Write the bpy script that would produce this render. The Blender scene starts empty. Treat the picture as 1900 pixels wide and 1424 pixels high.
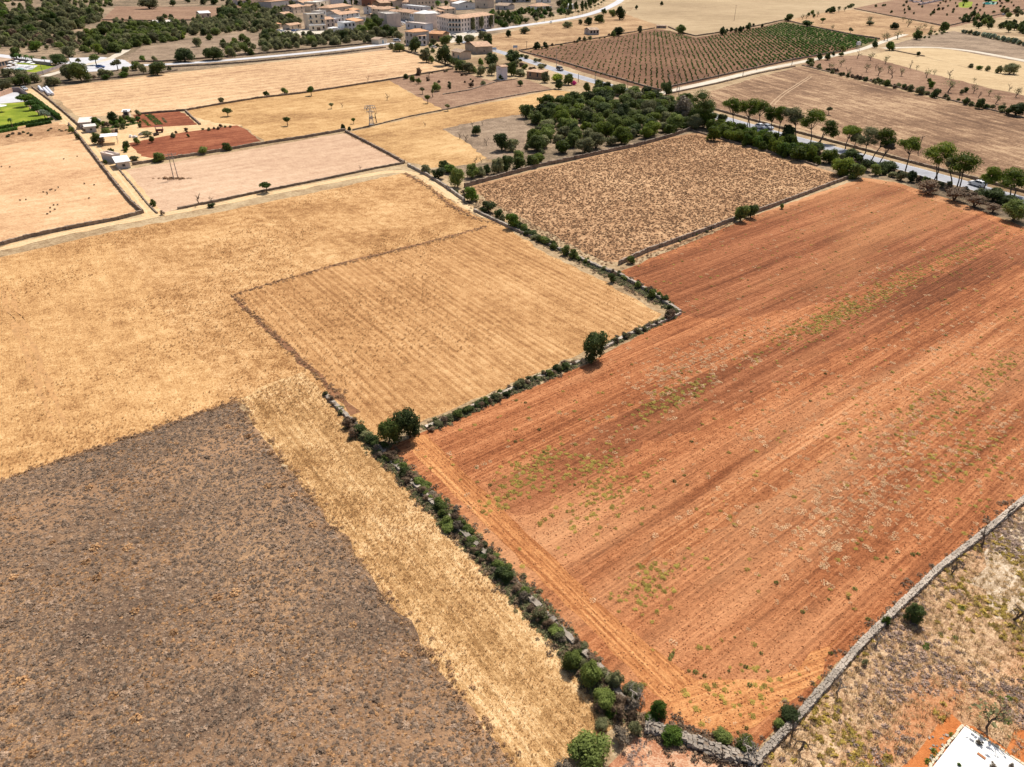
import bpy, math, random
import numpy as np
R = math.radians
sc = bpy.context.scene
C = bpy.data.collections.new("place"); sc.collection.children.link(C)

# ------------------------------------------------------------------ camera, sky, sun
FOC = 1298.0; PITCH = R(31.6); CAMH = 52.0          # focal length in pixels of a 1900 wide picture
cam = bpy.data.objects.new("camera", bpy.data.cameras.new("camera"))
C.objects.link(cam); sc.camera = cam
cam.location = (0, 0, CAMH); cam.rotation_euler = (R(90) - PITCH, 0, 0)
cam.data.sensor_width = 36; cam.data.lens = FOC / 1900 * 36
cam.data.clip_start = 0.5; cam.data.clip_end = 9000

SUN_EL = R(54); SUN_AZ = R(66)                      # azimuth measured from +X towards +Y
w = bpy.data.worlds.new("World"); sc.world = w; w.use_nodes = True
nt = w.node_tree; bg = nt.nodes["Background"]
sky = nt.nodes.new("ShaderNodeTexSky"); sky.sky_type = 'NISHITA'; sky.sun_disc = False
sky.sun_elevation = SUN_EL; sky.sun_rotation = math.pi / 2 - SUN_AZ
sky.altitude = 50; sky.air_density = 1.0; sky.dust_density = 3.0; sky.ozone_density = 0.4
nt.links.new(sky.outputs[0], bg.inputs[0]); bg.inputs[1].default_value = 0.085
sun = bpy.data.objects.new("sun", bpy.data.lights.new("sun", 'SUN')); C.objects.link(sun)
sun.data.energy = 4.4; sun.data.angle = R(0.53); sun.data.color = (1.0, 0.95, 0.87)
sun.location = (100, 350, 500)
sun.rotation_euler = (0, R(90) - SUN_EL, SUN_AZ)   # local -Z leaves the sun towards the ground
sc.view_settings.view_transform = 'Standard'; sc.view_settings.look = 'None'
sc.view_settings.gamma = 1; sc.view_settings.use_curve_mapping = False
sc.view_settings.exposure = 0.32
sc.render.engine = 'CYCLES'
sc.render.resolution_x = 1024; sc.render.resolution_y = 767

# ------------------------------------------------------------------ survey helpers
cp, sp = math.cos(PITCH), math.sin(PITCH)
def P(x, y, h=0.0):
    u = x - 950.0; v = y - 712.0
    t = (CAMH - h) / (v * cp + FOC * sp)
    return (u * t, (FOC * cp - v * sp) * t)
def S(x, y):                                        # pixels per metre at a ground pixel
    return cp * (y + 86.5) / CAMH
def hgt(Y, ytop):                                   # height of a point above ground at distance Y seen in row ytop
    v = ytop - 712.0
    return CAMH - Y * (v * cp + FOC * sp) / (FOC * cp - v * sp)
def PL(pts): return [P(*p) for p in pts]
def W2P(X, Y, h=0.0):
    d = CAMH - h; z = Y * cp + d * sp
    return 950 + FOC * X / z, 712 + FOC * (d * cp - Y * sp) / z

# ------------------------------------------------------------------ mesh helpers
class MB:
    def __init__(s): s.v = []; s.f = []; s.m = []
    def add(s, vs, fs, mi=0):
        o = len(s.v); s.v += [tuple(p) for p in vs]
        for f in fs: s.f.append(tuple(i + o for i in f)); s.m.append(mi)
    def box(s, x0, x1, y0, y1, z0, z1, mi=0):
        s.add([(x0,y0,z0),(x1,y0,z0),(x1,y1,z0),(x0,y1,z0),(x0,y0,z1),(x1,y0,z1),(x1,y1,z1),(x0,y1,z1)],
              [(3,2,1,0),(4,5,6,7),(0,1,5,4),(1,2,6,5),(2,3,7,6),(3,0,4,7)], mi)
    def tube(s, pts, rad, n=5, mi=0):
        o = len(s.v); k = len(pts)
        for i, p in enumerate(pts):
            a = np.array(pts[max(0, i-1)], float); b = np.array(pts[min(k-1, i+1)], float)
            d = b - a; d /= (np.linalg.norm(d) + 1e-9)
            u = np.cross(d, (0.3, 0.9, 0.1)); u /= (np.linalg.norm(u) + 1e-9); w_ = np.cross(d, u)
            for j in range(n):
                t = 2 * math.pi * j / n
                s.v.append(tuple(np.array(p) + rad[i] * (math.cos(t) * u + math.sin(t) * w_)))
        for i in range(k - 1):
            for j in range(n):
                s.f.append((o+i*n+j, o+i*n+(j+1) % n, o+(i+1)*n+(j+1) % n, o+(i+1)*n+j)); s.m.append(mi)
        s.f.append(tuple(o+(k-1)*n+j for j in range(n))); s.m.append(mi)
    def mesh(s, name, mats, tint=None, smooth=False):
        me = bpy.data.meshes.new(name); me.from_pydata(s.v, [], s.f)
        for m in (mats if isinstance(mats, (list, tuple)) else [mats]): me.materials.append(m)
        me.polygons.foreach_set('material_index', s.m)
        if smooth: me.polygons.foreach_set('use_smooth', [True] * len(s.f))
        if tint is not None:
            a = me.attributes.new('tint', 'FLOAT', 'POINT'); a.data.foreach_set('value', tint)
        me.update(); return me
    def build(s, name, mats, parent=None, **kw):
        return link(name, s.mesh(name, mats, **kw), parent)
def link(name, me, parent=None):
    o = bpy.data.objects.new(name, me); C.objects.link(o); o.parent = parent; return o
def tag(o, label=None, cat=None, group=None, kind=None):
    if label: o['label'] = label
    if cat: o['category'] = cat
    if group: o['group'] = group
    if kind: o['kind'] = kind
    return o
def thing(name, label, cat, loc=(0, 0, 0), rz=0, group=None):
    o = bpy.data.objects.new(name, None); C.objects.link(o); o.location = loc; o.rotation_euler = (0, 0, rz)
    o.empty_display_size = 0.5
    return tag(o, label, cat, group)
def copy_tree(o, parent=None):
    c = o.copy(); C.objects.link(c); c.parent = parent
    for ch in o.children: copy_tree(ch, c)
    return c

# ------------------------------------------------------------------ materials
def newmat(name):
    m = bpy.data.materials.new(name); m.use_nodes = True
    return m, m.node_tree, m.node_tree.nodes["Principled BSDF"]
def N(t, kind, **kw):
    n = t.nodes.new(kind)
    for k, v in kw.items(): setattr(n, k, v)
    return n
def setin(t, sock, v):
    if hasattr(v, 'is_linked') or isinstance(v, bpy.types.NodeSocket): t.links.new(v, sock)
    else: sock.default_value = v
def math_(t, op, a, b=None, c=None, clamp=False):
    n = N(t, 'ShaderNodeMath', operation=op); n.use_clamp = clamp
    setin(t, n.inputs[0], a)
    if b is not None: setin(t, n.inputs[1], b)
    if c is not None: setin(t, n.inputs[2], c)
    return n.outputs[0]
def mix_(t, fac, a, b, blend='MIX'):
    n = N(t, 'ShaderNodeMix', data_type='RGBA', blend_type=blend)
    setin(t, n.inputs[0], fac); setin(t, n.inputs[6], a if not isinstance(a, tuple) else (*a[:3], 1))
    setin(t, n.inputs[7], b if not isinstance(b, tuple) else (*b[:3], 1)); return n.outputs[2]
def noise_(t, vec, scale, detail=3, rough=0.55, dist=0.0):
    n = N(t, 'ShaderNodeTexNoise'); setin(t, n.inputs['Vector'], vec)
    n.inputs['Scale'].default_value = scale; n.inputs['Detail'].default_value = detail
    n.inputs['Roughness'].default_value = rough; n.inputs['Distortion'].default_value = dist
    return n.outputs['Fac']
def map_(t, v, a, b, c=0.0, d=1.0):
    n = N(t, 'ShaderNodeMapRange'); setin(t, n.inputs[0], v)
    for i, x in enumerate((a, b, c, d)): n.inputs[i+1].default_value = x
    return n.outputs[0]
def xform(t, vec, rot=0, scale=(1, 1, 1)):
    n = N(t, 'ShaderNodeMapping'); n.vector_type = 'POINT'; setin(t, n.inputs[0], vec)
    # turn the field so that its rows run along local X, then stretch
    r = N(t, 'ShaderNodeVectorRotate', rotation_type='Z_AXIS'); setin(t, r.inputs[0], vec); r.inputs['Angle'].default_value = -rot
    t.links.new(r.outputs[0], n.inputs[0]); n.inputs['Scale'].default_value = scale
    return n.outputs[0]

def field_mat(name, dark, mid, light, angle=0, spacing=0.0, rowamp=0.3, streak=0.5, patch=0.03, patchamp=0.5,
              fine=2.0, fineamp=0.35, spots=None, bump=0.5, contrast=1.0, stretch=10, alt=None, altamt=0.5, altscale=0.012, rutdist=0.15):
    """soil or stubble: patches, streaks along the rows, rows, fine mottling; angle = heading of the rows"""
    m, t, b = newmat(name)
    pos = N(t, 'ShaderNodeNewGeometry').outputs['Position']
    rows = xform(t, pos, R(angle)); fine *= 1.7
    st = xform(t, pos, R(angle), (1.0/stretch, 1, 1))
    n1 = noise_(t, pos, patch, 5, 0.6)
    n2 = noise_(t, st, 0.35, 4, 0.65)
    n3 = noise_(t, pos, fine, 4, 0.7)
    n4 = noise_(t, pos, fine*0.22, 3, 0.6)
    n5 = noise_(t, st, 2.6 if spacing > 0 else 1.6, 3, 0.7)
    tot = math_(t, 'MULTIPLY_ADD', math_(t, 'SUBTRACT', n1, 0.5), 2.2*patchamp, 0.5)
    tot = math_(t, 'MULTIPLY_ADD', math_(t, 'SUBTRACT', n2, 0.5), 1.6*streak, tot)
    tot = math_(t, 'MULTIPLY_ADD', math_(t, 'SUBTRACT', n5, 0.5), 1.2*streak, tot)
    tot = math_(t, 'MULTIPLY_ADD', math_(t, 'SUBTRACT', n3, 0.5), 2.4*fineamp, tot)
    n6 = noise_(t, xform(t, pos, R(angle), (0.5, 1, 1)), fine*2.6, 2, 0.75)
    tot = math_(t, 'MULTIPLY_ADD', math_(t, 'SUBTRACT', n4, 0.5), 2.0*fineamp, tot)
    tot = math_(t, 'MULTIPLY_ADD', math_(t, 'SUBTRACT', n6, 0.5), 2.6*fineamp, tot)
    rowh = None
    if spacing > 0:
        sx = N(t, 'ShaderNodeSeparateXYZ'); t.links.new(rows, sx.inputs[0])
        wob = noise_(t, st, 0.8, 2)
        ph = math_(t, 'MULTIPLY', math_(t, 'MULTIPLY_ADD', wob, rutdist*2, sx.outputs[1]), 2*math.pi/spacing)
        rowh = math_(t, 'SINE', ph)
        gate = map_(t, noise_(t, st, 0.12, 2), 0.35, 0.65, 0.25, 1.0)
        rowh = math_(t, 'MULTIPLY', rowh, gate)
        tot = math_(t, 'MULTIPLY_ADD', rowh, 0.20*rowamp, tot)
    tot = math_(t, 'MULTIPLY_ADD', math_(t, 'SUBTRACT', tot, 0.5), contrast, 0.5, clamp=True)
    cr = N(t, 'ShaderNodeValToRGB'); t.links.new(tot, cr.inputs[0])
    e = cr.color_ramp.elements; e[0].position = 0.12; e[0].color = (*dark, 1); e[1].position = 0.9; e[1].color = (*light, 1)
    k = cr.color_ramp.elements.new(0.5); k.color = (*mid, 1)
    col = cr.outputs[0]
    if alt:
        a = map_(t, noise_(t, xform(t, pos, R(angle), (0.2, 1, 1)), altscale, 4, 0.6), 0.48, 0.6, 0, altamt)
        col = mix_(t, a, col, alt)
    if spots:
        scol, sscale, thr = spots
        vs = N(t, 'ShaderNodeTexVoronoi'); t.links.new(pos, vs.inputs['Vector']); vs.inputs['Scale'].default_value = sscale
        g = noise_(t, pos, sscale*0.15, 2)
        s_ = math_(t, 'LESS_THAN', math_(t, 'SUBTRACT', vs.outputs['Distance'], math_(t, 'MULTIPLY', math_(t, 'SUBTRACT', g, 0.42), 0.9)), thr)
        col = mix_(t, math_(t, 'MULTIPLY', s_, 0.7), col, scol)
    t.links.new(col, b.inputs['Base Color']); b.inputs['Roughness'].default_value = 0.95
    b.inputs['Specular IOR Level'].default_value = 0.12
    h = math_(t, 'ADD', math_(t, 'MULTIPLY', n3, 0.10), math_(t, 'MULTIPLY', n4, 0.18))
    h = math_(t, 'MULTIPLY_ADD', n6, 0.07, h)
    h = math_(t, 'MULTIPLY_ADD', n5, 0.14, h)
    if rowh is not None: h = math_(t, 'MULTIPLY_ADD', rowh, 0.045*rowamp, h)
    bp = N(t, 'ShaderNodeBump'); bp.inputs['Strength'].default_value = bump; bp.inputs['Distance'].default_value = 1.0
    t.links.new(h, bp.inputs['Height']); t.links.new(bp.outputs[0], b.inputs['Normal'])
    return m

def plain(name, col, rough=0.8, var=0.25, scale=1.0, metal=0.0, bump=0.0, bscale=8.0, spec=0.3, objvar=0.0):
    m, t, b = newmat(name)
    tc = N(t, 'ShaderNodeTexCoord').outputs['Object']
    n = noise_(t, tc, scale, 5, 0.65)
    k = map_(t, n, 0.3, 0.7, 1-var, 1+var*0.6)
    if objvar:
        oi = N(t, 'ShaderNodeObjectInfo').outputs['Random']
        k = math_(t, 'MULTIPLY', k, map_(t, oi, 0, 1, 1-objvar, 1+objvar))
    vm = N(t, 'ShaderNodeVectorMath', operation='SCALE'); vm.inputs[0].default_value = col; t.links.new(k, vm.inputs['Scale'])
    t.links.new(vm.outputs[0], b.inputs['Base Color'])
    b.inputs['Roughness'].default_value = rough; b.inputs['Metallic'].default_value = metal
    b.inputs['Specular IOR Level'].default_value = spec
    if bump:
        bp = N(t, 'ShaderNodeBump'); bp.inputs['Strength'].default_value = bump; bp.inputs['Distance'].default_value = 0.1
        t.links.new(noise_(t, tc, bscale, 4, 0.7), bp.inputs['Height']); t.links.new(bp.outputs[0], b.inputs['Normal'])
    return m

def leaf_mat(name, a, b_, hue=0.28, trans=0.38):
    """foliage: leaf tint from the mesh, tone from plant to plant"""
    m, t, b = newmat(name)
    tint = N(t, 'ShaderNodeAttribute'); tint.attribute_name = 'tint'
    oi = N(t, 'ShaderNodeObjectInfo').outputs['Random']
    f = math_(t, 'MULTIPLY_ADD', math_(t, 'SUBTRACT', oi, 0.5), 0.5, tint.outputs['Fac'], clamp=True)
    col = mix_(t, f, a, b_)
    k = map_(t, oi, 0, 1, 1-hue, 1+hue)
    vm = N(t, 'ShaderNodeVectorMath', operation='SCALE'); t.links.new(col, vm.inputs[0]); t.links.new(k, vm.inputs['Scale'])
    t.links.new(vm.outputs[0], b.inputs['Base Color']); b.inputs['Roughness'].default_value = 0.75
    b.inputs['Specular IOR Level'].default_value = 0.2
    out = t.nodes["Material Output"]
    tr = N(t, 'ShaderNodeBsdfTranslucent'); t.links.new(vm.outputs[0], tr.inputs[0])
    ms = N(t, 'ShaderNodeMixShader'); ms.inputs[0].default_value = trans
    t.links.new(b.outputs[0], ms.inputs[1]); t.links.new(tr.outputs[0], ms.inputs[2]); t.links.new(ms.outputs[0], out.inputs[0])
    return m

LM = dict(
    green=leaf_mat('leaf_green', (0.078, 0.104, 0.022), (0.210, 0.250, 0.062)),
    dark=leaf_mat('leaf_dark_green', (0.042, 0.060, 0.018), (0.110, 0.145, 0.042)),
    olive=leaf_mat('leaf_olive', (0.125, 0.126, 0.055), (0.280, 0.275, 0.130)),
    bright=leaf_mat('leaf_bright_green', (0.060, 0.110, 0.014), (0.150, 0.220, 0.030)),
    pine=leaf_mat('leaf_pine', (0.060, 0.090, 0.010), (0.190, 0.230, 0.028)),
    yellow=leaf_mat('leaf_yellow_green', (0.20, 0.26, 0.02), (0.40, 0.45, 0.03)),
    brown=leaf_mat('leaf_dry_brown', (0.120, 0.078, 0.048), (0.250, 0.170, 0.105), trans=0.2),
    grey=leaf_mat('leaf_grey', (0.130, 0.100, 0.070), (0.260, 0.210, 0.150), trans=0.15),
    pale=leaf_mat('leaf_pale_flowering', (0.16, 0.22, 0.13), (0.42, 0.46, 0.34)),
    pink=leaf_mat('leaf_magenta_flowers', (0.35, 0.02, 0.12), (0.60, 0.06, 0.25)),
    garden=leaf_mat('leaf_garden', (0.045, 0.100, 0.015), (0.115, 0.210, 0.038)),
)
BARK = plain('bark', (0.13, 0.095, 0.07), 0.9, 0.4, 3, bump=0.4)
GREYBARK = plain('weathered_grey_wood', (0.34, 0.29, 0.24), 0.9, 0.35, 3, bump=0.4)

# ------------------------------------------------------------------ foliage prototypes
def quads(cent, nor, size, rng, aspect=0.6):
    n = len(cent)
    r = rng.normal(size=(n, 3)); u = np.cross(nor, r); u /= np.linalg.norm(u, axis=1)[:, None] + 1e-9
    v = np.cross(nor, u)
    a = u * size[:, None]; b = v * (size * aspect)[:, None]
    V = np.stack([cent - a - b*0.4, cent + a*0.2 - b, cent + a + b*0.3, cent - a*0.1 + b], 1).reshape(-1, 3)
    F = np.arange(4*n).reshape(-1, 4)
    return V, F
def icos(rng):
    t = (1 + 5**0.5)/2
    v = np.array([(-1,t,0),(1,t,0),(-1,-t,0),(1,-t,0),(0,-1,t),(0,1,t),(0,-1,-t),(0,1,-t),(t,0,-1),(t,0,1),(-t,0,-1),(-t,0,1)], float)
    v /= np.linalg.norm(v[0])
    f = [(0,11,5),(0,5,1),(0,1,7),(0,7,10),(0,10,11),(1,5,9),(5,11,4),(11,10,2),(10,7,6),(7,1,8),(3,9,4),(3,4,2),(3,2,6),(3,6,8),(3,8,9),(4,9,5),(2,4,11),(6,2,10),(8,6,7),(9,8,1)]
    return v, f
def foliage(seed, lobes, nleaf, leaf, squash=0.8, core=0.72, fuzz=0.12, mb=None, mi=0):
    """lobes: list of (x,y,z,r). Returns vertices, faces, tint of many leaf-sized faces over the lobes"""
    rng = np.random.default_rng(seed)
    L = np.array(lobes, float); area = L[:, 3]**2; area /= area.sum()
    idx = rng.choice(len(L), size=int(nleaf*1.6), p=area)
    d = rng.normal(size=(len(idx), 3)); d[:, 2] += 0.25; d /= np.linalg.norm(d, axis=1)[:, None]
    rr = L[idx, 3] * (1 + rng.normal(size=len(idx)) * fuzz)
    # knobbly surface
    rr *= 1 + 0.10*np.sin(d[:, 0]*7 + idx) * np.cos(d[:, 1]*6 + idx*2)
    c = L[idx, :3] + d * rr[:, None] * np.array([1, 1, squash])
    keep = np.ones(len(idx), bool)
    for j in range(len(L)):
        q = (c - L[j, :3]) / np.array([1, 1, squash]); keep &= ~((np.linalg.norm(q, axis=1) < 0.82*L[j, 3]) & (idx != j))
    c, d, idx = c[keep][:nleaf], d[keep][:nleaf], idx[keep][:nleaf]
    nor = d + rng.normal(size=d.shape)*0.55; nor /= np.linalg.norm(nor, axis=1)[:, None]
    V, F = quads(c, nor, leaf*rng.uniform(0.6, 1.4, len(c)), rng)
    lt = rng.uniform(0.15, 0.75, len(L))
    tint = np.repeat(np.clip(lt[idx] + rng.normal(size=len(idx))*0.22, 0, 1), 4)
    V = list(map(tuple, V)); F = [tuple(f) for f in F.tolist()]; T = tint.tolist()
    iv, if_ = icos(rng)
    for j in range(len(L)):
        o = len(V)
        vv = iv*rng.uniform(0.85, 1.1, (12, 1))*L[j, 3]*core*np.array([1, 1, squash]) + L[j, :3]
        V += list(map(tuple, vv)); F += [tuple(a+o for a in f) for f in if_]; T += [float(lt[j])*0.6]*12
    return V, F, T
def bush_mesh(seed, nleaf, leaf, k=7, upright=0.0, loose=0.0):
    """unit bush: radius 1, height 2, standing on z=0"""
    rng = np.random.default_rng(seed)
    lobes = [(0, 0, 0.95, 0.62)]
    for i in range(k):
        a = 2*math.pi*i/k + rng.uniform(-0.4, 0.4); r = rng.uniform(0.35, 0.62 + loose)
        lobes.append((math.cos(a)*r, math.sin(a)*r, rng.uniform(0.45, 1.35 + upright*0.3), rng.uniform(0.26, 0.5)))
    for i in range(3):
        lobes.append((rng.uniform(-0.35, 0.35), rng.uniform(-0.35, 0.35), rng.uniform(1.25, 1.6), rng.uniform(0.28, 0.42)))
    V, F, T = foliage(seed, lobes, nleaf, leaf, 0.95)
    V = np.array(V)
    ext = np.percentile(np.linalg.norm(V[:, :2], axis=1), 97); V[:, :2] /= ext
    z1 = np.percentile(V[:, 2], 99); V[:, 2] *= 2.0/z1; V[:, 2] = np.maximum(V[:, 2], 0.0)
    mb = MB(); mb.v = [tuple(p) for p in V]; mb.f = F; mb.m = [0]*len(F)
    for i in range(4):
        a = rng.uniform(0, 6.28); mb.tube([(0, 0, -0.05), (math.cos(a)*0.15, math.sin(a)*0.15, 0.6), (math.cos(a)*0.4, math.sin(a)*0.4, 1.1)], [0.07, 0.05, 0.02], 4, 1)
    T = T + [0.3]*(len(mb.v)-len(T))
    return mb.mesh('bush', [LM['green'], BARK], tint=T)
HI = [bush_mesh(10+i, 2600, 0.060, 8) for i in range(5)]
MID = [bush_mesh(30+i, 1100, 0.095, 7) for i in range(6)]
LO = [bush_mesh(50+i, 420, 0.15, 6) for i in range(6)]
SCR = [bush_mesh(70+i, 750, 0.055, 6, loose=0.2) for i in range(3)]     # twiggy

rnd = random.Random(7)
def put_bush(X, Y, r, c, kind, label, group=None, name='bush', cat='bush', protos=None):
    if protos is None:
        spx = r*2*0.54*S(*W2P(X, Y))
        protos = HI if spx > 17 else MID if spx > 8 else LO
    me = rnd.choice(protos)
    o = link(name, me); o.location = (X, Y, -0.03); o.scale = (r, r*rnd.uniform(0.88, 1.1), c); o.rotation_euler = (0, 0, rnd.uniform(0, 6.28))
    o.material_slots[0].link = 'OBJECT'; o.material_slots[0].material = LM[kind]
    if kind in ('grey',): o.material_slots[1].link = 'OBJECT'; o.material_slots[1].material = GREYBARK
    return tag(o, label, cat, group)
def boxed(x0, y0, x1, y1):
    """ground place, radius and half height of a round crown that fills this outline"""
    cx, cy = (x0+x1)/2, (y0+y1)/2
    c = 1.0
    for _ in range(4):
        X, Y = P(cx, cy, c); Z = Y*cp + (CAMH-c)*sp; s = FOC/Z
        r = (x1-x0)/2/s
        th = math.atan2(CAMH-c, Y); k = 1/math.cos(th-PITCH)
        hy = (y1-y0)/2/(s*k)
        q = hy*hy - (r*math.sin(th))**2
        c = math.sqrt(max(q, 0))/math.cos(th)
        c = min(max(c, 0.5*r), 1.08*r)
    return X, Y, r, c
def bx(x0, y0, x1, y1, kind, label, group=None, name='bush', cat='bush', protos=None):
    X, Y, r, c = boxed(x0, y0, x1, y1)
    return put_bush(X, Y, r, c, kind, label, group, name, cat, protos)

def crown_mesh(seed, nleaf, leaf, flat=0.8, k=6):
    rng = np.random.default_rng(seed)
    lobes = []
    for i in range(k):
        a = 2*math.pi*i/k + rng.uniform(-0.5, 0.5); r = rng.uniform(0.3, 0.62)
        lobes.append((math.cos(a)*r, math.sin(a)*r, rng.uniform(-0.4, 0.35)*flat, rng.uniform(0.28, 0.46)))
    lobes += [(rng.uniform(-.2, .2), rng.uniform(-.2, .2), 0.45*flat, 0.45), (0, 0, 0, 0.45)]
    V, F, T = foliage(seed, lobes, nleaf, leaf, flat, core=0.62, fuzz=0.16)
    V = np.array(V); ext = np.percentile(np.linalg.norm(V[:, :2], axis=1), 97); V[:, :2] /= ext
    mb = MB(); mb.v = [tuple(p) for p in V]; mb.f = F; mb.m = [0]*len(F)
    return mb.mesh('crown', [LM['green']], tint=T)
CR = [crown_mesh(100+i, 700, 0.12) for i in range(5)]
def trunk_mesh(seed, n=4):
    rng = np.random.default_rng(seed); mb = MB()
    top = (rng.uniform(-.08, .08), rng.uniform(-.08, .08), 0.55)
    mb.tube([(0, 0, -0.05), (rng.uniform(-.04, .04), rng.uniform(-.04, .04), 0.25), top], [0.05, 0.036, 0.03], 6)
    for i in range(n):
        a = 2*math.pi*i/n + rng.uniform(-.4, .4); r = rng.uniform(.12, .25)
        mb.tube([top, (top[0]+math.cos(a)*r*.6, top[1]+math.sin(a)*r*.6, .72), (top[0]+math.cos(a)*r, top[1]+math.sin(a)*r, .9)], [0.026, 0.018, 0.006], 4)
    return mb.mesh('trunk', BARK)
TR = [trunk_mesh(120+i) for i in range(4)]
def tree(bxp, byp, ytop, wpx, kind, label, group=None, name='tree', cat='tree', stem=0.35):
    """a tree with a clear stem: ground pixel, row of its top, crown width in pixels"""
    X, Y = P(bxp, byp); s = S(bxp, byp); h = max(1.2, hgt(Y, ytop)); r = wpx/2/s
    t = thing(name, label, cat, (X, Y, 0), rnd.uniform(0, 6.28), group)
    a = link('trunk', rnd.choice(TR), t); a.scale = (h*1.1, h*1.1, h)
    z0 = h*stem; hc = (h - z0)/2
    b = link('crown', rnd.choice(CR), t); b.location = (0, 0, z0 + hc); b.scale = (r, r*rnd.uniform(.85, 1.1), hc/0.85)
    b.material_slots[0].link = 'OBJECT'; b.material_slots[0].material = LM[kind]
    return t
def bare_mesh(seed, levels=4, spread=0.55, thick=0.05):
    rng = np.random.default_rng(seed); mb = MB()
    def grow(p, d, L, r, lv):
        q = p + d*L*0.5 + rng.normal(size=3)*L*0.07; e = p + d*L + rng.normal(size=3)*L*0.10
        mb.tube([tuple(p), tuple(q), tuple(e)], [r, r*0.8, r*0.6], 4 if lv > 1 else 3)
        if lv == 0: return
        for i in range(3 if lv > 1 else 3):
            nd = d + rng.normal(size=3)*spread; nd[2] = nd[2]*0.8 + 0.18; nd /= np.linalg.norm(nd)
            grow(q if i == 2 else e, nd, L*rng.uniform(0.55, 0.8), r*0.55, lv-1)
    grow(np.array([0, 0, -0.02]), np.array([rng.uniform(-.25, .25), rng.uniform(-.25, .25), 1.0]), 0.30, thick, levels)
    V = np.array(mb.v); V[:, 2] /= V[:, 2].max(); mb.v = [tuple(p) for p in V]
    return mb.mesh('branches', BARK)
BARE = [bare_mesh(140+i) for i in range(5)]
DEAD = [bare_mesh(150+i, 4, 0.8, 0.045) for i in range(3)]
def bare(bxp, byp, ytop, label, group=None, leaves=None, wood=None, name='bare_tree', cat='bare tree', protos=None, wide=1.0):
    X, Y = P(bxp, byp); h = max(0.8, hgt(Y, ytop))
    if leaves is None and wood is None:
        o = link(name, rnd.choice(protos or BARE)); o.location = (X, Y, 0); o.scale = (h*wide, h*wide, h); o.rotation_euler = (0, 0, rnd.uniform(0, 6.28))
        return tag(o, label, cat, group)
    t = thing(name, label, cat, (X, Y, 0), rnd.uniform(0, 6.28), group)
    o = link('branches', rnd.choice(protos or BARE), t); o.scale = (h*wide, h*wide, h)
    if wood: o.material_slots[0].link = 'OBJECT'; o.material_slots[0].material = wood
    if leaves:
        me = rnd.choice(THIN)
        b = link('crown', me, t); b.location = (0, 0, h*.66); b.scale = (h*.42, h*.42, h*.36)
        b.material_slots[0].link = 'OBJECT'; b.material_slots[0].material = LM[leaves]
    return t
def thin_mesh(seed):
    rng = np.random.default_rng(seed); c = rng.normal(size=(110, 3))*0.45
    V, F = quads(c, rng.normal(size=c.shape), 0.10*rng.uniform(.6, 1.4, 110), rng)
    nn = np.random.default_rng(seed+1).uniform(0, 1, len(V)).tolist()
    mb = MB(); mb.v = [tuple(p) for p in V]; mb.f = [tuple(f) for f in F.tolist()]; mb.m = [0]*len(F)
    return mb.mesh('crown', [LM['olive']], tint=nn)
THIN = [thin_mesh(160+i) for i in range(3)]

# ------------------------------------------------------------------ ground cover: one object, instanced tufts
def inpoly(pts, poly):
    x, y = pts[:, 0], pts[:, 1]; r = np.zeros(len(pts), bool); n = len(poly)
    for i in range(n):
        x0, y0 = poly[i]; x1, y1 = poly[(i+1) % n]
        c = ((y0 > y) != (y1 > y)); xi = (x1-x0)*(y-y0)/((y1-y0) + 1e-12) + x0
        r ^= c & (x < xi)
    return r
def spread(poly, n, rng, far=None, margin=1.12):
    """n random ground points in a world polygon, thinning with distance beyond far"""
    A = np.array(poly); lo, hi = A.min(0), A.max(0); out = []
    got = 0; guard = 0
    while got < n and guard < 200:
        q = rng.uniform(lo, hi, (n*2, 2)); q = q[inpoly(q, poly)]
        if far: q = q[rng.uniform(size=len(q)) < np.minimum(1, (far/np.maximum(q[:, 1], 1))**2)]
        q = q[np.abs(q[:, 0]) < (q[:, 1]*0.78 + 24)*margin]
        q = q[q[:, 1] > 22]
        out.append(q); got += len(q); guard += 1
    return np.concatenate(out)[:n]
def clumped(pts, rng, scale, thr, seed):
    """keep the points that fall in patches"""
    ph = np.random.default_rng(seed).uniform(0, 6.28, 8); k = np.random.default_rng(seed+1).normal(size=(8, 2))/scale
    f = sum(np.sin(pts @ k[i] + ph[i]) for i in range(8))/2.0
    return pts[f + rng.normal(size=len(pts))*0.35 > thr]
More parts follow.
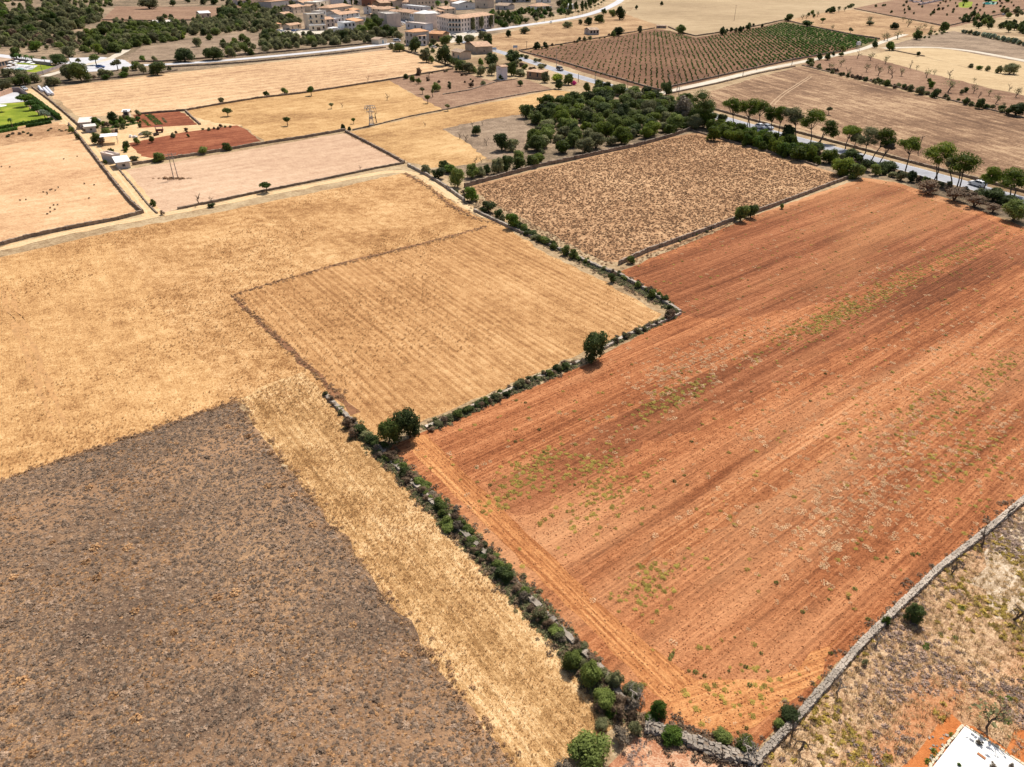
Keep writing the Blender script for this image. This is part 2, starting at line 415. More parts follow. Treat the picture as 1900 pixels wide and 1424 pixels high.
def scatter(name, label, cat, src, pts, smin, smax, mat, rng, z=0.02, tilt=0.12, zs=1.0):
    V, F, T = src; V = [tuple(p) for p in V]; n = len(pts)
    allv = V + [(float(a), float(b), z) for a, b in pts]
    me = bpy.data.meshes.new(name); me.from_pydata(allv, [], F); me.materials.append(mat)
    ns = len(V)
    a = me.attributes.new('tint', 'FLOAT', 'POINT'); a.data.foreach_set('value', list(T) + [0.5]*n)
    a = me.attributes.new('plant', 'BOOLEAN', 'POINT'); a.data.foreach_set('value', [True]*ns + [False]*n)
    s = rng.uniform(smin, smax, n) if np.isscalar(smin) else smin
    sv = np.zeros((ns+n, 3)); sv[ns:] = np.stack([s, s, s*zs*rng.uniform(.75, 1.25, n)], 1)
    a = me.attributes.new('size', 'FLOAT_VECTOR', 'POINT'); a.data.foreach_set('vector', sv.ravel())
    rv = np.zeros((ns+n, 3)); rv[ns:] = np.stack([rng.normal(size=n)*tilt, rng.normal(size=n)*tilt, rng.uniform(0, 6.28, n)], 1)
    a = me.attributes.new('turn', 'FLOAT_VECTOR', 'POINT'); a.data.foreach_set('vector', rv.ravel())
    me.update(); o = link(name, me)
    g = bpy.data.node_groups.new(name, 'GeometryNodeTree')
    g.interface.new_socket('Geometry', in_out='INPUT', socket_type='NodeSocketGeometry')
    g.interface.new_socket('Geometry', in_out='OUTPUT', socket_type='NodeSocketGeometry')
    gi = g.nodes.new('NodeGroupInput'); go = g.nodes.new('NodeGroupOutput')
    def attr(nm, ty):
        x = g.nodes.new('GeometryNodeInputNamedAttribute'); x.data_type = ty; x.inputs['Name'].default_value = nm
        return next(s_ for s_ in x.outputs if s_.enabled and s_.name == 'Attribute')
    sep = g.nodes.new('GeometryNodeSeparateGeometry'); sep.domain = 'POINT'
    inst = g.nodes.new('GeometryNodeInstanceOnPoints')
    g.links.new(gi.outputs[0], sep.inputs['Geometry']); g.links.new(attr('plant', 'BOOLEAN'), sep.inputs['Selection'])
    g.links.new(sep.outputs['Selection'], inst.inputs['Instance']); g.links.new(sep.outputs['Inverted'], inst.inputs['Points'])
    g.links.new(attr('size', 'FLOAT_VECTOR'), inst.inputs['Scale'])
    g.links.new(attr('turn', 'FLOAT_VECTOR'), inst.inputs['Rotation'])
    g.links.new(inst.outputs[0], go.inputs[0])
    md = o.modifiers.new('cover', 'NODES'); md.node_group = g
    return tag(o, label, cat, kind='stuff')
def grass_src(seed, n=16, wide=0.05, lean=0.6, spread_=0.35):
    rng = np.random.default_rng(seed); V = []; F = []; T = []
    for i in range(n):
        a = rng.uniform(0, 6.28); r0 = rng.uniform(0, spread_); x, y = math.cos(a)*r0, math.sin(a)*r0
        h = rng.uniform(.5, 1.0); l = rng.uniform(0, lean); b = a + rng.normal()*0.6
        px_, py_ = -math.sin(b)*wide, math.cos(b)*wide; o = len(V)
        V += [(x-px_, y-py_, 0), (x+px_, y+py_, 0), (x+math.cos(b)*l+px_*.4, y+math.sin(b)*l+py_*.4, h), (x+math.cos(b)*l-px_*.4, y+math.sin(b)*l-py_*.4, h*.95)]
        F.append((o, o+1, o+2, o+3)); t_ = rng.uniform(0, 1); T += [t_]*4
    return V, F, T
def blob_src(seed, n=40, leaf=0.22, flat=0.8):
    rng = np.random.default_rng(seed); d = rng.normal(size=(n, 3)); d[:, 2] = np.abs(d[:, 2]); d /= np.linalg.norm(d, axis=1)[:, None]
    c = d*rng.uniform(.55, 1.0, (n, 1))*np.array([1, 1, flat]); nor = d*.4 + np.array([0, 0, .9]) + rng.normal(size=d.shape)*.55; nor /= np.linalg.norm(nor, axis=1)[:, None]
    V, F = quads(c, nor, leaf*rng.uniform(.6, 1.4, n), rng)
    return [tuple(p) for p in V], [tuple(f) for f in F.tolist()], np.repeat(rng.uniform(0, 1, n), 4).tolist()
def rosette_src(seed, n=30, leaf=0.3):
    rng = np.random.default_rng(seed); r = np.sqrt(rng.uniform(0, 1, n)); t = rng.uniform(0, 6.28, n)
    c = np.stack([r*np.cos(t), r*np.sin(t), .12 + .25*(1-r)], 1); nor = np.array([0, 0, 1.]) + rng.normal(size=(n, 3))*.28; nor /= np.linalg.norm(nor, axis=1)[:, None]
    V, F = quads(c, nor, leaf*rng.uniform(.6, 1.3, n), rng, .5)
    return [tuple(p) for p in V], [tuple(f) for f in F.tolist()], np.repeat(rng.uniform(0, 1, n), 4).tolist()
def clod_src(seed):
    rng = np.random.default_rng(seed); v, f = icos(rng); v = v*rng.uniform(.7, 1.15, (12, 1))*np.array([1, .8, .6])
    return [tuple(p) for p in v], f, [0.5]*12
# ================================================================== THE GROUND AND THE FIELDS
rngG = np.random.default_rng(5)
def rough_edge(poly, step, jit, seed=0):
    rng = np.random.default_rng(seed); out = []
    n = len(poly)
    for i in range(n):
        a = np.array(poly[i], float); b = np.array(poly[(i+1) % n], float); L = np.linalg.norm(b-a)
        k = max(1, int(L/step)); nr = np.array([-(b-a)[1], (b-a)[0]])/(L+1e-9)
        for j in range(k):
            p = a + (b-a)*j/k
            if j: p = p + nr*rng.normal()*jit
            out.append((p[0], p[1]))
    return out
def area2(p): return sum(p[i][0]*p[(i+1) % len(p)][1]-p[(i+1) % len(p)][0]*p[i][1] for i in range(len(p)))
placed = []                                        # outlines already laid, with their level
def level_for(poly):
    """4 mm above the highest sheet this outline lies on"""
    A = np.array(poly, float); lo, hi = A.min(0), A.max(0)
    q = np.random.default_rng(1).uniform(lo, hi, (1500, 2)); q = q[inpoly(q, poly)]; q = np.concatenate([q, A]); lv = 0
    for pp, l_, lo2, hi2 in placed:
        if l_ < lv or (lo2 > hi).any() or (hi2 < lo).any(): continue
        if inpoly(q, pp).any() or inpoly(np.array(pp), poly).any(): lv = l_
    placed.append((poly, lv+1, lo, hi)); return (lv+1)*0.004
def field(name, px, mat, jit=0.3, step=1.6, world=False, kind='structure', label=None):
    w_ = px if world else PL(px)
    if area2(w_) < 0: w_ = w_[::-1]
    far = max(p[1] for p in w_)
    st = max(step, far/120)
    w_ = rough_edge(w_, st, jit, len(name)+len(px))
    z = level_for(w_)
    mb = MB(); mb.v = [(x, y, z) for x, y in w_]; mb.f = [tuple(range(len(w_)))]; mb.m = [0]
    o = mb.build(name, mat); o['kind'] = kind
    if label: o['label'] = label
    return o

g_dry = field_mat('dry_ground', (0.20, 0.125, 0.065), (0.36, 0.25, 0.14), (0.50, 0.38, 0.23), patch=0.02, patchamp=0.8, fine=0.7, fineamp=0.5, streak=0.1)
mb = MB(); E_ = 7000
mb.add([(-E_, -600, 0), (E_, -600, 0), (E_, E_*1.2, 0), (-E_, E_*1.2, 0)], [(0, 1, 2, 3)])
mb.build('ground', g_dry)['kind'] = 'structure'

m_straw = field_mat('golden_straw', (0.23, 0.108, 0.038), (0.455, 0.248, 0.100), (0.62, 0.395, 0.19), angle=-53, streak=0.25, patch=0.05, patchamp=0.55, fine=1.3, fineamp=0.55, contrast=1.1, bump=0.6)
m_strawL = field_mat('golden_straw_left', (0.27, 0.130, 0.048), (0.49, 0.275, 0.112), (0.65, 0.42, 0.20), angle=-56, streak=0.30, patch=0.04, patchamp=0.45, fine=1.1, fineamp=0.48, bump=0.5)
m_stub = field_mat('orange_stubble', (0.22, 0.100, 0.036), (0.43, 0.228, 0.092), (0.60, 0.365, 0.172), angle=-54, spacing=1.25, rowamp=0.7, rutdist=0.3, streak=0.45, patch=0.04, patchamp=0.35, fine=1.6, fineamp=0.42, bump=0.6, stretch=14)
m_strip = field_mat('mown_strip', (0.25, 0.130, 0.048), (0.48, 0.280, 0.118), (0.70, 0.49, 0.26), angle=-53, spacing=0.9, rowamp=0.6, rutdist=0.3, streak=0.6, patch=0.07, patchamp=0.65, fine=2.2, fineamp=0.5, bump=0.7, stretch=16)
m_scrub = field_mat('dark_scrub_soil', (0.095, 0.060, 0.040), (0.185, 0.120, 0.078), (0.44, 0.265, 0.140), angle=35, patch=0.05, patchamp=0.6, fine=3.0, fineamp=0.55, streak=0.25, bump=0.9, alt=(0.44, 0.25, 0.13), altamt=0.5, altscale=0.05, stretch=5)
m_orange = field_mat('ploughed_orange_soil', (0.165, 0.052, 0.020), (0.345, 0.124, 0.048), (0.54, 0.232, 0.100), angle=38.2, spacing=0.5, rowamp=0.42, rutdist=0.4, streak=0.95, patch=0.03, patchamp=0.25, fine=3.0, fineamp=0.36, bump=0.9, stretch=30,
                     alt=(0.60, 0.32, 0.155), altamt=0.55, altscale=0.035)
m_head = field_mat('ploughed_headland', (0.28, 0.098, 0.033), (0.48, 0.205, 0.075), (0.64, 0.325, 0.130), angle=-54, spacing=0.5, rowamp=0.6, rutdist=0.4, streak=0.9, patch=0.08, patchamp=0.3, fine=2.6, fineamp=0.35, bump=0.7, stretch=22)
m_red = field_mat('red_garden_soil', (0.12, 0.034, 0.016), (0.225, 0.066, 0.030), (0.36, 0.135, 0.065), angle=35, spacing=0.9, rowamp=0.5, streak=0.6, patch=0.08, fine=1.4, stretch=14)
m_pink = field_mat('pinkish_stubble', (0.34, 0.20, 0.125), (0.51, 0.335, 0.215), (0.64, 0.46, 0.31), angle=40, spacing=1.3, rowamp=0.7, streak=0.35, patch=0.02, patchamp=0.3, fine=1.0, fineamp=0.35, stretch=16)
m_pale = field_mat('pale_stubble', (0.28, 0.150, 0.078), (0.53, 0.335, 0.180), (0.68, 0.48, 0.28), angle=46, spacing=7.5, rowamp=0.55, rutdist=1.5, streak=0.5, patch=0.012, patchamp=0.4, fine=0.6, fineamp=0.45, stretch=18)
m_paleL = field_mat('pale_left_field', (0.36, 0.190, 0.095), (0.57, 0.350, 0.185), (0.70, 0.50, 0.30), angle=35, streak=0.35, patch=0.03, patchamp=0.45, fine=0.9, fineamp=0.38)
m_yell = field_mat('yellow_stubble', (0.25, 0.130, 0.050), (0.46, 0.270, 0.112), (0.61, 0.405, 0.195), angle=45, streak=0.4, patch=0.03, patchamp=0.6, fine=0.6, fineamp=0.4)
m_brown = field_mat('brown_fallow', (0.14, 0.076, 0.046), (0.25, 0.145, 0.090), (0.38, 0.245, 0.155), angle=25, streak=0.35, patch=0.03, patchamp=0.4, fine=0.7, fineamp=0.5)
m_fallow = field_mat('grey_fallow', (0.13, 0.090, 0.060), (0.25, 0.175, 0.115), (0.38, 0.28, 0.19), patch=0.05, patchamp=0.6, fine=0.7, fineamp=0.5, streak=0.2)
m_tuss = field_mat('tussock_soil', (0.22, 0.115, 0.055), (0.40, 0.230, 0.118), (0.57, 0.365, 0.20), angle=38, streak=0.3, patch=0.03, patchamp=0.55, fine=1.1, fineamp=0.6)
m_brownR = field_mat('brown_stubble_right', (0.115, 0.062, 0.034), (0.235, 0.135, 0.075), (0.45, 0.30, 0.175), angle=-78, streak=0.9, patch=0.025, patchamp=0.7, fine=0.6, fineamp=0.45, stretch=16)
m_vine = field_mat('vineyard_soil', (0.090, 0.040, 0.022), (0.165, 0.083, 0.042), (0.25, 0.135, 0.078), angle=38, streak=0.2, patch=0.02, patchamp=0.5, fine=0.6, fineamp=0.5)
m_tan = field_mat('tan_stubble', (0.24, 0.165, 0.090), (0.37, 0.265, 0.150), (0.48, 0.36, 0.22), angle=10, streak=0.5, patch=0.008, patchamp=0.5, fine=0.25, fineamp=0.3, stretch=18)
m_orch = field_mat('orchard_soil', (0.13, 0.068, 0.038), (0.24, 0.135, 0.080), (0.37, 0.235, 0.145), angle=-50, streak=0.5, patch=0.02, patchamp=0.4, fine=0.5, fineamp=0.4)
m_strawR = field_mat('straw_band_right', (0.32, 0.21, 0.11), (0.48, 0.345, 0.19), (0.60, 0.46, 0.27), angle=-58, streak=0.4, patch=0.02, patchamp=0.3, fine=0.6, fineamp=0.3)
m_brush = field_mat('dry_brush_soil', (0.25, 0.140, 0.075), (0.45, 0.285, 0.160), (0.64, 0.46, 0.28), angle=38, streak=0.15, patch=0.07, patchamp=0.8, fine=2.2, fineamp=0.6, bump=0.7, alt=(0.50, 0.17, 0.055), altamt=0.5, altscale=0.12)
m_soilO = field_mat('bare_orange_soil', (0.36, 0.11, 0.030), (0.50, 0.17, 0.052), (0.60, 0.25, 0.09), patch=0.3, fine=5, fineamp=0.35, streak=0)
m_white = field_mat('white_lime_slab', (0.78, 0.75, 0.68), (0.84, 0.82, 0.77), (0.87, 0.86, 0.83), patch=0.6, patchamp=0.4, fine=6, fineamp=0.3, streak=0, bump=0.2)
m_sand = field_mat('sandy_track', (0.44, 0.27, 0.130), (0.60, 0.40, 0.210), (0.72, 0.53, 0.31), patch=0.2, patchamp=0.4, fine=1.5, fineamp=0.4, streak=0.1)
m_gravel = field_mat('pale_gravel', (0.42, 0.35, 0.26), (0.56, 0.49, 0.39), (0.66, 0.60, 0.50), patch=0.1, patchamp=0.4, fine=1.0, fineamp=0.35, streak=0.0)
m_lawn = field_mat('lawn_grass', (0.11, 0.15, 0.012), (0.20, 0.245, 0.018), (0.36, 0.35, 0.05), patch=0.09, patchamp=0.9, fine=1.0, fineamp=0.25, streak=0)
m_asph = field_mat('sunbleached_asphalt', (0.25, 0.25, 0.27), (0.33, 0.33, 0.355), (0.40, 0.40, 0.43), patch=0.15, patchamp=0.5, fine=1.5, fineamp=0.3, streak=0, bump=0.2)
m_conc = field_mat('pale_concrete', (0.42, 0.41, 0.42), (0.52, 0.51, 0.52), (0.60, 0.59, 0.60), patch=0.1, patchamp=0.5, fine=1.0, fineamp=0.3, streak=0, bump=0.15)
m_paint = plain('road_paint', (0.75, 0.75, 0.73), 0.6, 0.2, 2)

# far ground first, near fields last
m_floor = field_mat('woodland_floor', (0.10, 0.072, 0.045), (0.20, 0.145, 0.090), (0.40, 0.28, 0.18), patch=0.02, patchamp=0.8, fine=0.5, fineamp=0.6, streak=0.1)
field('wooded_ground', [(-500, 210), (-500, -30), (700, -45), (1000, -40), (1100, 5), (930, 60), (700, 95), (300, 135), (110, 165), (0, 240)], m_floor, 2)
field('tan_field', [(1163, 26), (1200, -5), (1700, -30), (1650, 5), (1560, 18), (1500, 28), (1450, 40), (1400, 47), (1331, 60), (1291, 66), (1243, 50), (1190, 38)], m_tan, 0.6)
field('upper_field', [(1150, 14), (1190, -12), (1300, -20), (1360, -6), (1210, 13)], m_tan, 0.6)
m_mead = field_mat('dry_meadow_grass', (0.17, 0.092, 0.042), (0.35, 0.21, 0.105), (0.52, 0.35, 0.19), angle=20, streak=0.3, patch=0.03, patchamp=0.6, fine=0.5, fineamp=0.5)
field('meadow', [(915, 66), (1000, 48), (1100, 33), (1150, 15), (1165, 28), (1200, 40), (1240, 54), (1180, 62), (1137, 70), (1050, 84), (963, 97), (900, 88)], m_mead, 0.6)
field('red_strip_field', [(186, 40), (215, 12), (300, 13), (400, 12), (460, 10), (560, 0), (560, 12), (430, 30), (400, 35), (300, 38), (190, 41)], m_brown, 0.6)
field('dry_meadow', [(235, 105), (262, 88), (330, 76), (440, 64), (480, 66), (480, 100), (430, 108), (300, 115), (245, 118)], m_fallow, 0.6)
field('orchard_field', [(1640, 4), (1720, -12), (1960, -30), (1990, 5), (1760, 52), (1716, 42), (1580, 17)], m_orch, 0.6)
field('almond_meadow', [(1458, 40), (1500, 28), (1580, 18), (1716, 43), (1760, 53), (1700, 68), (1640, 75), (1590, 68), (1520, 52)], m_mead, 0.6)
field('tan_field', [(1830, 42), (1880, 33), (2050, 20), (2100, 50), (1900, 58), (1850, 45)], m_tan, 0.5)
field('fallow_field', [(1640, 88), (1700, 70), (1770, 58), (1790, 62), (1900, 84), (2100, 128), (2100, 165), (1900, 120), (1760, 90), (1690, 87)], m_fallow, 0.6)
field('fallow_field', [(1655, 96), (1690, 89), (1760, 92), (1900, 116), (2100, 165), (2100, 205), (1900, 148), (1800, 127), (1715, 105)], m_strawR, 0.5)
field('straw_field', [(1600, 105), (1655, 94), (1715, 106), (1800, 128), (1900, 148), (2100, 205), (2100, 235), (1900, 178), (1800, 155), (1700, 130)], m_strawR, 0.5)
field('almond_field', [(1487, 120), (1560, 104), (1605, 103), (1700, 131), (1800, 156), (1900, 178), (2100, 235), (2100, 290), (1900, 216), (1760, 186), (1600, 148)], m_orch, 0.5)
field('vineyard_ground', [(965, 97), (1137, 69), (1182, 61), (1215, 54), (1243, 57), (1291, 70), (1331, 63), (1420, 48), (1455, 39), (1530, 55), (1635, 73), (1600, 88), (1571, 96), (1470, 114), (1407, 127), (1251, 164), (1213, 171), (1104, 141)], m_vine, 0.4)
field('vineyard_ground', [(1455, 41), (1480, 44), (1632, 74), (1600, 90), (1560, 88), (1500, 78), (1440, 68), (1421, 62), (1421, 50)], field_mat('weedy_vineyard_soil', (0.085, 0.062, 0.026), (0.14, 0.095, 0.045), (0.19, 0.17, 0.06), patch=0.04, patchamp=0.9, fine=0.6, fineamp=0.6, streak=0.2), 0.5)
field('brown_field', [(1340, 205), (1290, 178), (1400, 145), (1487, 123), (1600, 152), (1760, 188), (1900, 220), (2200, 300), (2250, 470), (1900, 346), (1700, 300), (1500, 245)], m_brownR, 0.5)
field('pale_field', [(101, 162), (200, 150), (303, 138), (480, 119), (600, 106), (722, 92), (745, 94), (841, 127), (722, 149), (601, 168), (480, 183), (345, 205), (255, 212), (157, 218), (140, 214), (98, 178)], m_pale, 0.4)
field('yellow_field', [(340, 206), (480, 183), (601, 168), (722, 150), (822, 203), (700, 232), (640, 241), (490, 264), (450, 234), (370, 228)], m_yell, 0.4)
field('fallow_field', [(722, 150), (745, 145), (841, 130), (908, 150), (976, 148), (1027, 166), (822, 205)], m_brown, 0.4)
field('yellow_field', [(645, 246), (700, 234), (822, 206), (930, 187), (1027, 167), (1070, 172), (1110, 182), (1060, 192), (975, 212), (820, 240), (862, 262), (905, 292), (880, 305), (800, 312), (760, 302)], m_yell, 0.4)
field('fallow_field', [(820, 240), (900, 222), (970, 212), (1010, 235), (990, 300), (905, 296), (862, 262)], m_fallow, 0.4)
field('wood_floor', [(965, 214), (1010, 195), (1090, 178), (1180, 168), (1290, 195), (1340, 215), (1330, 236), (1240, 256), (1120, 280), (1000, 310), (930, 326), (870, 340), (790, 315), (880, 306), (960, 296), (985, 240)], m_floor, 0.4)
field('wood_floor', [(1290, 195), (1340, 218), (1500, 262), (1700, 322), (1900, 384), (2150, 470), (2150, 545), (1900, 415), (1800, 385), (1660, 335), (1570, 330), (1500, 305), (1420, 280), (1290, 245)], m_floor, 0.4)
field('pale_field', [(-700, 330), (-300, 278), (0, 238), (110, 226), (135, 232), (200, 312), (268, 392), (130, 420), (0, 456), (-300, 535), (-700, 650)], m_paleL, 0.3)
field('weedy_edge', [(-150, 285), (-60, 250), (0, 240), (108, 228), (133, 236), (139, 249), (95, 254), (60, 262), (0, 272)], m_tuss, 0.8)
field('pink_field', [(228, 316), (430, 283), (640, 247), (745, 302), (700, 312), (620, 328), (480, 355), (330, 388), (292, 398)], m_pink, 0.25)
field('garden_ground', [(190, 250), (240, 222), (330, 205), (350, 215), (400, 228), (450, 232), (300, 296), (215, 305), (188, 280)], m_sand, 0.3)
field('red_field', [(238, 266), (280, 258), (340, 246), (440, 233), (455, 240), (484, 262), (400, 280), (300, 296), (262, 290)], m_red, 0.3)
field('garden_plot', [(246, 214), (330, 205), (345, 213), (365, 232), (330, 234), (262, 238)], m_red, 0.2)
field('lawn', [(-150, 262), (-150, 205), (0, 193), (45, 190), (60, 205), (98, 222), (0, 243)], m_lawn, 0.2)
field('villa_terrace', [(-150, 205), (-40, 172), (30, 168), (52, 188), (0, 193)], m_conc, 0.1)
field('lawn', [(20, 117), (60, 117), (95, 122), (122, 122), (80, 137), (40, 132), (20, 128)], m_lawn, 0.2)
field('pool_terrace', [(5, 125), (28, 119), (70, 122), (60, 129), (30, 132), (8, 133)], m_conc, 0.1)
field('golden_field', [(-700, 690), (-300, 570), (0, 478), (200, 432), (400, 395), (620, 350), (745, 322), (790, 338), (840, 375), (885, 402), (925, 412), (1010, 468), (1110, 518), (1228, 583), (1215, 600), (1130, 632), (1060, 665), (900, 735), (790, 778), (700, 822),
    (437, 745), (0, 892), (-300, 1000), (-700, 1180)], m_straw, 0.25)
field('golden_field', [(-700, 700), (-300, 578), (0, 484), (190, 440), (205, 448), (300, 570), (430, 742), (0, 888), (-300, 995), (-700, 1160)], m_strawL, 0.5)
field('stubble_field', [(432, 548), (520, 520), (620, 492), (780, 452), (905, 420), (930, 422), (1010, 475), (1110, 525), (1218, 584), (1205, 598), (1050, 666), (900, 730), (785, 778), (700, 806), (640, 742), (560, 670), (480, 595)], m_stub, 0.25)
field('mown_strip', [(440, 742), (500, 712), (560, 690), (640, 760), (705, 832), (890, 1025), (1070, 1215), (1168, 1335), (1080, 1385), (990, 1440), (930, 1500), (700, 1090), (560, 905)], m_strip, 0.3)
field('scrub_field', [(-700, 1190), (-300, 1000), (0, 893), (200, 826), (436, 745), (470, 790), (560, 905), (700, 1088), (830, 1262), (945, 1418), (1060, 1570), (1060, 1700), (-700, 1700)], m_scrub, 0.25)
field('tussock_field', [(872, 346), (950, 326), (1050, 302), (1180, 272), (1240, 256), (1290, 246), (1345, 262), (1420, 282), (1520, 312), (1572, 330), (1480, 368), (1400, 396), (1280, 445), (1160, 488), (1120, 485), (1040, 445), (960, 400), (900, 372)], m_tuss, 0.3)
field('ploughed_field', [(712, 836), (800, 796), (1070, 684), (1180, 626), (1262, 584), (1200, 538), (1148, 506), (1280, 450), (1400, 400), (1500, 365), (1600, 330), (1660, 338), (1780, 376), (1900, 422), (2300, 590), (2350, 640), (2100, 752), (1899, 925), (1740, 1055), (1590, 1190), (1480, 1318), (1440, 1352), (1400, 1395), (1330, 1388), (1240, 1352), (1180, 1318), (1070, 1195), (960, 1085), (855, 975), (770, 890)], m_orange, 0.15)
m_orangeD = field_mat('ploughed_damp_soil', (0.120, 0.039, 0.016), (0.255, 0.089, 0.036), (0.42, 0.170, 0.076), angle=38.2, spacing=0.5, rowamp=0.42, rutdist=0.4, streak=0.95, patch=0.03, patchamp=0.3, fine=3.0, fineamp=0.36, bump=0.9, stretch=30, alt=(0.50, 0.24, 0.10), altamt=0.4, altscale=0.035)
m_orangeL = field_mat('ploughed_dry_soil', (0.22, 0.074, 0.028), (0.42, 0.166, 0.066), (0.61, 0.300, 0.140), angle=38.2, spacing=0.5, rowamp=0.42, rutdist=0.4, streak=0.9, patch=0.03, patchamp=0.3, fine=3.0, fineamp=0.34, bump=0.9, stretch=30)
field('ploughed_band', [(1262, 716), (1442, 638), (1631, 556), (1895, 436), (2200, 560), (2100, 560), (1900, 488), (1720, 572), (1563, 650), (1400, 735), (1262, 802), (1100, 885), (960, 958), (905, 905), (1000, 850), (1120, 785)], m_orangeD, 0.5)
field('ploughed_band', [(1165, 505), (1300, 452), (1400, 406), (1600, 336), (1660, 345), (1880, 425), (1760, 480), (1640, 522), (1520, 562), (1400, 590), (1290, 590), (1262, 582), (1205, 540)], m_orangeD, 0.6)
field('ploughed_band', [(1410, 860), (1563, 745), (1720, 660), (1900, 560), (2200, 640), (1900, 640), (1700, 745), (1560, 835), (1420, 930), (1250, 1040), (1160, 1060), (1300, 935)], m_orangeL, 0.5)
field('ploughed_headland', [(760, 812), (792, 806), (870, 885), (960, 972), (1100, 1110), (1200, 1195), (1290, 1262), (1262, 1310), (1215, 1290), (1120, 1190), (1010, 1085), (900, 975), (830, 905), (770, 845)], m_head, 0.12)
field('ploughed_headland', [(1225, 1296), (1290, 1262), (1420, 1262), (1560, 1180), (1500, 1275), (1400, 1350), (1330, 1364), (1262, 1336)],
      field_mat('ploughed_corner', (0.28, 0.098, 0.033), (0.48, 0.205, 0.075), (0.64, 0.325, 0.130), angle=20, spacing=0.5, rowamp=0.45, rutdist=0.5, streak=0.8, patch=0.08, patchamp=0.3, fine=2.6, fineamp=0.35, bump=0.7, stretch=22), 0.2)
field('brush_ground', [(1405, 1412), (1480, 1330), (1600, 1190), (1745, 1058), (1900, 930), (2100, 760), (2300, 640), (3200, 1100), (3200, 1900), (1020, 1900), (1150, 1375), (1200, 1352), (1275, 1372)], m_brush, 0.2)
field('dirt_yard', [(1180, 1366), (1300, 1388), (1400, 1416), (1340, 1560), (1060, 1600), (1130, 1420)],
      field_mat('orange_dry_soil', (0.30, 0.12, 0.06), (0.46, 0.215, 0.115), (0.62, 0.42, 0.27), patch=0.25, patchamp=0.8, fine=3.5, fineamp=0.5, streak=0), 0.25)
field('dry_streak', [(1790, 1080), (1840, 1010), (1910, 945), (2060, 860), (2060, 1010), (1905, 1120), (1850, 1150), (1830, 1095)],
      field_mat('pale_dry_grass', (0.36, 0.25, 0.15), (0.55, 0.43, 0.30), (0.72, 0.62, 0.50), angle=38, spacing=1.1, rowamp=0.5, streak=0.7, patch=0.1, patchamp=0.5, fine=2.0, fineamp=0.5), 0.8)
field('bare_soil', [(1765, 1325), (1790, 1348), (1760, 1385), (1728, 1430), (1700, 1480), (1620, 1500), (1672, 1424), (1720, 1372)], m_soilO, 0.12)
field('bare_soil', [(1883, 1355), (1960, 1340), (1990, 1440), (1905, 1432), (1868, 1390)], m_soilO, 0.2)
field('bare_soil', [(1790, 1346), (1806, 1348), (1905, 1418), (1898, 1432), (1800, 1362)], m_soilO, 0.06)

# ------------------------------------------------------------------ roads and tracks
def ribbon(name, px, width, mat, jit=0.0, z=None, world=None, label=None):
    p = np.array(world if world is not None else PL(px), float)
    q = [p[0]]
    for i in range(len(p)-1):                       # resample
        L = np.linalg.norm(p[i+1]-p[i]); k = max(1, int(L/max(2.5, p[i][1]/60)))
        for j in range(1, k+1): q.append(p[i] + (p[i+1]-p[i])*j/k)
    q = np.array(q)
    for _ in range(6): q[1:-1] = (q[:-2] + 2*q[1:-1] + q[2:])/4
    d = np.gradient(q, axis=0); d /= np.linalg.norm(d, axis=1)[:, None]; nn = np.stack([-d[:, 1], d[:, 0]], 1)
    if z is None: z = level_for([tuple(v) for v in (q+nn*width/2)] + [tuple(v) for v in (q-nn*width/2)][::-1])
    rng = np.random.default_rng(len(px or world)+3)
    mb = MB(); k = len(q)
    wl = width/2 + rng.normal(size=k)*jit; wr = width/2 + rng.normal(size=k)*jit
    mb.v = [(*(q[i]+nn[i]*wl[i]), z) for i in range(k)] + [(*(q[i]-nn[i]*wr[i]), z) for i in range(k)]
    mb.f = [(i, k+i, k+i+1, i+1) for i in range(k-1)]; mb.m = [0]*(k-1)
    o = mb.build(name, mat); o['kind'] = 'structure'
    if label: o['label'] = label
    return q, nn, z
def lines(q, nn, offs, z, w_=0.15, dash=None):
    mb = MB()
    for off in offs:
        c = q + nn*off; s = 0; on = True
        for i in range(len(c)-1):
            L = np.linalg.norm(c[i+1]-c[i])
            if dash and off == 0 and int(s/dash) % 2: s += L; continue
            s += L; a, b = c[i], c[i+1]
            n0, n1 = nn[i]*w_/2, nn[i+1]*w_/2
            mb.add([(*(a+n0), z+.004), (*(a-n0), z+.004), (*(b-n1), z+.004), (*(b+n1), z+.004)], [(0, 1, 2, 3)])
    o = mb.build('road_marking', m_paint); o['kind'] = 'structure'
ROAD = [(835, 72), (880, 84), (930, 97), (965, 108), (1040, 133), (1104, 152), (1213, 182), (1320, 214), (1430, 246), (1560, 281), (1700, 317), (1800, 345), (1900, 373), (2100, 430), (2400, 520)]
q, nn, z = ribbon('country_road', ROAD, 6.6, m_asph); lines(q, nn, (-2.9, 2.9), z, 0.14); RQ = q
q, nn, z = ribbon('village_road', [(-250, 92), (-60, 97), (0, 103), (60, 112), (130, 117), (190, 122), (250, 122), (303, 121), (400, 114), (480, 107), (600, 96), (700, 84), (735, 80)], 7.5, m_conc); lines(q, nn, (0,), z, 0.2, 9)
field('road_plaza', [(128, 108), (190, 106), (232, 112), (246, 122), (215, 130), (160, 134), (135, 126)], m_conc, 0.1)
ribbon('side_lane', [(82, 142), (110, 134), (140, 125), (200, 112), (228, 97), (236, 92)], 5.0, m_gravel, 0.2)
q, nn, z = ribbon('ring_road', [(800, 75), (835, 64), (880, 60), (915, 56), (960, 49), (1040, 38), (1090, 28), (1125, 16), (1148, 4), (1160, -8), (1150, -25)], 9.5, m_conc); lines(q, nn, (0,), z, 0.2, 8)
ribbon('village_street', [(738, 36), (760, 44), (785, 56), (815, 60), (835, 66), (850, 70)], 7, m_asph)
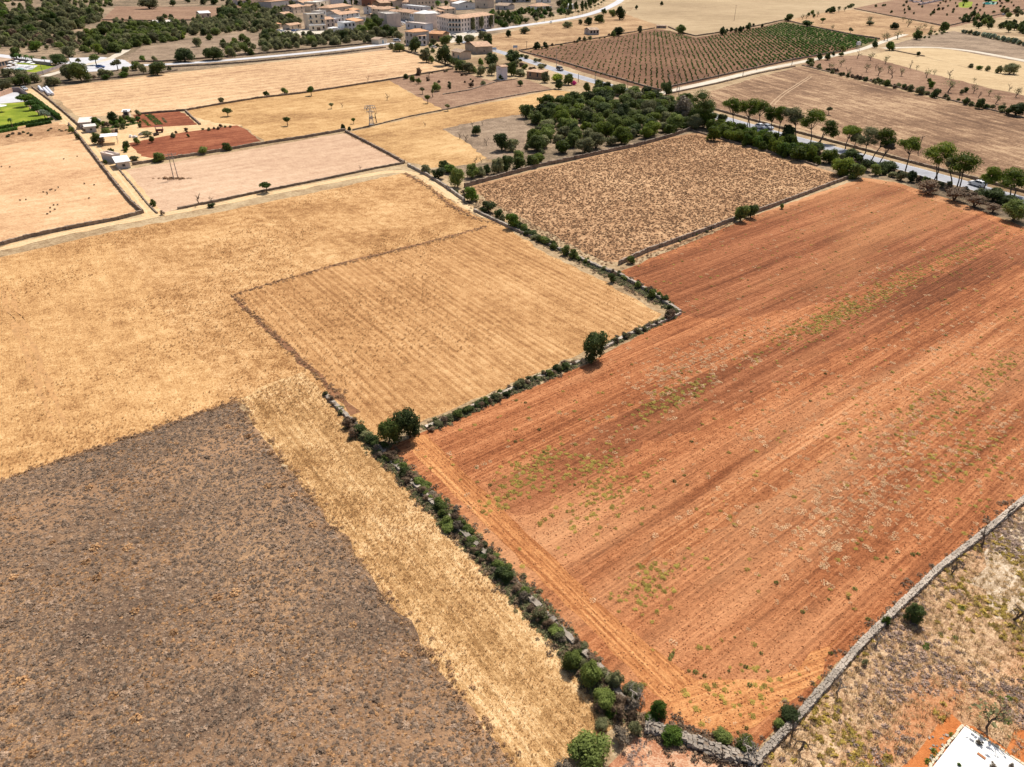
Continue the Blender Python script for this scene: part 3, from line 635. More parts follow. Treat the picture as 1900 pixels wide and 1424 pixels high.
field('village_square', [(520, 54), (600, 54), (604, 62), (560, 66), (515, 64)], m_gravel, 0.1)
field('village_yard', [(818, 58), (870, 62), (900, 62), (860, 76), (838, 80), (800, 66)], m_gravel, 0.1)
ribbon('vineyard_track', [(1208, 178), (1251, 168), (1330, 150), (1407, 131), (1470, 119), (1500, 113), (1560, 101), (1600, 92), (1640, 77), (1680, 64)], 4.6, m_gravel, 0.1)
ribbon('white_track', [(1640, 90), (1690, 87), (1740, 86), (1800, 94), (1900, 113), (2100, 150)], 6.0, m_gravel, 0.1)
ribbon('farm_lane', [(-60, 186), (20, 169), (47, 160), (62, 172), (100, 203), (135, 232), (165, 258), (205, 303), (240, 345), (285, 402)], 4.2, m_sand, 0.25)
ribbon('farm_track', [(-400, 556), (-150, 500), (0, 463), (130, 430), (280, 403), (450, 370), (620, 336), (700, 322), (752, 312), (785, 328), (830, 360), (868, 388), (900, 402), (940, 412)], 2.9, m_sand, 0.3)
m_rut = plain('wheel_rut', (0.66, 0.48, 0.27), 0.95, 0.3, 1.5)
for off in (-0.8, 0.8):
    pp = np.array(PL([(-150, 500), (0, 463), (130, 430), (280, 403), (450, 370), (620, 336), (700, 322), (752, 312), (785, 328), (830, 360), (868, 388), (900, 402)]))
    ribbon('wheel_rut', None, 0.55, m_rut, 0.08, world=pp + np.array([0.3, off]))
    pp = np.array(PL([(62, 172), (100, 203), (135, 232), (165, 258), (205, 303), (240, 345), (280, 396)]))
    ribbon('wheel_rut', None, 0.5, m_rut, 0.08, world=pp + np.array([off, 0]))
    pp = np.array(PL([(1432, 195), (1452, 175), (1480, 158), (1503, 143)])); ribbon('wheel_rut', None, 0.6, bpy.data.materials.get('field_rut') or plain('field_rut', (0.42, 0.28, 0.165), 0.95, 0.3, 1.5), 0.08, world=pp + np.array([off, 0]))
    pp = np.array(PL([(12, 540), (40, 620), (75, 700), (115, 790)])); ribbon('wheel_rut', None, 0.9, bpy.data.materials.get('worn_rut') or plain('worn_rut', (0.48, 0.26, 0.105), 0.95, 0.3, 1.0), 0.3, world=pp + np.array([off, 0]))
# dark weedy ridge that divides the golden fields
ribbon('ridge', [(430, 547), (520, 520), (620, 492), (780, 453), (905, 420)], 0.7, plain('ridge_soil', (0.27, 0.13, 0.055), 0.95, 0.4, 1.5), 0.2)
ribbon('ridge', [(430, 547), (480, 597), (560, 672), (640, 746), (660, 768)], 0.8, plain('ridge_soil_dark', (0.24, 0.11, 0.05), 0.95, 0.4, 1.5), 0.25)
ribbon('ridge', [(752, 322), (790, 345), (840, 385), (880, 405)], 0.8, bpy.data.materials['ridge_soil'], 0.3)

# ------------------------------------------------------------------ ground cover
G1, G2, G3 = grass_src(1, 18, .07), grass_src(2, 14, .08, .9, .6), grass_src(3, 26, .05, .5, .5)
B1, B2, B3 = blob_src(4, 44, .24), blob_src(5, 30, .3, .6), blob_src(6, 60, .2, .9)
lm_straw = leaf_mat('straw_blades', (0.56, 0.36, 0.17), (0.74, 0.52, 0.26), hue=0.15, trans=0.35)
lm_strawd = leaf_mat('dark_straw_blades', (0.40, 0.23, 0.10), (0.60, 0.38, 0.18), hue=0.25, trans=0.3)
lm_twig = leaf_mat('scrub_twigs', (0.23, 0.155, 0.105), (0.44, 0.31, 0.21), hue=0.35, trans=0.3)
lm_twigo = leaf_mat('rusty_scrub_twigs', (0.34, 0.17, 0.075), (0.60, 0.37, 0.18), hue=0.3, trans=0.3)
lm_twigg = leaf_mat('grey_scrub_twigs', (0.24, 0.20, 0.16), (0.48, 0.42, 0.34), hue=0.3, trans=0.3)
lm_weed = leaf_mat('weed_leaves', (0.30, 0.225, 0.040), (0.48, 0.38, 0.09), hue=0.25)
lm_pale = leaf_mat('dry_thistle_leaves', (0.56, 0.33, 0.16), (0.76, 0.54, 0.32), hue=0.15, trans=0.35)
m_clod = plain('soil_clod', (0.32, 0.115, 0.042), 0.95, 0.4, 2, objvar=0.45)
rg = np.random.default_rng(11)
strawpoly = PL([(-300, 570), (0, 480), (200, 436), (620, 352), (745, 325), (885, 404), (1228, 583), (1060, 665), (700, 822), (437, 745), (0, 890), (-300, 995)])
strip = PL([(440, 745), (560, 690), (700, 838), (1060, 1240), (1140, 1345), (1000, 1420), (930, 1500), (700, 1090), (560, 905)])
scrubp = PL([(-300, 1003), (0, 896), (436, 748), (560, 907), (830, 1264), (1010, 1500), (-300, 1600)])
tuss = PL([(880, 348), (1050, 305), (1240, 259), (1290, 250), (1345, 264), (1420, 286), (1565, 330), (1400, 393), (1160, 484), (1120, 480), (1040, 440), (960, 396), (900, 368)])
orange = PL([(745, 832), (1070, 690), (1262, 590), (1152, 508), (1400, 404), (1600, 334), (1660, 340), (1900, 424), (2100, 505), (2100, 745), (1899, 918), (1740, 1045), (1480, 1308), (1350, 1366), (1250, 1332), (1090, 1180), (860, 940)])
brush = PL([(1412, 1412), (1600, 1200), (1745, 1068), (1900, 940), (2100, 775), (2300, 1000), (2300, 1500), (1300, 1500)])
brush2 = PL([(1180, 1370), (1300, 1392), (1400, 1420), (1300, 1560), (1100, 1560)])
slabp = PL([(1765, 1322), (1806, 1346), (1905, 1420), (1905, 1500), (1640, 1500), (1672, 1424)])

def cov(n): return int(n)
p = spread(strawpoly, cov(26000), rg, 140); pa = clumped(p, rg, 9, 0.35, 3); pb = p[:9000]
scatter('dry_grass', 'brown dry grass tufts in patches over the golden field', 'dry grass', G2, pa, .09, .22, lm_strawd, rg)
scatter('dry_grass', 'golden straw tufts standing over the golden field', 'dry grass', G1, pb, .08, .18, lm_straw, rg)
p = spread(strip, cov(15000), rg)
scatter('dry_grass', 'pale straw blades left on the mown strip beside the hedge', 'dry grass', G1, p[:7000], .06, .15, lm_straw, rg)
scatter('dry_grass', 'darker straw clumps on the mown strip beside the hedge', 'dry grass', G2, clumped(p[8000:], rg, 4, 0.5, 8), .06, .16, lm_strawd, rg)
p = spread(scrubp, cov(34000), rg, 90)
scatter('scrub', 'grey brown woody scrub covering the dark field', 'scrub', blob_src(4, 40, .34), p[:21000], np.clip(rg.lognormal(math.log(.115), .42, 21000), .05, .34), None, lm_twig, rg, zs=.6)
scatter('scrub', 'rusty brown tufts among the dark scrub', 'scrub', B2, clumped(p[20000:30000], rg, 5, -.3, 21), .06, .18, lm_twigo, rg, zs=.8)
scatter('scrub', 'pale grey twiggy tufts among the dark scrub', 'scrub', G3, clumped(p[26000:], rg, 8, -0.2, 25), .08, .24, lm_twigg, rg)
scatter('scrub', 'dark round scrub clumps dotted over the dark field', 'scrub', B3, spread(scrubp, 60, rg), .3, .6, lm_twigo, rg, zs=.7)
p = spread(tuss, cov(24000), rg)
scatter('tussocks', 'brown thistle tussocks dotted over the scrubby tan field', 'tussock', B2, p[:19000], .14, .32, leaf_mat('tussock_leaves', (0.27, 0.150, 0.075), (0.45, 0.27, 0.145), hue=.3, trans=.25), rg, zs=1.1)
# ploughed field: clods, weeds in drifts, pale dead thistles
p = spread(orange, cov(42000), rg, 75)
scatter('soil_clods', 'clods of earth turned up on the ploughed orange field', 'clods', clod_src(1), p, .03, .10, m_clod, rg, z=.03, tilt=.5)
def drift(px, n, sx, sy, seed, ang=38.2):
    r_ = np.random.default_rng(seed); X, Y = P(*px); a = R(ang)
    u = r_.normal(size=n)*sx; v = r_.normal(size=n)*sy
    return np.stack([X + u*math.cos(a) - v*math.sin(a), Y + u*math.sin(a) + v*math.cos(a)], 1)
def keepin(pts, poly): return pts[inpoly(pts, poly)]
wd = np.concatenate([drift((1540, 590), 420, 9, 1.4, 1), drift((1640, 540), 300, 12, 1.6, 2), drift((1780, 470), 260, 14, 2.0, 3), drift((1250, 740), 150, 4, 1.4, 4), drift((1010, 850), 90, 3.0, 1.0, 5), drift((960, 910), 110, 3.0, 1.2, 6), drift((1100, 860), 90, 3, 1.5, 7),
                     drift((1130, 920), 110, 4, 1.5, 8), drift((1215, 1085), 90, 2.5, 1.2, 9), drift((1720, 760), 160, 7, 4, 10), drift((1850, 690), 120, 6, 1.2, 11), drift((1380, 1290), 50, 3, 2, 12), drift((1790, 860), 130, 6, 3, 13), spread(orange, 700, rg)])
wd = keepin(wd, orange)
scatter('field_weeds', 'low yellow green weeds growing in drifts over the ploughed orange field', 'weeds', rosette_src(12, 30, .34), wd, .12, .34, lm_weed, rg, zs=.8)
pd = np.concatenate([drift((1250, 700), 330, 5, 2.6, 41), drift((1320, 660), 300, 6, 2.4, 42), drift((1430, 620), 160, 7, 2.5, 43), drift((1600, 540), 200, 10, 3, 44), drift((1690, 810), 330, 7, 3.5, 45), drift((1620, 900), 380, 6, 3.5, 46), drift((1560, 960), 220, 5, 3, 47), drift((1500, 1000), 140, 4, 2, 48),
                     drift((1760, 640), 260, 12, 5, 49), drift((1840, 780), 260, 8, 5, 50), drift((1140, 800), 60, 4, 2, 51), drift((1350, 940), 60, 5, 2.5, 52), drift((1480, 760), 160, 8, 4, 53), drift((1600, 390), 160, 10, 5, 54), spread(orange, 900, rg)])
pd = keepin(pd, orange)[::2]
scatter('dead_thistles', 'pale dead thistle rosettes scattered over the ploughed orange field', 'thistles', rosette_src(9, 26, .30), pd, .14, .40, lm_pale, rg, zs=.6)
scatter('dark_weeds', 'small dark green weeds dotted over the ploughed orange field', 'weeds', B3, np.concatenate([spread(orange, 130, rg), np.array(PL([(1246, 1218), (1249, 1213), (1243, 1224), (1363, 1183), (1352, 1246), (1424, 1246), (1391, 1272), (1383, 1238), (1537, 1113), (1541, 1213), (1412, 1213), (1290, 1248), (1278, 1246), (1307, 1255), (1369, 1360), (1385, 1352), (1586, 1094), (1637, 1043), (1645, 1036), (1665, 1025), (1741, 1050)]))]), .14, .30, LM['green'], rg, zs=1.0)
# dry brush beyond the near stone wall
p = spread(brush, cov(24000), rg, 80); p = p[~inpoly(p, slabp)]
scatter('dry_brush', 'grey mauve dry brush on the rough ground right of the stone wall', 'brush', B1, clumped(p[:11000], rg, 3.0, 0.15, 61), .09, .30, leaf_mat('mauve_twigs', (0.20, 0.13, 0.10), (0.42, 0.30, 0.23), hue=.3, trans=.05), rg, zs=.8)
scatter('dry_brush', 'straw coloured grass tufts on the rough ground right of the stone wall', 'dry grass', G2, p[11000:19000], .10, .32, leaf_mat('pale_blades', (0.46, 0.30, 0.13), (0.76, 0.60, 0.36), hue=.25, trans=.15), rg)
scatter('dry_brush', 'mustard yellow tufts on the rough ground right of the stone wall', 'weeds', B2, clumped(p[19000:], rg, 2.5, 0.9, 67), .14, .38, leaf_mat('mustard_leaves', (0.32, 0.22, 0.04), (0.55, 0.42, 0.10), hue=.25), rg, zs=.9)
p = spread(brush2, 2600, rg); 
scatter('dry_brush', 'dry twigs and grass on the orange dirt at the bottom edge', 'brush', B1, clumped(p, rg, 1.8, 0.1, 71), .07, .22, bpy.data.materials['mauve_twigs'], rg, zs=.7)
scatter('green_tufts', 'fresh green tufts dotted on the rough ground right of the stone wall', 'weeds', B3, np.array(PL([(1718, 1203), (1720, 1196), (1784, 1129), (1772, 1185), (1838, 1287), (1857, 1298), (1872, 1297), (1868, 1340), (1905, 1270), (1700, 1130), (1745, 1177), (1722, 1415), (1730, 1405), (1766, 1365), (1733, 1395)])), .16, .34, LM['bright'], rg)
# grass along verges and field edges
def along(px, n, wid, seed):
    r_ = np.random.default_rng(seed); q_ = np.array(PL(px)); L = np.linalg.norm(np.diff(q_, axis=0), axis=1); cs = np.concatenate([[0], np.cumsum(L)])
    s_ = r_.uniform(0, cs[-1], n); X = np.interp(s_, cs, q_[:, 0]); Y = np.interp(s_, cs, q_[:, 1]); return np.stack([X, Y], 1) + r_.normal(size=(n, 2))*wid
ed = np.concatenate([along([(432, 548), (620, 494), (780, 455), (905, 421)], 350, .4, 1), along([(432, 548), (480, 595), (560, 670), (640, 742)], 300, .35, 2), along([(752, 322), (790, 345), (840, 385), (880, 405), (930, 418)], 350, .6, 3), along([(0, 893), (436, 746)], 250, .35, 4),
                     along([(436, 746), (560, 905), (830, 1262), (945, 1418)], 350, .5, 5), along([(1130, 488), (960, 405), (890, 372)], 900, 1.6, 6), along([(640, 246), (755, 304)], 300, .5, 7), along([(1160, 492), (1400, 400)], 300, .7, 8)])
scatter('verge_weeds', 'brown dry weeds along the banks and edges of the fields', 'weeds', B1, ed, .10, .30, leaf_mat('verge_twigs', (0.24, 0.13, 0.065), (0.42, 0.25, 0.13), hue=.3, trans=.05), rg)
ed = np.concatenate([along([(1160, 492), (1400, 400)], 200, .5, 18), along(ROAD[6:12], 700, 5.5, 9)])
ed = ed[np.abs(ed[:, 0]) < 500]
# ================================================================== STONE WALLS
m_stone = plain('limestone', (0.39, 0.325, 0.26), 0.92, 0.5, 0.6, bump=0.6, bscale=6, objvar=0.22)
m_stoned = plain('brown_fieldstone', (0.27, 0.20, 0.145), 0.92, 0.55, 0.8, bump=0.6, bscale=4, objvar=0.2)
def wall_core(q, wd, ht, seed, step, var=0.18):
    """rough dry stone wall as one uneven body along world points"""
    rng = np.random.default_rng(seed); p = [q[0]]
    for i in range(len(q)-1):
        L = math.dist(q[i], q[i+1]); k = max(1, int(L/step))
        for j in range(1, k+1): p.append((q[i][0]+(q[i+1][0]-q[i][0])*j/k, q[i][1]+(q[i+1][1]-q[i][1])*j/k))
    mb = MB()
    for i in range(len(p)-1):
        a = np.array(p[i]); b = np.array(p[i+1]); d = b-a; L = np.linalg.norm(d); d /= L; n = np.array([-d[1], d[0]])
        h = ht*(1 + rng.uniform(-var, var)); w_ = wd/2*(1 + rng.uniform(-.12, .12)); o = n*rng.normal()*wd*.06
        c = [a-n*w_*1.15+o, b-n*w_*1.15+o, b+n*w_*1.15+o, a+n*w_*1.15+o]; e = [a-n*w_*.85+o, b-n*w_*.85+o, b+n*w_*.85+o, a+n*w_*.85+o]
        e = [x + rng.normal(size=2)*.03 for x in e]
        mb.add([(*x, -.05) for x in c] + [(*x, h*(1+rng.uniform(-.08, .08))) for x in e], [(4, 5, 6, 7), (0, 1, 5, 4), (1, 2, 6, 5), (2, 3, 7, 6), (3, 0, 4, 7)])
    return mb
def wall(px, label, wd=0.6, ht=0.9, step=None, mat=None, var=0.1, group='dry stone field walls'):
    q = PL(px); far = min(a[1] for a in q)
    ht *= .78; wd *= .9
    mb = wall_core(q, wd, ht, len(px)*7+int(px[0][0]), step or max(.5, far/170), var)
    o = mb.build('stone_wall', mat or m_stoned); return tag(o, label, 'stone wall', group)
wall([(101, 157), (150, 153), (200, 147), (250, 141), (303, 136), (330, 131)], 'stone wall along the far edge of the pale field below the plaza bushes')
wall([(303, 126), (400, 121), (480, 115), (600, 103), (716, 89)], 'long low wall between the white road and the pale field', ht=1.0)
wall([(250, 116), (303, 115), (400, 108), (480, 101), (600, 90), (695, 81)], 'low grey wall on the far side of the white road', ht=1.1)
wall([(743, 93), (790, 107), (841, 126)], 'wall at the right end of the pale field beside the ruined cottage trees', ht=1.0)
wall([(841, 129), (780, 139), (722, 149), (640, 162), (560, 174), (480, 183), (400, 196), (345, 206), (255, 213)], 'long wall between the pale field and the yellow field', ht=0.9)
wall([(345, 207), (358, 220), (372, 232)], 'short wall at the right end of the vegetable plot', ht=.8)
wall([(822, 205), (760, 217), (700, 232), (655, 242)], 'overgrown wall between the yellow field and the straw band', ht=.5, wd=.5)
wall([(822, 205), (900, 188), (976, 174), (1030, 166)], 'rough wall under the brown fallow field near the transformer tower', ht=.5)
wall([(822, 176), (870, 168), (920, 153), (960, 147)], 'broken wall through the brown fallow field left of the transformer tower', ht=.5)
wall([(641, 243), (560, 257), (480, 269), (400, 283), (300, 298), (246, 307)], 'stone wall between the red garden soil and the pinkish field', ht=1.0, wd=.6)
wall([(641, 245), (680, 265), (720, 286), (750, 303)], 'stone wall on the right side of the pinkish field', ht=.9)
wall([(750, 304), (700, 313), (620, 330), (540, 346), (480, 358), (400, 375), (330, 389)], 'stone wall between the pinkish field and the farm track', ht=.7)
wall([(222, 316), (250, 349), (275, 380), (292, 397)], 'crumbling wall on the right of the farm lane', ht=.45, wd=.4)
wall([(128, 232), (150, 258), (180, 297), (215, 342), (245, 378), (266, 396)], 'stone wall on the left of the farm lane', ht=1.1, wd=.6)
wall([(266, 396), (220, 408), (130, 425), (60, 440), (0, 456), (-150, 490)], 'dark stone wall below the pale left field beside the track', ht=1.0, wd=.6)
wall([(60, 163), (90, 185), (120, 210), (145, 232), (158, 244)], 'double stone wall on the right of the sandy lane beside the pale field', ht=1.0)
wall([(757, 308), (790, 325), (830, 350), (862, 374)], 'pale stone wall between the dirt track and the thicket bushes', ht=.9, mat=m_stone)
wall([(862, 348), (900, 337), (950, 324), (1000, 310), (1050, 300), (1100, 289), (1180, 272), (1240, 256), (1283, 241)], 'long stone wall between the thicket and the scrubby tan field', ht=1.3, wd=.6)
wall([(1148, 492), (1200, 468), (1280, 440), (1360, 410), (1440, 382), (1520, 352), (1583, 328)], 'tall straight stone wall between the scrubby tan field and the orange field', ht=1.15, wd=.45, var=.06)
wall([(1283, 243), (1340, 260), (1420, 281), (1500, 304), (1515, 309)], 'wall between the scrubby tan field and the young pines', ht=.6)
wall([(880, 392), (940, 420), (1000, 447), (1060, 474), (1110, 497), (1150, 512), (1200, 540), (1248, 572), (1262, 582)], 'tumbled pale stone wall under bushes right of the golden field', ht=.7, mat=m_stone, wd=.7)
wall([(1262, 583), (1215, 605), (1160, 625), (1120, 648)], 'overgrown wall at the right corner of the golden field', ht=.5, mat=m_stone)
wall([(1075, 672), (1000, 702), (900, 745), (820, 782), (790, 795)], 'low stone wall under the hedge between golden and orange fields', ht=.4, mat=m_stone)
wall([(606, 735), (640, 770), (670, 800), (700, 830), (760, 892), (850, 980), (950, 1080), (1050, 1180), (1130, 1262), (1172, 1330)], 'long tumbled stone wall inside the hedge beside the orange field', ht=.45, wd=.7, mat=m_stone, step=.5, var=.4)
wall([(965, 96), (1030, 112), (1104, 134), (1213, 166), (1228, 169)], 'dark stone wall between the country road and the vineyard', ht=.9)
wall([(1240, 163), (1330, 143), (1407, 126), (1470, 112), (1520, 103), (1560, 96)], 'stone wall between the vineyard and its gravel track', ht=.9)
wall([(1240, 175), (1330, 156), (1407, 137), (1475, 124)], 'stone wall on the near side of the vineyard track', ht=.8)
wall([(963, 95), (1050, 82), (1137, 67), (1182, 59), (1215, 53)], 'stone wall along the upper left edge of the vineyard', ht=1.0)
wall([(1240, 51), (1265, 62), (1291, 68), (1331, 62), (1400, 50), (1455, 38)], 'stone wall bending along the top of the vineyard', ht=1.2)
wall([(1455, 38), (1520, 53), (1580, 65), (1632, 73)], 'stone wall between the vineyard and the almond meadow', ht=1.1)
wall([(1585, 17), (1640, 28), (1716, 42), (1755, 50)], 'stone wall below the young orchard at the upper right', ht=1.1)
wall([(1755, 50), (1820, 35), (1900, 18), (1960, 8)], 'stone wall along the right side of the young orchard', ht=1.1)
wall([(1488, 122), (1560, 140), (1640, 157), (1760, 186), (1880, 215), (2000, 245)], 'scrubby stone wall between the almond trees and the brown field', ht=.6)
wall([(1318, 202), (1420, 231), (1540, 263), (1700, 305), (1800, 331), (1900, 358), (2100, 415)], 'dark stone wall on the far side of the country road behind the pines', ht=.9)
wall([(190, 38), (260, 39), (300, 40), (360, 38), (400, 36)], 'distant wall below the reddish strip field', ht=1.2)
wall([(1655, 94), (1690, 101), (1715, 105)], 'scrubby bank below the white track', ht=.7)
wall([(800, 0), (830, 1)], 'low wall behind the village', ht=1.0) if False else None

# --- the near wall: courses of single stones on a core
def stone_mesh(seed):
    rng = np.random.default_rng(seed); mb = MB(); mb.box(-.5, .5, -.5, .5, -.5, .5)
    V = np.array(mb.v); V *= rng.uniform(.78, 1.06, V.shape); V[:, :2] += rng.normal(size=(8, 2))*.05; mb.v = [tuple(p) for p in V]
    return mb.mesh('stone', m_stone)
STN = [stone_mesh(200+i) for i in range(12)]
def stone_wall_near(px, label, wd, ht, seed, single, gone=0.0, chaos=0.0):
    q = PL(px); root = thing('stone_wall', label, 'stone wall', (q[0][0], q[0][1], 0)); ox, oy = q[0]
    ql = [(a-ox, b-oy) for a, b in q]
    wall_core(ql, wd*.72, ht*.86, seed, .6, .06).build('rubble_core', m_stoned, root)
    rng = np.random.default_rng(seed); items = []
    for i in range(len(ql)-1):
        a = np.array(ql[i]); b = np.array(ql[i+1]); L = np.linalg.norm(b-a); d = (b-a)/L; n = np.array([-d[1], d[0]]); ang = math.atan2(d[1], d[0])
        rows = [(o_*wd, ht, 'top') for o_ in (-.30, .02, .32)]
        for sgn in (-1, 1):
            for k in range(3): rows.append((sgn*wd*(.46 + .05*(2-k)), ht*(.18+.29*k), 'side'))
        for off, z, kind in rows:
            s_ = 0
            while s_ < L:
                l_ = rng.uniform(.22, .46) if kind == 'top' else rng.uniform(.25, .5)
                if rng.uniform() > gone:
                    c = a + d*(s_+l_/2) + n*(off + rng.normal()*(.02+chaos*.12))
                    dz = rng.uniform(.10, .17) if kind == 'top' else rng.uniform(.22, .3)
                    dy = wd*.34*rng.uniform(.8, 1.1) if kind == 'top' else .16
                    items.append((c[0], c[1], z - (dz*.4 if kind == 'top' else 0) + rng.normal()*(.01+chaos*.08), l_*.97, dy, dz, ang + rng.normal()*(.07+chaos*.6), rng.normal()*(.05+chaos*.3)))
                s_ += l_
    items.sort(key=lambda t: (t[1]+oy))                       # nearest first
    keep = [t for t in items]
    rest = MB()
    for j, (x, y, z, l_, dy, dz, an, tl) in enumerate(keep):
        me = STN[j % 12]
        if j < single:
            o = link('stone', me, root); o.location = (x, y, z); o.scale = (l_, dy, dz); o.rotation_euler = (tl, tl*.5, an)
        else:
            V = np.array([v.co for v in me.vertices])*np.array([l_, dy, dz]); ca, sa = math.cos(an), math.sin(an)
            V = np.stack([V[:, 0]*ca - V[:, 1]*sa + x, V[:, 0]*sa + V[:, 1]*ca + y, V[:, 2] + z], 1)
            rest.add(V, [tuple(f.vertices) for f in me.polygons])
    if rest.v:
        o = rest.build('stones', m_stone, root); o['kind'] = 'stuff'
    return root
stone_wall_near([(1404, 1412), (1478, 1335), (1598, 1196), (1670, 1125), (1742, 1056), (1822, 993), (1900, 928), (2010, 845)], 'long pale dry stone wall running up the right side of the orange field', .42, .45, 301, 300, .0, .03)
stone_wall_near([(1196, 1350), (1240, 1362), (1275, 1376), (1330, 1396), (1404, 1414)], 'crumbling rubble wall at the bottom corner of the orange field', .75, .45, 302, 200, .12, .5)
# stones turned up at the left edge and border stones of the white slab
slab = thing('lime_slab', 'white lime threshing slab at the bottom right corner', 'slab', (*P(1789, 1350), 0))
ox, oy = P(1789, 1350)
def loc(px, z): return [(a-ox, b-oy, z) for a, b in PL(px)]
pl = [(1789, 1350), (1905, 1428), (1960, 1475), (1900, 1560), (1800, 1600), (1690, 1500), (1731, 1424)]
mb = MB(); k = len(pl); mb.add(loc(pl, .0) + loc(pl, .16), [tuple(range(k, 2*k))[::-1]] + [(i, (i+1) % k, k+(i+1) % k, k+i) for i in range(k)])
s_ = mb.build('slab_top', m_white, slab)
rs = np.random.default_rng(77)
for (a, b), off in (((pl[0], pl[1]), .12), ((pl[0], pl[6]), -.15), ((pl[6], pl[5]), -.15), ((pl[1], pl[2]), .12)):
    A = np.array(P(*a)); B = np.array(P(*b)); L = np.linalg.norm(B-A); d = (B-A)/L; n = np.array([-d[1], d[0]]); s = 0
    while s < L:
        l_ = rs.uniform(.16, .4); c = A + d*(s+l_/2) + n*(off + rs.normal()*.03)
        o = link('edge_stone', STN[int(rs.integers(12))], slab); o.location = (c[0]-ox, c[1]-oy, .12); o.scale = (l_*.95, rs.uniform(.14, .24), .18)
        o.rotation_euler = (0, 0, math.atan2(d[1], d[0]) + rs.normal()*.12); o.material_slots[0].link = 'OBJECT'; o.material_slots[0].material = bpy.data.materials.get('pale_edge_stone') or plain('pale_edge_stone', (0.66, 0.56, 0.40), .9, .3, 2)
        s += l_
for i in range(26):
    x, y = P(1740+rs.uniform(-18, 24), 1410+rs.uniform(-46, 22)); o = link('stone', STN[i % 12]); o.location = (x, y, .05); z_ = rs.uniform(.08, .22); o.scale = (z_*1.3, z_, z_*.5); o.rotation_euler = (0, 0, rs.uniform(0, 6))
    tag(o, 'pale flat rubble stone lying beside the white lime slab', 'stone', 'rubble stones beside the lime slab')
x0, y0 = P(1812, 1400); x1, y1 = P(1827, 1411)
pk = MB(); L = math.dist((x0, y0), (x1, y1))
pk.box(0, L, -.10, .10, .17, .22)
o = pk.build('wooden_board', plain('orange_board', (0.42, 0.17, 0.07), .8, .3, 3)); o.location = (x0, y0, 0); o.rotation_euler = (0, 0, math.atan2(y1-y0, x1-x0)); tag(o, 'rusty orange board lying on the white lime slab', 'board')

# ================================================================== BUSHES AND TREES, NEAR
bx(1076, 617, 1126, 671, 'dark', 'large dark round evergreen tree between the golden field and the orange field', name='round_tree', cat='tree')
bx(694, 776, 744, 828, 'green', 'large dark green bush at the left end of the hedge above the orange field corner')
bx(730, 758, 788, 818, 'dark', 'larger dark bush beside the left end bush of the hedge above the orange field')
bx(1678, 1117, 1715, 1160, 'dark', 'dark round bush on the brush side of the near stone wall')
bx(1634, 1136, 1656, 1166, 'bright', 'bright green shrub on the field side of the near stone wall', protos=SCR)
bx(1652, 1128, 1673, 1146, 'grey', 'small grey twiggy shrub behind the near stone wall', protos=SCR)
bx(1598, 1219, 1613, 1237, 'olive', 'small grey green bush below the middle of the near stone wall', protos=SCR)
bx(1442, 1303, 1485, 1342, 'dark', 'dark bush on the inner side of the near stone wall close to its corner')
bx(1435, 1331, 1458, 1355, 'green', 'small bush touching the stone wall beside the darker corner bush')
bx(1363, 1364, 1405, 1403, 'green', 'green bush tangled with white dead branches at the wall corner')
bx(1323, 1348, 1359, 1383, 'green', 'round green bush just left of the tangled corner bush')
bx(1223, 1345, 1270, 1385, 'bright', 'bright green bush on the left end of the rubble wall')
bx(1204, 1293, 1238, 1340, 'bright', 'tall bright green bush at the bottom left corner of the orange field')
bx(1194, 1320, 1224, 1347, 'bright', 'low bright green bush at the foot of the tall bright one')
bx(1152, 1262, 1196, 1300, 'olive', 'grey green bush with dead branches at the lower end of the hedge')
bx(1160, 1292, 1189, 1324, 'grey', 'bare grey twiggy bush under the bush with dead branches', protos=SCR)
bx(1127, 1244, 1158, 1281, 'olive', 'upright grey green bush between hedge and orange field')
bx(1072, 1222, 1119, 1275, 'green', 'broad green bush in the lower hedge beside the mown strip')
bx(1043, 1206, 1075, 1252, 'green', 'dark green bush on the strip side of the lower hedge')
bx(1098, 1270, 1146, 1318, 'green', 'wide green bush in the hedge below the broad one')
bx(1122, 1310, 1148, 1332, 'bright', 'small fresh bush at the lower end of the hedge beside the strip')
bx(1133, 1294, 1166, 1345, 'brown', 'dry brown brush in the lower end of the hedge', protos=SCR)
bx(1166, 1328, 1193, 1376, 'olive', 'upright olive bush where the hedge meets the rubble wall')
bx(1131, 1344, 1176, 1390, 'grey', 'grey leafless bush at the bottom between green bushes', protos=SCR)
bx(1048, 1350, 1138, 1436, 'green', 'very large green bush at the bottom edge below the mown strip')
bx(1030, 1400, 1072, 1444, 'grey', 'grey twiggy bush cut by the bottom edge', protos=SCR)
bx(1100, 1332, 1132, 1356, 'olive', 'flat olive bush above the very large bottom bush')
bx(1809, 1371, 1824, 1387, 'grey', 'small grey shrub growing on the upper part of the white slab', protos=SCR)
bx(1776, 1414, 1785, 1425, 'bright', 'tiny green shrub on the lower left of the white slab')
bx(1836, 1413, 1852, 1431, 'grey', 'pale grey shrub at the lower middle of the white slab', protos=SCR)
bx(1869, 1414, 1883, 1430, 'grey', 'grey shrub at the right edge of the white slab', protos=SCR)
for i, (a, b_, t_) in enumerate([(1470, 1368, 1338), (1552, 1285, 1252), (1626, 1198, 1170), (1766, 1068, 1034), (1821, 1012, 975), (1868, 958, 930)]):
    bare(a, b_, t_, ['black dead bush on the near wall below the corner bush', 'grey dead bush on the near wall, lowest on its straight part', 'dead twiggy bush on the near wall below the bright shrub', 'dead tree stub on the near wall above the dark round bush',
                     'dark dead bush on the near wall, second from the top', 'dead bush on the near wall closest to the right picture edge'][i], 'dead bushes along the near stone wall', wood=GREYBARK if i in (1, 2) else None, protos=DEAD, name='dead_bush', cat='dead bush', wide=.9)
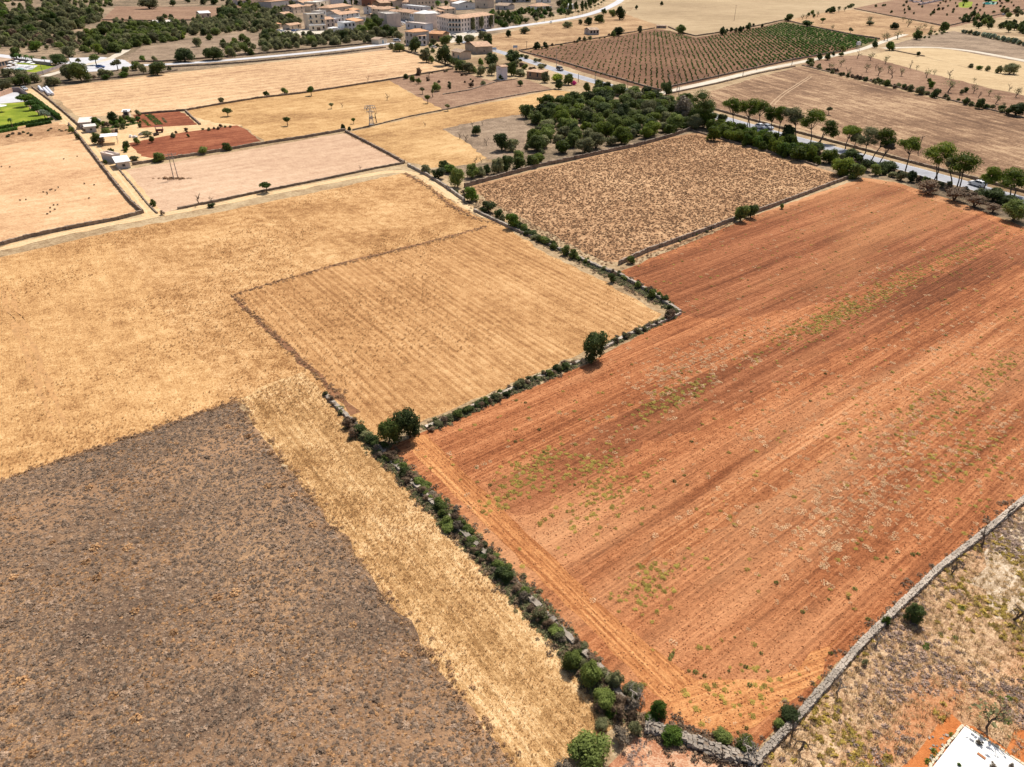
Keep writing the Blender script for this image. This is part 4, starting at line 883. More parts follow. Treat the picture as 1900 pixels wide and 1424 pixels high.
bare(1830, 1350, 1308, 'small half dead tree above the white slab', leaves='olive', name='small_tree', cat='tree', wide=.8)
bare(1388, 1398, 1362, 'pale dead branches sprawling over the corner bush', wood=GREYBARK, protos=DEAD, name='dead_bush', cat='dead bush', wide=1.2)
bare(1180, 1300, 1262, 'pale dead branches standing in the olive bush at the hedge end', wood=GREYBARK, protos=DEAD, name='dead_bush', cat='dead bush', wide=1.1)
bare(1205, 1358, 1340, 'fallen dead limb on the rubble wall', wood=GREYBARK, protos=DEAD, name='dead_bush', cat='dead bush', wide=1.5)
for a, b_, t_ in [(1340, 1424, 1396), (1480, 1395, 1370), (1880, 1150, 1120)]:
    bare(a, b_, t_, 'dry dead branch lying on the rough ground', 'dead branches on the rough ground', protos=DEAD, name='dead_branch', cat='dead branch', wide=1.4)

def hedge(px, n, rmin, rmax, kinds, label, group, side=0.5, hf=(.5, .9), seed=1, protos=None, skip=0.0, name='hedge_bush'):
    r_ = random.Random(seed); q_ = np.array(PL(px)); L = np.linalg.norm(np.diff(q_, axis=0), axis=1); cs = np.concatenate([[0], np.cumsum(L)])
    for i in range(n):
        if r_.random() < skip: continue
        s = (i + r_.uniform(.1, .9))*cs[-1]/n; X = np.interp(s, cs, q_[:, 0]) + r_.gauss(0, side); Y = np.interp(s, cs, q_[:, 1]) + r_.gauss(0, side)
        r = r_.uniform(rmin, rmax)
        k = r_.choice(kinds)
        word = {'green': 'green', 'dark': 'dark green', 'olive': 'grey green', 'brown': 'dry brown', 'grey': 'leafless grey', 'bright': 'bright green', 'pine': 'yellow green', 'pale': 'pale'}[k]
        put_bush(float(X), float(Y), r, r*r_.uniform(*hf), k, (label % word) + ', ' + ('at its far end', 'in its far half', 'at its middle', 'in its near half', 'at its near end')[min(4, int(5*(i if q_[0][1] > q_[-1][1] else n-1-i)/n))], group, name, 'bush', protos if protos else (SCR if k in ('brown', 'grey') else None))
hedge([(700, 830), (760, 890), (850, 980), (950, 1085), (1045, 1190)], 108, .34, .78, ['green', 'dark', 'brown', 'brown', 'green', 'olive', 'brown', 'grey'], '%s bush in the long hedge beside the mown strip', 'bushes of the long lower hedge', .36, (.45, .85), seed=3)
hedge([(1045, 1190), (1100, 1250), (1165, 1330)], 20, .45, .85, ['green', 'brown', 'olive', 'brown'], '%s filler bush at the lower end of the long hedge', 'bushes of the lower hedge end', .6, seed=4)
hedge([(795, 794), (880, 758), (960, 722), (1068, 674)], 58, .34, .7, ['green', 'olive', 'olive', 'dark', 'brown', 'brown'], '%s bush in the hedge above the orange field', 'bushes of the middle hedge', .35, (.5, .85), seed=5)
hedge([(645, 782), (668, 806), (692, 826)], 9, .6, 1.0, ['brown', 'olive', 'dark', 'brown'], '%s bush in the short hedge by the large bushes', 'bushes of the short hedge left of the large bushes', .35, seed=6)
hedge([(604, 732), (622, 756), (638, 770)], 6, .35, .6, ['brown', 'olive', 'brown'], '%s small bush in the broken hedge tip', 'bushes of the broken hedge tip', .2, seed=7)
hedge([(1130, 640), (1170, 622), (1215, 602), (1258, 583)], 26, .4, .8, ['brown', 'olive', 'brown', 'grey'], '%s bush in the hedge at the golden corner', 'bushes at the corner of the golden field', .35, seed=8)
hedge([(958, 424), (1000, 446), (1035, 462)], 24, .6, 1.1, ['dark', 'green', 'olive', 'green'], '%s bush in the dense hedge right of the track', 'bushes of the dense upper hedge', .5, seed=9)
hedge([(1070, 480), (1110, 498), (1150, 514)], 20, .3, .7, ['olive', 'green', 'brown'], '%s bush on the tumbled pale stone wall', 'bushes on the tumbled wall', .4, seed=10)
hedge([(1150, 514), (1200, 540), (1245, 568)], 20, .3, .8, ['olive', 'green', 'brown', 'brown'], '%s bush on the wall above the golden field corner', 'bushes on the upper right wall', .3, seed=11)
bx(1040, 456, 1058, 474, 'green', 'left one of two rounder bushes on the wall right of the golden field')
bx(1054, 462, 1072, 480, 'green', 'right one of two rounder bushes on the wall right of the golden field')
bx(1128, 507, 1144, 525, 'dark', 'dark bush on the wall below the corner of the orange field')
bx(1176, 519, 1189, 538, 'green', 'upright green bush above the wall near the right corner of the golden field')
bx(1202, 535, 1218, 556, 'green', 'taller green bush on the wall near the right corner of the golden field')
bx(1236, 566, 1252, 583, 'dark', 'small dark bush at the very corner of the golden field')
bx(1162, 475, 1180, 490, 'green', 'bush at the lower corner of the scrubby tan field')
bx(1362, 381, 1389, 411, 'green', 'left and larger of two joined bushes on the straight stone wall')
bx(1383, 378, 1406, 406, 'dark', 'right and darker of two joined bushes on the straight stone wall')
bx(1446, 378, 1456, 388, 'green', 'tiny bush at the foot of the straight stone wall')
hedge([(1190, 470), (1330, 424)], 7, .3, .5, ['olive', 'green'], '%s small bush on the straight stone wall', 'small bushes on the straight stone wall', .3, seed=12)
bx(833, 311, 865, 350, 'green', 'large round green bush behind the pale wall at the thicket corner')
bx(799, 312, 827, 333, 'dark', 'dark bush behind the pale wall left of the large round one')
bx(780, 306, 801, 322, 'olive', 'leftmost grey green bush behind the pale wall')
bx(811, 298, 834, 314, 'green', 'dark bush at the edge of the straw band above the pale wall')
bx(822, 305, 848, 322, 'bright', 'fresh green bush behind the large round one')
bx(862, 304, 888, 331, 'green', 'green bush right of the large round bush along the field wall')
bx(880, 310, 902, 328, 'olive', 'olive bush along the wall of the scrubby field')
bx(896, 306, 912, 324, 'dark', 'small dark bush along the wall of the scrubby field')
bx(910, 292, 938, 325, 'olive', 'tall olive coloured bush along the wall of the scrubby field')
bx(926, 288, 953, 320, 'dark', 'tall dark bush along the wall of the scrubby field')
bx(951, 291, 978, 313, 'green', 'round green bush along the upper wall of the scrubby field')
bx(976, 288, 1001, 311, 'green', 'broad green bush along the upper wall of the scrubby field')
bx(860, 347, 890, 374, 'bright', 'bright green round bush beside the track bend')
bx(860, 356, 874, 374, 'grey', 'grey twiggy bush at the foot of the bright bush by the track', protos=SCR)
bx(891, 373, 921, 395, 'dark', 'dark low bush beside the track bend')
bx(916, 388, 932, 407, 'dark', 'small dark bush between the track bend and the green ball bush')
bx(926, 397, 940, 410, 'olive', 'small olive bush touching the green ball bush')
bx(939, 396, 966, 424, 'bright', 'green ball shaped bush at the end of the track')
hedge([(835, 352), (862, 366)], 4, .5, .8, ['brown', 'olive'], '%s low bush on the pale wall by the track', 'low bushes by the pale wall', .3, seed=13)

hb = np.concatenate([along([(700, 830), (760, 890), (850, 980), (950, 1085), (1045, 1190), (1165, 1330)], 1900, .55, 31), along([(795, 794), (880, 758), (960, 722), (1068, 674)], 900, .4, 32), along([(645, 782), (692, 826)], 160, .5, 33), along([(960, 425), (1110, 500), (1260, 580)], 800, .5, 34), along([(1130, 640), (1258, 583)], 350, .4, 35)])
scatter('hedge_brush', 'low dry and green brush filling the foot of the hedges', 'brush', B3, hb, .14, .42, LM['olive'], rg, z=.0, zs=.9)
hb = np.concatenate([along([(700, 830), (760, 890), (850, 980), (950, 1085), (1045, 1190), (1165, 1330)], 1500, .7, 41), along([(795, 794), (880, 758), (960, 722), (1068, 674)], 600, .5, 42), along([(1404, 1412), (1598, 1196), (1742, 1056), (1900, 928)], 260, .5, 43), along([(1196, 1350), (1404, 1414)], 300, .7, 44), along([(862, 374), (960, 425), (1260, 580)], 700, .8, 45)])
scatter('hedge_brush', 'dead brown brush and dry stalks along hedges and near walls', 'brush', B1, hb, .12, .40, LM['brown'], rg, z=.0, zs=.9)
# ------------------------------------------------------------------ the thicket in the middle
def thicket(pxpoly, n, rmin, rmax, kinds, label, group, seed, hf=(.6, 1.0), mind=.8, name='bush', cat='bush', protos=None, cell=None):
    """bushes spread at a minimum spacing inside an outline"""
    r_ = np.random.default_rng(seed); poly = PL(pxpoly); A = np.array(poly); lo, hi = A.min(0), A.max(0); got = []
    for _ in range(n*60):
        if len(got) >= n: break
        q = r_.uniform(lo, hi)
        if not inpoly(q[None], poly)[0]: continue
        rr = r_.uniform(rmin, rmax)
        if any((q[0]-g[0])**2 + (q[1]-g[1])**2 < (mind*(rr+g[2]))**2 for g in got): continue
        got.append((q[0], q[1], rr))
    got.sort(key=lambda g: g[1])
    pp = np.array([W2P(g[0], g[1]) for g in got]); qx = np.quantile(pp[:, 0], [.2, .4, .6, .8]); qy = np.quantile(pp[:, 1], [.34, .67]); qr = np.quantile([g[2] for g in got], [.35, .7])
    for i, (X, Y, rr) in enumerate(got):
        where = ('low', 'middle sized', 'big')[int(np.searchsorted(qr, rr))], ('far', 'middle', 'near')[int(np.searchsorted(qy, pp[i, 1]))] + ' ' + ('left end', 'left half', 'centre', 'right half', 'right end')[int(np.searchsorted(qx, pp[i, 0]))]
        k = kinds[int(r_.integers(len(kinds)))]
        word = {'green': 'green', 'dark': 'dark green', 'olive': 'grey green', 'brown': 'dry brown', 'grey': 'leafless grey', 'bright': 'bright green', 'pine': 'yellow green', 'pale': 'pale', 'garden': 'lush green'}[k]
        put_bush(X, Y, rr, rr*r_.uniform(*hf), k, (where[0] + ' ' + label % word + ', ' + where[1]) if len(got) > 3 else label % word, group, name, cat, protos)
    return got
TW = [(968, 216), (1010, 196), (1090, 180), (1180, 172), (1285, 200), (1325, 218), (1318, 236), (1235, 252), (1120, 276), (1000, 304), (945, 302), (985, 262), (1000, 240)]
thicket(TW, 160, 1.8, 3.4, ['green', 'green', 'dark', 'olive', 'green', 'pine'], '%s evergreen bush in the middle thicket', 'bushes of the middle thicket', 91, (.6, .85), .66, name='thicket_bush')
thicket([(990, 240), (1090, 210), (1200, 190), (1300, 215), (1200, 250), (1050, 285), (960, 300)], 40, .8, 1.4, ['olive', 'brown', 'bright', 'green'], '%s filler bush in the middle thicket', 'low bushes of the middle thicket', 92, (.5, .8), 1.0, name='thicket_bush')
bx(916, 247, 946, 280, 'dark', 'large dark bush in the grey fallow patch left of the thicket')
bx(938, 258, 962, 281, 'olive', 'olive bush beside the large dark one in the fallow patch')
bx(874, 233, 892, 251, 'dark', 'small dark bush inside the grey fallow patch')
for a, b_, t_ in [(877, 236, 225), (896, 233, 222), (853, 258, 245), (864, 262, 248), (903, 270, 256), (882, 305, 290), (893, 302, 290), (789, 234, 225)]:
    bare(a, b_, t_, 'dead twiggy sapling in the fallow patch left of the thicket', 'dead saplings of the fallow patch')

# young pines behind the scrubby field, then the road pines
thicket([(1300, 236), (1345, 245), (1420, 264), (1500, 290), (1512, 304), (1480, 300), (1400, 276), (1330, 255)], 48, 1.5, 2.5, ['pine', 'pine', 'pine', 'bright'], '%s young pine in the row above the scrubby field', 'young pines beside the scrubby field', 93, (.8, 1.15), .62, name='young_pine', cat='young pine')
thicket([(1500, 296), (1545, 300), (1570, 318), (1520, 318)], 3, .9, 1.3, ['pine'], '%s young pine at the end of the pine row', 'young pines beside the scrubby field', 94, name='young_pine', cat='young pine')
for (b_, k, l) in [((1543, 292, 1585, 326), 'pine', 'big yellow green bush at the upper corner of the orange field'), ((1556, 306, 1575, 332), 'pine', 'yellow green bush in front of the corner of the scrubby field'), ((1575, 304, 1606, 332), 'green', 'green bush beside the end of the straight stone wall'),
                   ((1522, 276, 1560, 304), 'pine', 'yellow green bush left of the corner clump'), ((1563, 276, 1596, 298), 'dark', 'dark bush under the leaning road pines'), ((1497, 263, 1532, 284), 'dark', 'dark bush between the young pines and the road'),
                   ((1449, 232, 1477, 263), 'dark', 'dense dark upright bush under the road pines'), ((1616, 305, 1636, 326), 'green', 'green bush at the top of the orange field'), ((1632, 300, 1666, 318), 'dark', 'dark spreading bush below the road'), ((1664, 318, 1684, 336), 'olive', 'olive bush at the top edge of the orange field'),
                   ((1683, 317, 1702, 338), 'dark', 'small dark bush at the top edge of the orange field'), ((1700, 334, 1752, 360), 'brown', 'wide dry brown thorn bush under the road pines'), ((1748, 346, 1800, 374), 'brown', 'dry brown thorn bush in the middle of the brown row'), ((1790, 360, 1832, 386), 'brown', 'dry brown thorn bush at the right of the brown row'),
                   ((1820, 350, 1870, 374), 'dark', 'flat dark green bush right under the white car'), ((1855, 362, 1892, 384), 'dark', 'dark bush at the foot of the last road pine'), ((1862, 372, 1910, 412), 'green', 'big green bush at the right picture edge by the road'), ((1826, 376, 1862, 396), 'brown', 'dry brush above the orange field corner'),
                   ((1596, 296, 1622, 318), 'dark', 'dark bush below the road near the corner clump'), ((1505, 276, 1524, 290), 'dark', 'small dark bush beside the road verge')]:
    bx(*b_, k, l, protos=SCR if k == 'brown' else None)
def pine(seed, base, crown, wpx, hpx, label, kind='pine', lobes=8, multi=1, group='umbrella pines along the country road', low=0.0):
    """tall road pine: leaning forked stem, flat lobed crown; crown given by its centre in the photograph"""
    r_ = np.random.default_rng(seed); X, Y = P(*base)
    v = crown[1] - 712.0; H1 = CAMH - Y*(v*cp + FOC*sp)/(FOC*cp - v*sp); H1 = min(max(H1, 2.5), 12)
    Z = Y*cp + (CAMH-H1)*sp; s = FOC/Z; cx = (crown[0]-950)/s - X
    r = wpx/2/s*1.22; hz = max(1.0, hpx/2/s*1.1)
    t = thing('umbrella_pine', label, 'pine tree', (X, Y, 0), 0, group)
    top = np.array([cx, r_.normal()*.3, H1])
    lb = []
    for i in range(lobes):
        a = 2*math.pi*i/lobes + r_.uniform(-.5, .5); q = r_.uniform(.4, .72)
        lb.append((top[0] + math.cos(a)*q*r, top[1] + math.sin(a)*q*r*.8, H1 + r_.uniform(-.75, .4)*hz, r*r_.uniform(.30, .48)))
    lb.append((top[0]+r_.normal()*.15*r, top[1], H1+.35*hz, r*.55))
    V, F, T = foliage(seed, lb, 2600, .17, .66, core=.7, fuzz=.16)
    m1 = MB(); m1.v = V; m1.f = F; m1.m = [0]*len(F); m1.build('crown', [LM[kind]], t, tint=T)
    tb = MB()
    for q_ in range(multi):
        o = np.array([q_*.7*r_.choice([-1, 1]), r_.normal()*.2, -.1]); fork = o*.6 + (top-o*.6)*r_.uniform(.5, .62) + np.array([r_.normal()*.25, 0, 0])
        m_ = (o+fork)/2 + np.array([r_.normal()*.18, 0, 0])
        tb.tube([tuple(o), tuple(m_), tuple(fork)], [.19, .15, .12], 6)
        for k in range(q_, len(lb), multi):
            e = np.array(lb[k][:3]); md = (fork+e)/2 + np.array([r_.normal()*.15, 0, -.25]); tb.tube([tuple(fork), tuple(md), tuple(e)], [.085, .06, .02], 4)
    tb.build('trunk', BARK, t); return t
PN = [((1430, 252), (1431, 210), 26, 26, 'first pine left of the close group, with dark crown', 'pine', 1), ((1445, 257), (1451, 209), 24, 26, 'slim pine second from the left in the close group', 'pine', 1),
      ((1477, 262), (1473, 214), 34, 30, 'grey green pine in the middle of the close group', 'olive', 1), ((1502, 269), (1510, 219), 38, 34, 'tallest bright pine of the close group beside the road', 'pine', 1), ((1521, 266), (1540, 237), 27, 32, 'pine leaning right at the end of the close group', 'pine', 2),
      ((1569, 277), (1579, 246), 30, 24, 'left pine of the three leaning ones in the middle', 'pine', 1), ((1582, 280), (1592, 256), 18, 16, 'small pine between the leaning middle pines', 'olive', 1), ((1598, 295), (1615, 253), 36, 34, 'grey topped pine in the middle with a leaning stem', 'olive', 1),
      ((1617, 299), (1648, 252), 33, 28, 'pine with the longest lean to the right', 'pine', 1), ((1632, 303), (1650, 272), 16, 12, 'thin half bare pine behind the strongly leaning one', 'grey', 1), ((1680, 317), (1688, 267), 31, 22, 'lone pine with a small side crown on its left', 'pine', 1),
      ((1733, 334), (1744, 283), 48, 34, 'first pine of the right hand group with forked stem', 'pine', 2), ((1766, 344), (1764, 300), 18, 14, 'thin pine inside the right hand group', 'olive', 1), ((1781, 349), (1790, 301), 46, 32, 'broad pine just left of the white car', 'pine', 2),
      ((1824, 356), (1840, 322), 31, 26, 'pine directly in front of the white car', 'pine', 1), ((1882, 363), (1880, 331), 50, 34, 'last wide pine at the right picture edge', 'pine', 2), ((1392, 246), (1390, 198), 34, 30, 'broad pine above the dark car', 'pine', 2), ((1406, 238), (1412, 200), 30, 28, 'bright topped pine right of the broad one above the dark car', 'pine', 1),
      ((1358, 236), (1362, 195), 30, 28, 'thin stemmed pine left of the broad one', 'pine', 1), ((1303, 236), (1307, 185), 42, 34, 'big dark pine at the left end of the road row', 'green', 2), ((1296, 226), (1297, 208), 26, 20, 'low dark pine crown under the big dark pine', 'dark', 1),
      ((1955, 385), (1960, 350), 44, 30, 'pine beyond the right picture edge', 'pine', 1)]
for i, (b_, c_, w_, h_, l_, k_, mu) in enumerate(PN): pine(400+i, b_, c_, w_, h_, l_, k_, multi=mu)
bx(1253, 178, 1291, 224, 'grey', 'grey half dead tree at the right end of the thicket', name='grey_tree', cat='tree', protos=MID)
bx(1226, 152, 1248, 178, 'dark', 'round dark tree where the gravel track meets the road', name='round_tree', cat='tree')
bx(1208, 184, 1246, 206, 'pine', 'bright pine bush at the top of the thicket by the road')
bx(1312, 235, 1340, 262, 'pine', 'bright bush at the end of the wall above the scrubby field')
bx(1328, 212, 1350, 232, 'dark', 'small dark bush beside the road below the big dark pine')

# ------------------------------------------------------------------ single trees of the middle fields
for (b_, t_, w_, k, l) in [((423, 216), 200, 18, 'green', 'small round tree in the upper left of the yellow field'), ((534, 234), 217, 14, 'green', 'small tree in the lower middle of the yellow field'), ((578, 178), 160, 16, 'bright', 'brighter tree on the wall above the yellow field'),
                           ((615, 202), 191, 9, 'olive', 'thin sapling in the middle of the yellow field'), ((656, 230), 219, 8, 'bright', 'tiny tree near the steel pylon'), ((784, 175), 162, 9, 'olive', 'slim tree at the left edge of the brown fallow'), ((794, 192), 176, 11, 'green', 'slim dark tree by the lower left corner of the brown fallow'),
                           ((803, 181), 164, 6, 'olive', 'very thin tree between two others in the brown fallow'), ((831, 206), 193, 10, 'olive', 'small olive tree at the wall corner of the brown fallow'), ((495, 358), 338, 23, 'bright', 'bright green tree on the wall between pinkish field and track')]:
    tree(*b_, t_, w_, k, l, stem=.3)
for (b_, k, l) in [((487, 169, 500, 180), 'green', 'leftmost of the bushes on the wall above the yellow field'), ((521, 163, 535, 174), 'green', 'second bush from the left on the wall above the yellow field'), ((404, 181, 416, 192), 'olive', 'small bush on the left part of the wall above the yellow field'), ((631, 230, 641, 242), 'dark', 'dark bush at the top corner of the pinkish field'),
                   ((644, 235, 652, 242), 'dark', 'small bush right of the pinkish field corner'), ((802, 153, 819, 170), 'green', 'round bush inside the brown fallow field'), ((830, 154, 838, 167), 'olive', 'narrow dark bush in the brown fallow field'), ((748, 137, 758, 147), 'dark', 'dark bush on the wall end above the brown fallow'),
                   ((760, 140, 771, 152), 'green', 'bush on the fallow bank, left of a pair'), ((770, 145, 782, 156), 'green', 'bush on the fallow bank, right of a pair'), ((771, 126, 783, 140), 'brown', 'dry shrub on the wall above the brown fallow'), ((960, 149, 972, 160), 'dark', 'lone dark ball bush in front of the low brown house'),
                   ((890, 150, 902, 158), 'olive', 'low bush at the fallow edge left of the tower'), ((868, 153, 880, 162), 'brown', 'dry low bush on the fallow wall')]:
    bx(*b_, k, l)
bare(796, 147, 132, 'bare tree on the wall of the brown fallow field')
bare(370, 381, 358, 'leafless tree on the wall below the pinkish field'); bare(395, 379, 362, 'smaller leafless tree right of the bigger one below the pinkish field')
bare(668, 316, 306, 'tiny bare shrub at the wall of the pinkish field')
bare(718, 187, 172, 'bare dead tree in the upper middle of the yellow field'); bare(699, 228, 205, 'bare tree just right of the steel pylon'); bare(681, 206, 194, 'bare bush left of the steel pylon')
bare(635, 200, 190, 'tiny dead tree in the middle of the yellow field'); bare(683, 150, 140, 'bare shrub on the wall above the yellow field')
# ================================================================== WOODLAND AROUND THE VILLAGE
def stuffwood(name, label, pxpoly, n, smin, smax, mat, seed):
    r_ = np.random.default_rng(seed); p = spread(PL(pxpoly), n, r_)
    V, F, T = foliage(seed, [(0, 0, .55, .62), (.5, .1, .5, .45), (-.4, .35, .6, .45), (-.1, -.5, .5, .45), (.1, .1, 1.0, .45)], 260, .17, .95)
    scatter(name, label, 'woodland', (V, F, T), p, smin, smax, mat, r_, tilt=.04)
WA = [(-60, 62), (-60, -20), (214, -20), (206, 22), (186, 40), (160, 52), (120, 62), (60, 62)]
nearA = [(-40, 62), (-40, 26), (190, 26), (186, 40), (160, 52), (120, 62)]
stuffwood('woodland', 'far part of the evergreen wood in the upper left corner', [(-120, 28), (-120, -40), (220, -40), (212, 10), (196, 28)], 800, 2.2, 4.6, LM['olive'], 501)
stuffwood('woodland', 'darker far trees of the evergreen wood in the upper left corner', [(-120, 30), (-120, -40), (214, -40), (206, 14), (190, 30)], 500, 2.2, 4.6, LM['green'], 502)
for sd, (nm, pp, n_) in enumerate([('woodland', nearA, 420), ('woodland', [(150, 100), (165, 72), (196, 50), (250, 46), (330, 44), (346, 52), (345, 74), (300, 80), (255, 88), (228, 99), (190, 102)], 420),
        ('woodland', [(346, 66), (350, 48), (400, 38), (480, 16), (545, 34), (556, 44), (520, 52), (500, 64), (520, 72), (600, 68), (640, 64), (716, 66), (700, 78), (600, 86), (490, 96), (480, 62), (440, 58), (400, 66)], 620),
        ('woodland', [(-40, 92), (-20, 60), (120, 60), (160, 70), (150, 90), (60, 90)], 130), ('woodland', [(400, 34), (430, 6), (500, -8), (548, 6), (545, 30), (480, 16), (440, 30)], 260)]):
    stuffwood(nm, ['lower trees between the nearer trees of the upper left wood', 'undergrowth of the wood above the plaza', 'undergrowth of the wood left of the village', 'scattered scrub on the open left slope', 'undergrowth behind the village edge'][sd], pp, n_, 1.3, 2.9, [LM['olive'], LM['green'], LM['olive'], LM['olive'], LM['green']][sd], 540+sd)
thicket(nearA, 90, 2.6, 4.6, ['olive', 'green', 'olive', 'bright', 'dark', 'olive'], '%s tree of the upper left wood', 'trees of the upper left wood', 503, (.7, 1.0), .62, name='woodland_tree', cat='tree')
thicket([(-20, 64), (120, 62), (160, 70), (150, 96), (60, 92), (40, 84), (0, 96), (-40, 92)], 42, 1.6, 3.4, ['olive', 'green', 'olive', 'brown'], '%s bush on the open slope at the left', 'bushes of the open left slope', 504, (.6, .95), .95, name='slope_bush')
thicket([(150, 102), (160, 74), (196, 50), (250, 46), (330, 44), (346, 52), (345, 74), (300, 80), (255, 88), (228, 99), (190, 104)], 95, 2.0, 3.9, ['olive', 'green', 'olive', 'green', 'pine'], '%s tree in the wood above the plaza', 'trees of the wood above the plaza', 505, (.7, .95), .66, name='woodland_tree', cat='tree')
thicket([(346, 66), (350, 48), (400, 38), (480, 16), (545, 34), (556, 44), (520, 52), (500, 64), (520, 72), (600, 68), (640, 64), (716, 66), (716, 80), (690, 80), (600, 88), (490, 98), (480, 62), (440, 58), (400, 66)], 150, 2.0, 3.7, ['olive', 'green', 'olive', 'olive', 'dark'], '%s tree in the wood left of the village', 'trees of the wood left of the village', 506, (.7, 1.0), .66, name='village_wood_tree', cat='tree')
thicket([(400, 34), (430, 10), (500, -2), (548, 6), (545, 30), (480, 16), (440, 30)], 34, 2.4, 4.6, ['olive', 'dark', 'green'], '%s tree behind the village edge', 'trees behind the village edge', 507, (.8, 1.1), .7, name='background_tree', cat='tree')
thicket([(250, 12), (300, 2), (420, 0), (430, 8), (330, 12)], 16, 3, 4.8, ['olive', 'dark'], '%s tree behind the reddish strip field', 'trees behind the reddish strip field', 508, (.7, .9), .8, name='background_tree', cat='tree')
thicket([(240, -2), (250, -22), (560, -30), (560, -8)], 40, 4, 7, ['olive', 'dark', 'brown'], '%s tree at the top edge of the picture', 'trees at the top edge', 509, (.7, .9), .9, name='background_tree', cat='tree')
thicket([(418, 108), (414, 82), (470, 66), (482, 96), (470, 104)], 16, 1.8, 3.2, ['olive', 'green'], '%s tree at the left tip of the village wood', 'trees at the tip of the village wood', 510, (.7, 1.0), .7, name='village_wood_tree', cat='tree')
bx(321, 90, 361, 115, 'dark', 'very large dark round tree above the white road', name='round_tree', cat='tree')
bx(371, 88, 414, 112, 'green', 'wide dark tree right of the very large one above the white road', name='round_tree', cat='tree')
bx(357, 70, 375, 87, 'olive', 'lone olive bush in the dry meadow above the white road')
bx(381, 63, 394, 75, 'green', 'small bush at the top of the dry meadow'); bx(281, 104, 292, 114, 'olive', 'small bush at the lower left of the dry meadow'); bx(257, 103, 270, 113, 'bright', 'low bright bush near the plaza wall')
for (b_, k, l) in [((111, 121, 138, 149), 'olive', 'left bush of the big clump beside the plaza'), ((128, 117, 166, 153), 'green', 'largest bush of the clump beside the plaza'), ((82, 143, 113, 159), 'olive', 'low round bush on the bank above the pale field'), ((30, 137, 58, 158), 'green', 'dark bush left of the low round bush'),
                   ((50, 136, 74, 154), 'olive', 'bush behind the white wrapped bales'), ((0, 127, 28, 143), 'olive', 'bush below the villa, left'), ((24, 128, 52, 146), 'olive', 'bush below the villa, right'), ((-20, 146, 20, 170), 'olive', 'dark bush row end at the left edge above the sandy lane'), ((12, 143, 40, 160), 'green', 'bush between villa and sandy lane'),
                   ((95, 100, 127, 121), 'dark', 'dark tree at the left of the plaza'), ((224, 124, 240, 137), 'green', 'upper bush right of the plaza'), ((221, 133, 237, 144), 'bright', 'lower bush right of the plaza'), ((271, 115, 307, 140), 'dark', 'large dark bush beside the white road below the meadow'),
                   ((257, 117, 272, 139), 'olive', 'upright bush left of the large dark one'), ((242, 114, 260, 131), 'green', 'bush at the corner of plaza and white road'), ((179, 128, 196, 143), 'olive', 'left of the low bushes below the plaza'), ((192, 130, 211, 144), 'olive', 'right of the low bushes below the plaza'),
                   ((188, 138, 204, 148), 'bright', 'green shrub below the plaza bushes'), ((167, 139, 180, 148), 'brown', 'dry brown shrub below the plaza'), ((309, 123, 318, 132), 'olive', 'small shrub on the wall right of the large dark bush'), ((17, 88, 37, 109), 'green', 'round tree above the road near the villa'),
                   ((53, 76, 78, 96), 'bright', 'bright dark-footed tree on the open slope'), ((38, 46, 66, 64), 'bright', 'bright round tree at the lower edge of the upper left wood'), ((112, 86, 140, 106), 'olive', 'round bush above the plaza wall'), ((214, 31, 221, 41), 'olive', 'narrow bush at the left of the reddish strip field'),
                   ((225, 32, 230, 41), 'olive', 'tiny bush at the bottom of the reddish strip field'), ((238, 28, 246, 41), 'olive', 'upright bush at the bottom of the reddish strip field'), ((299, 26, 311, 34), 'green', 'bush inside the reddish strip field'), ((311, 26, 322, 40), 'dark', 'dark tree at the right of the reddish strip field'),
                   ((405, 14, 445, 38), 'dark', 'dark large tree right of the reddish strip field'), ((362, 26, 376, 40), 'olive', 'bush beside the small far house'), ((257, 0, 294, 13), 'olive', 'tree clump at the top above the strip field'), ((313, 0, 326, 12), 'dark', 'dark tree at the top above the strip field')]:
    bx(*b_, k, l, protos=SCR if k == 'brown' else None)
tree(179, 121, 101, 21, 'green', 'round crowned street tree over the blue car on the plaza', stem=.35)
tree(219, 131, 110, 22, 'olive', 'round crowned olive coloured tree at the right of the plaza', stem=.35)
tree(147, 120, 108, 10, 'olive', 'slim tree rising behind the big clump by the plaza', stem=.2)
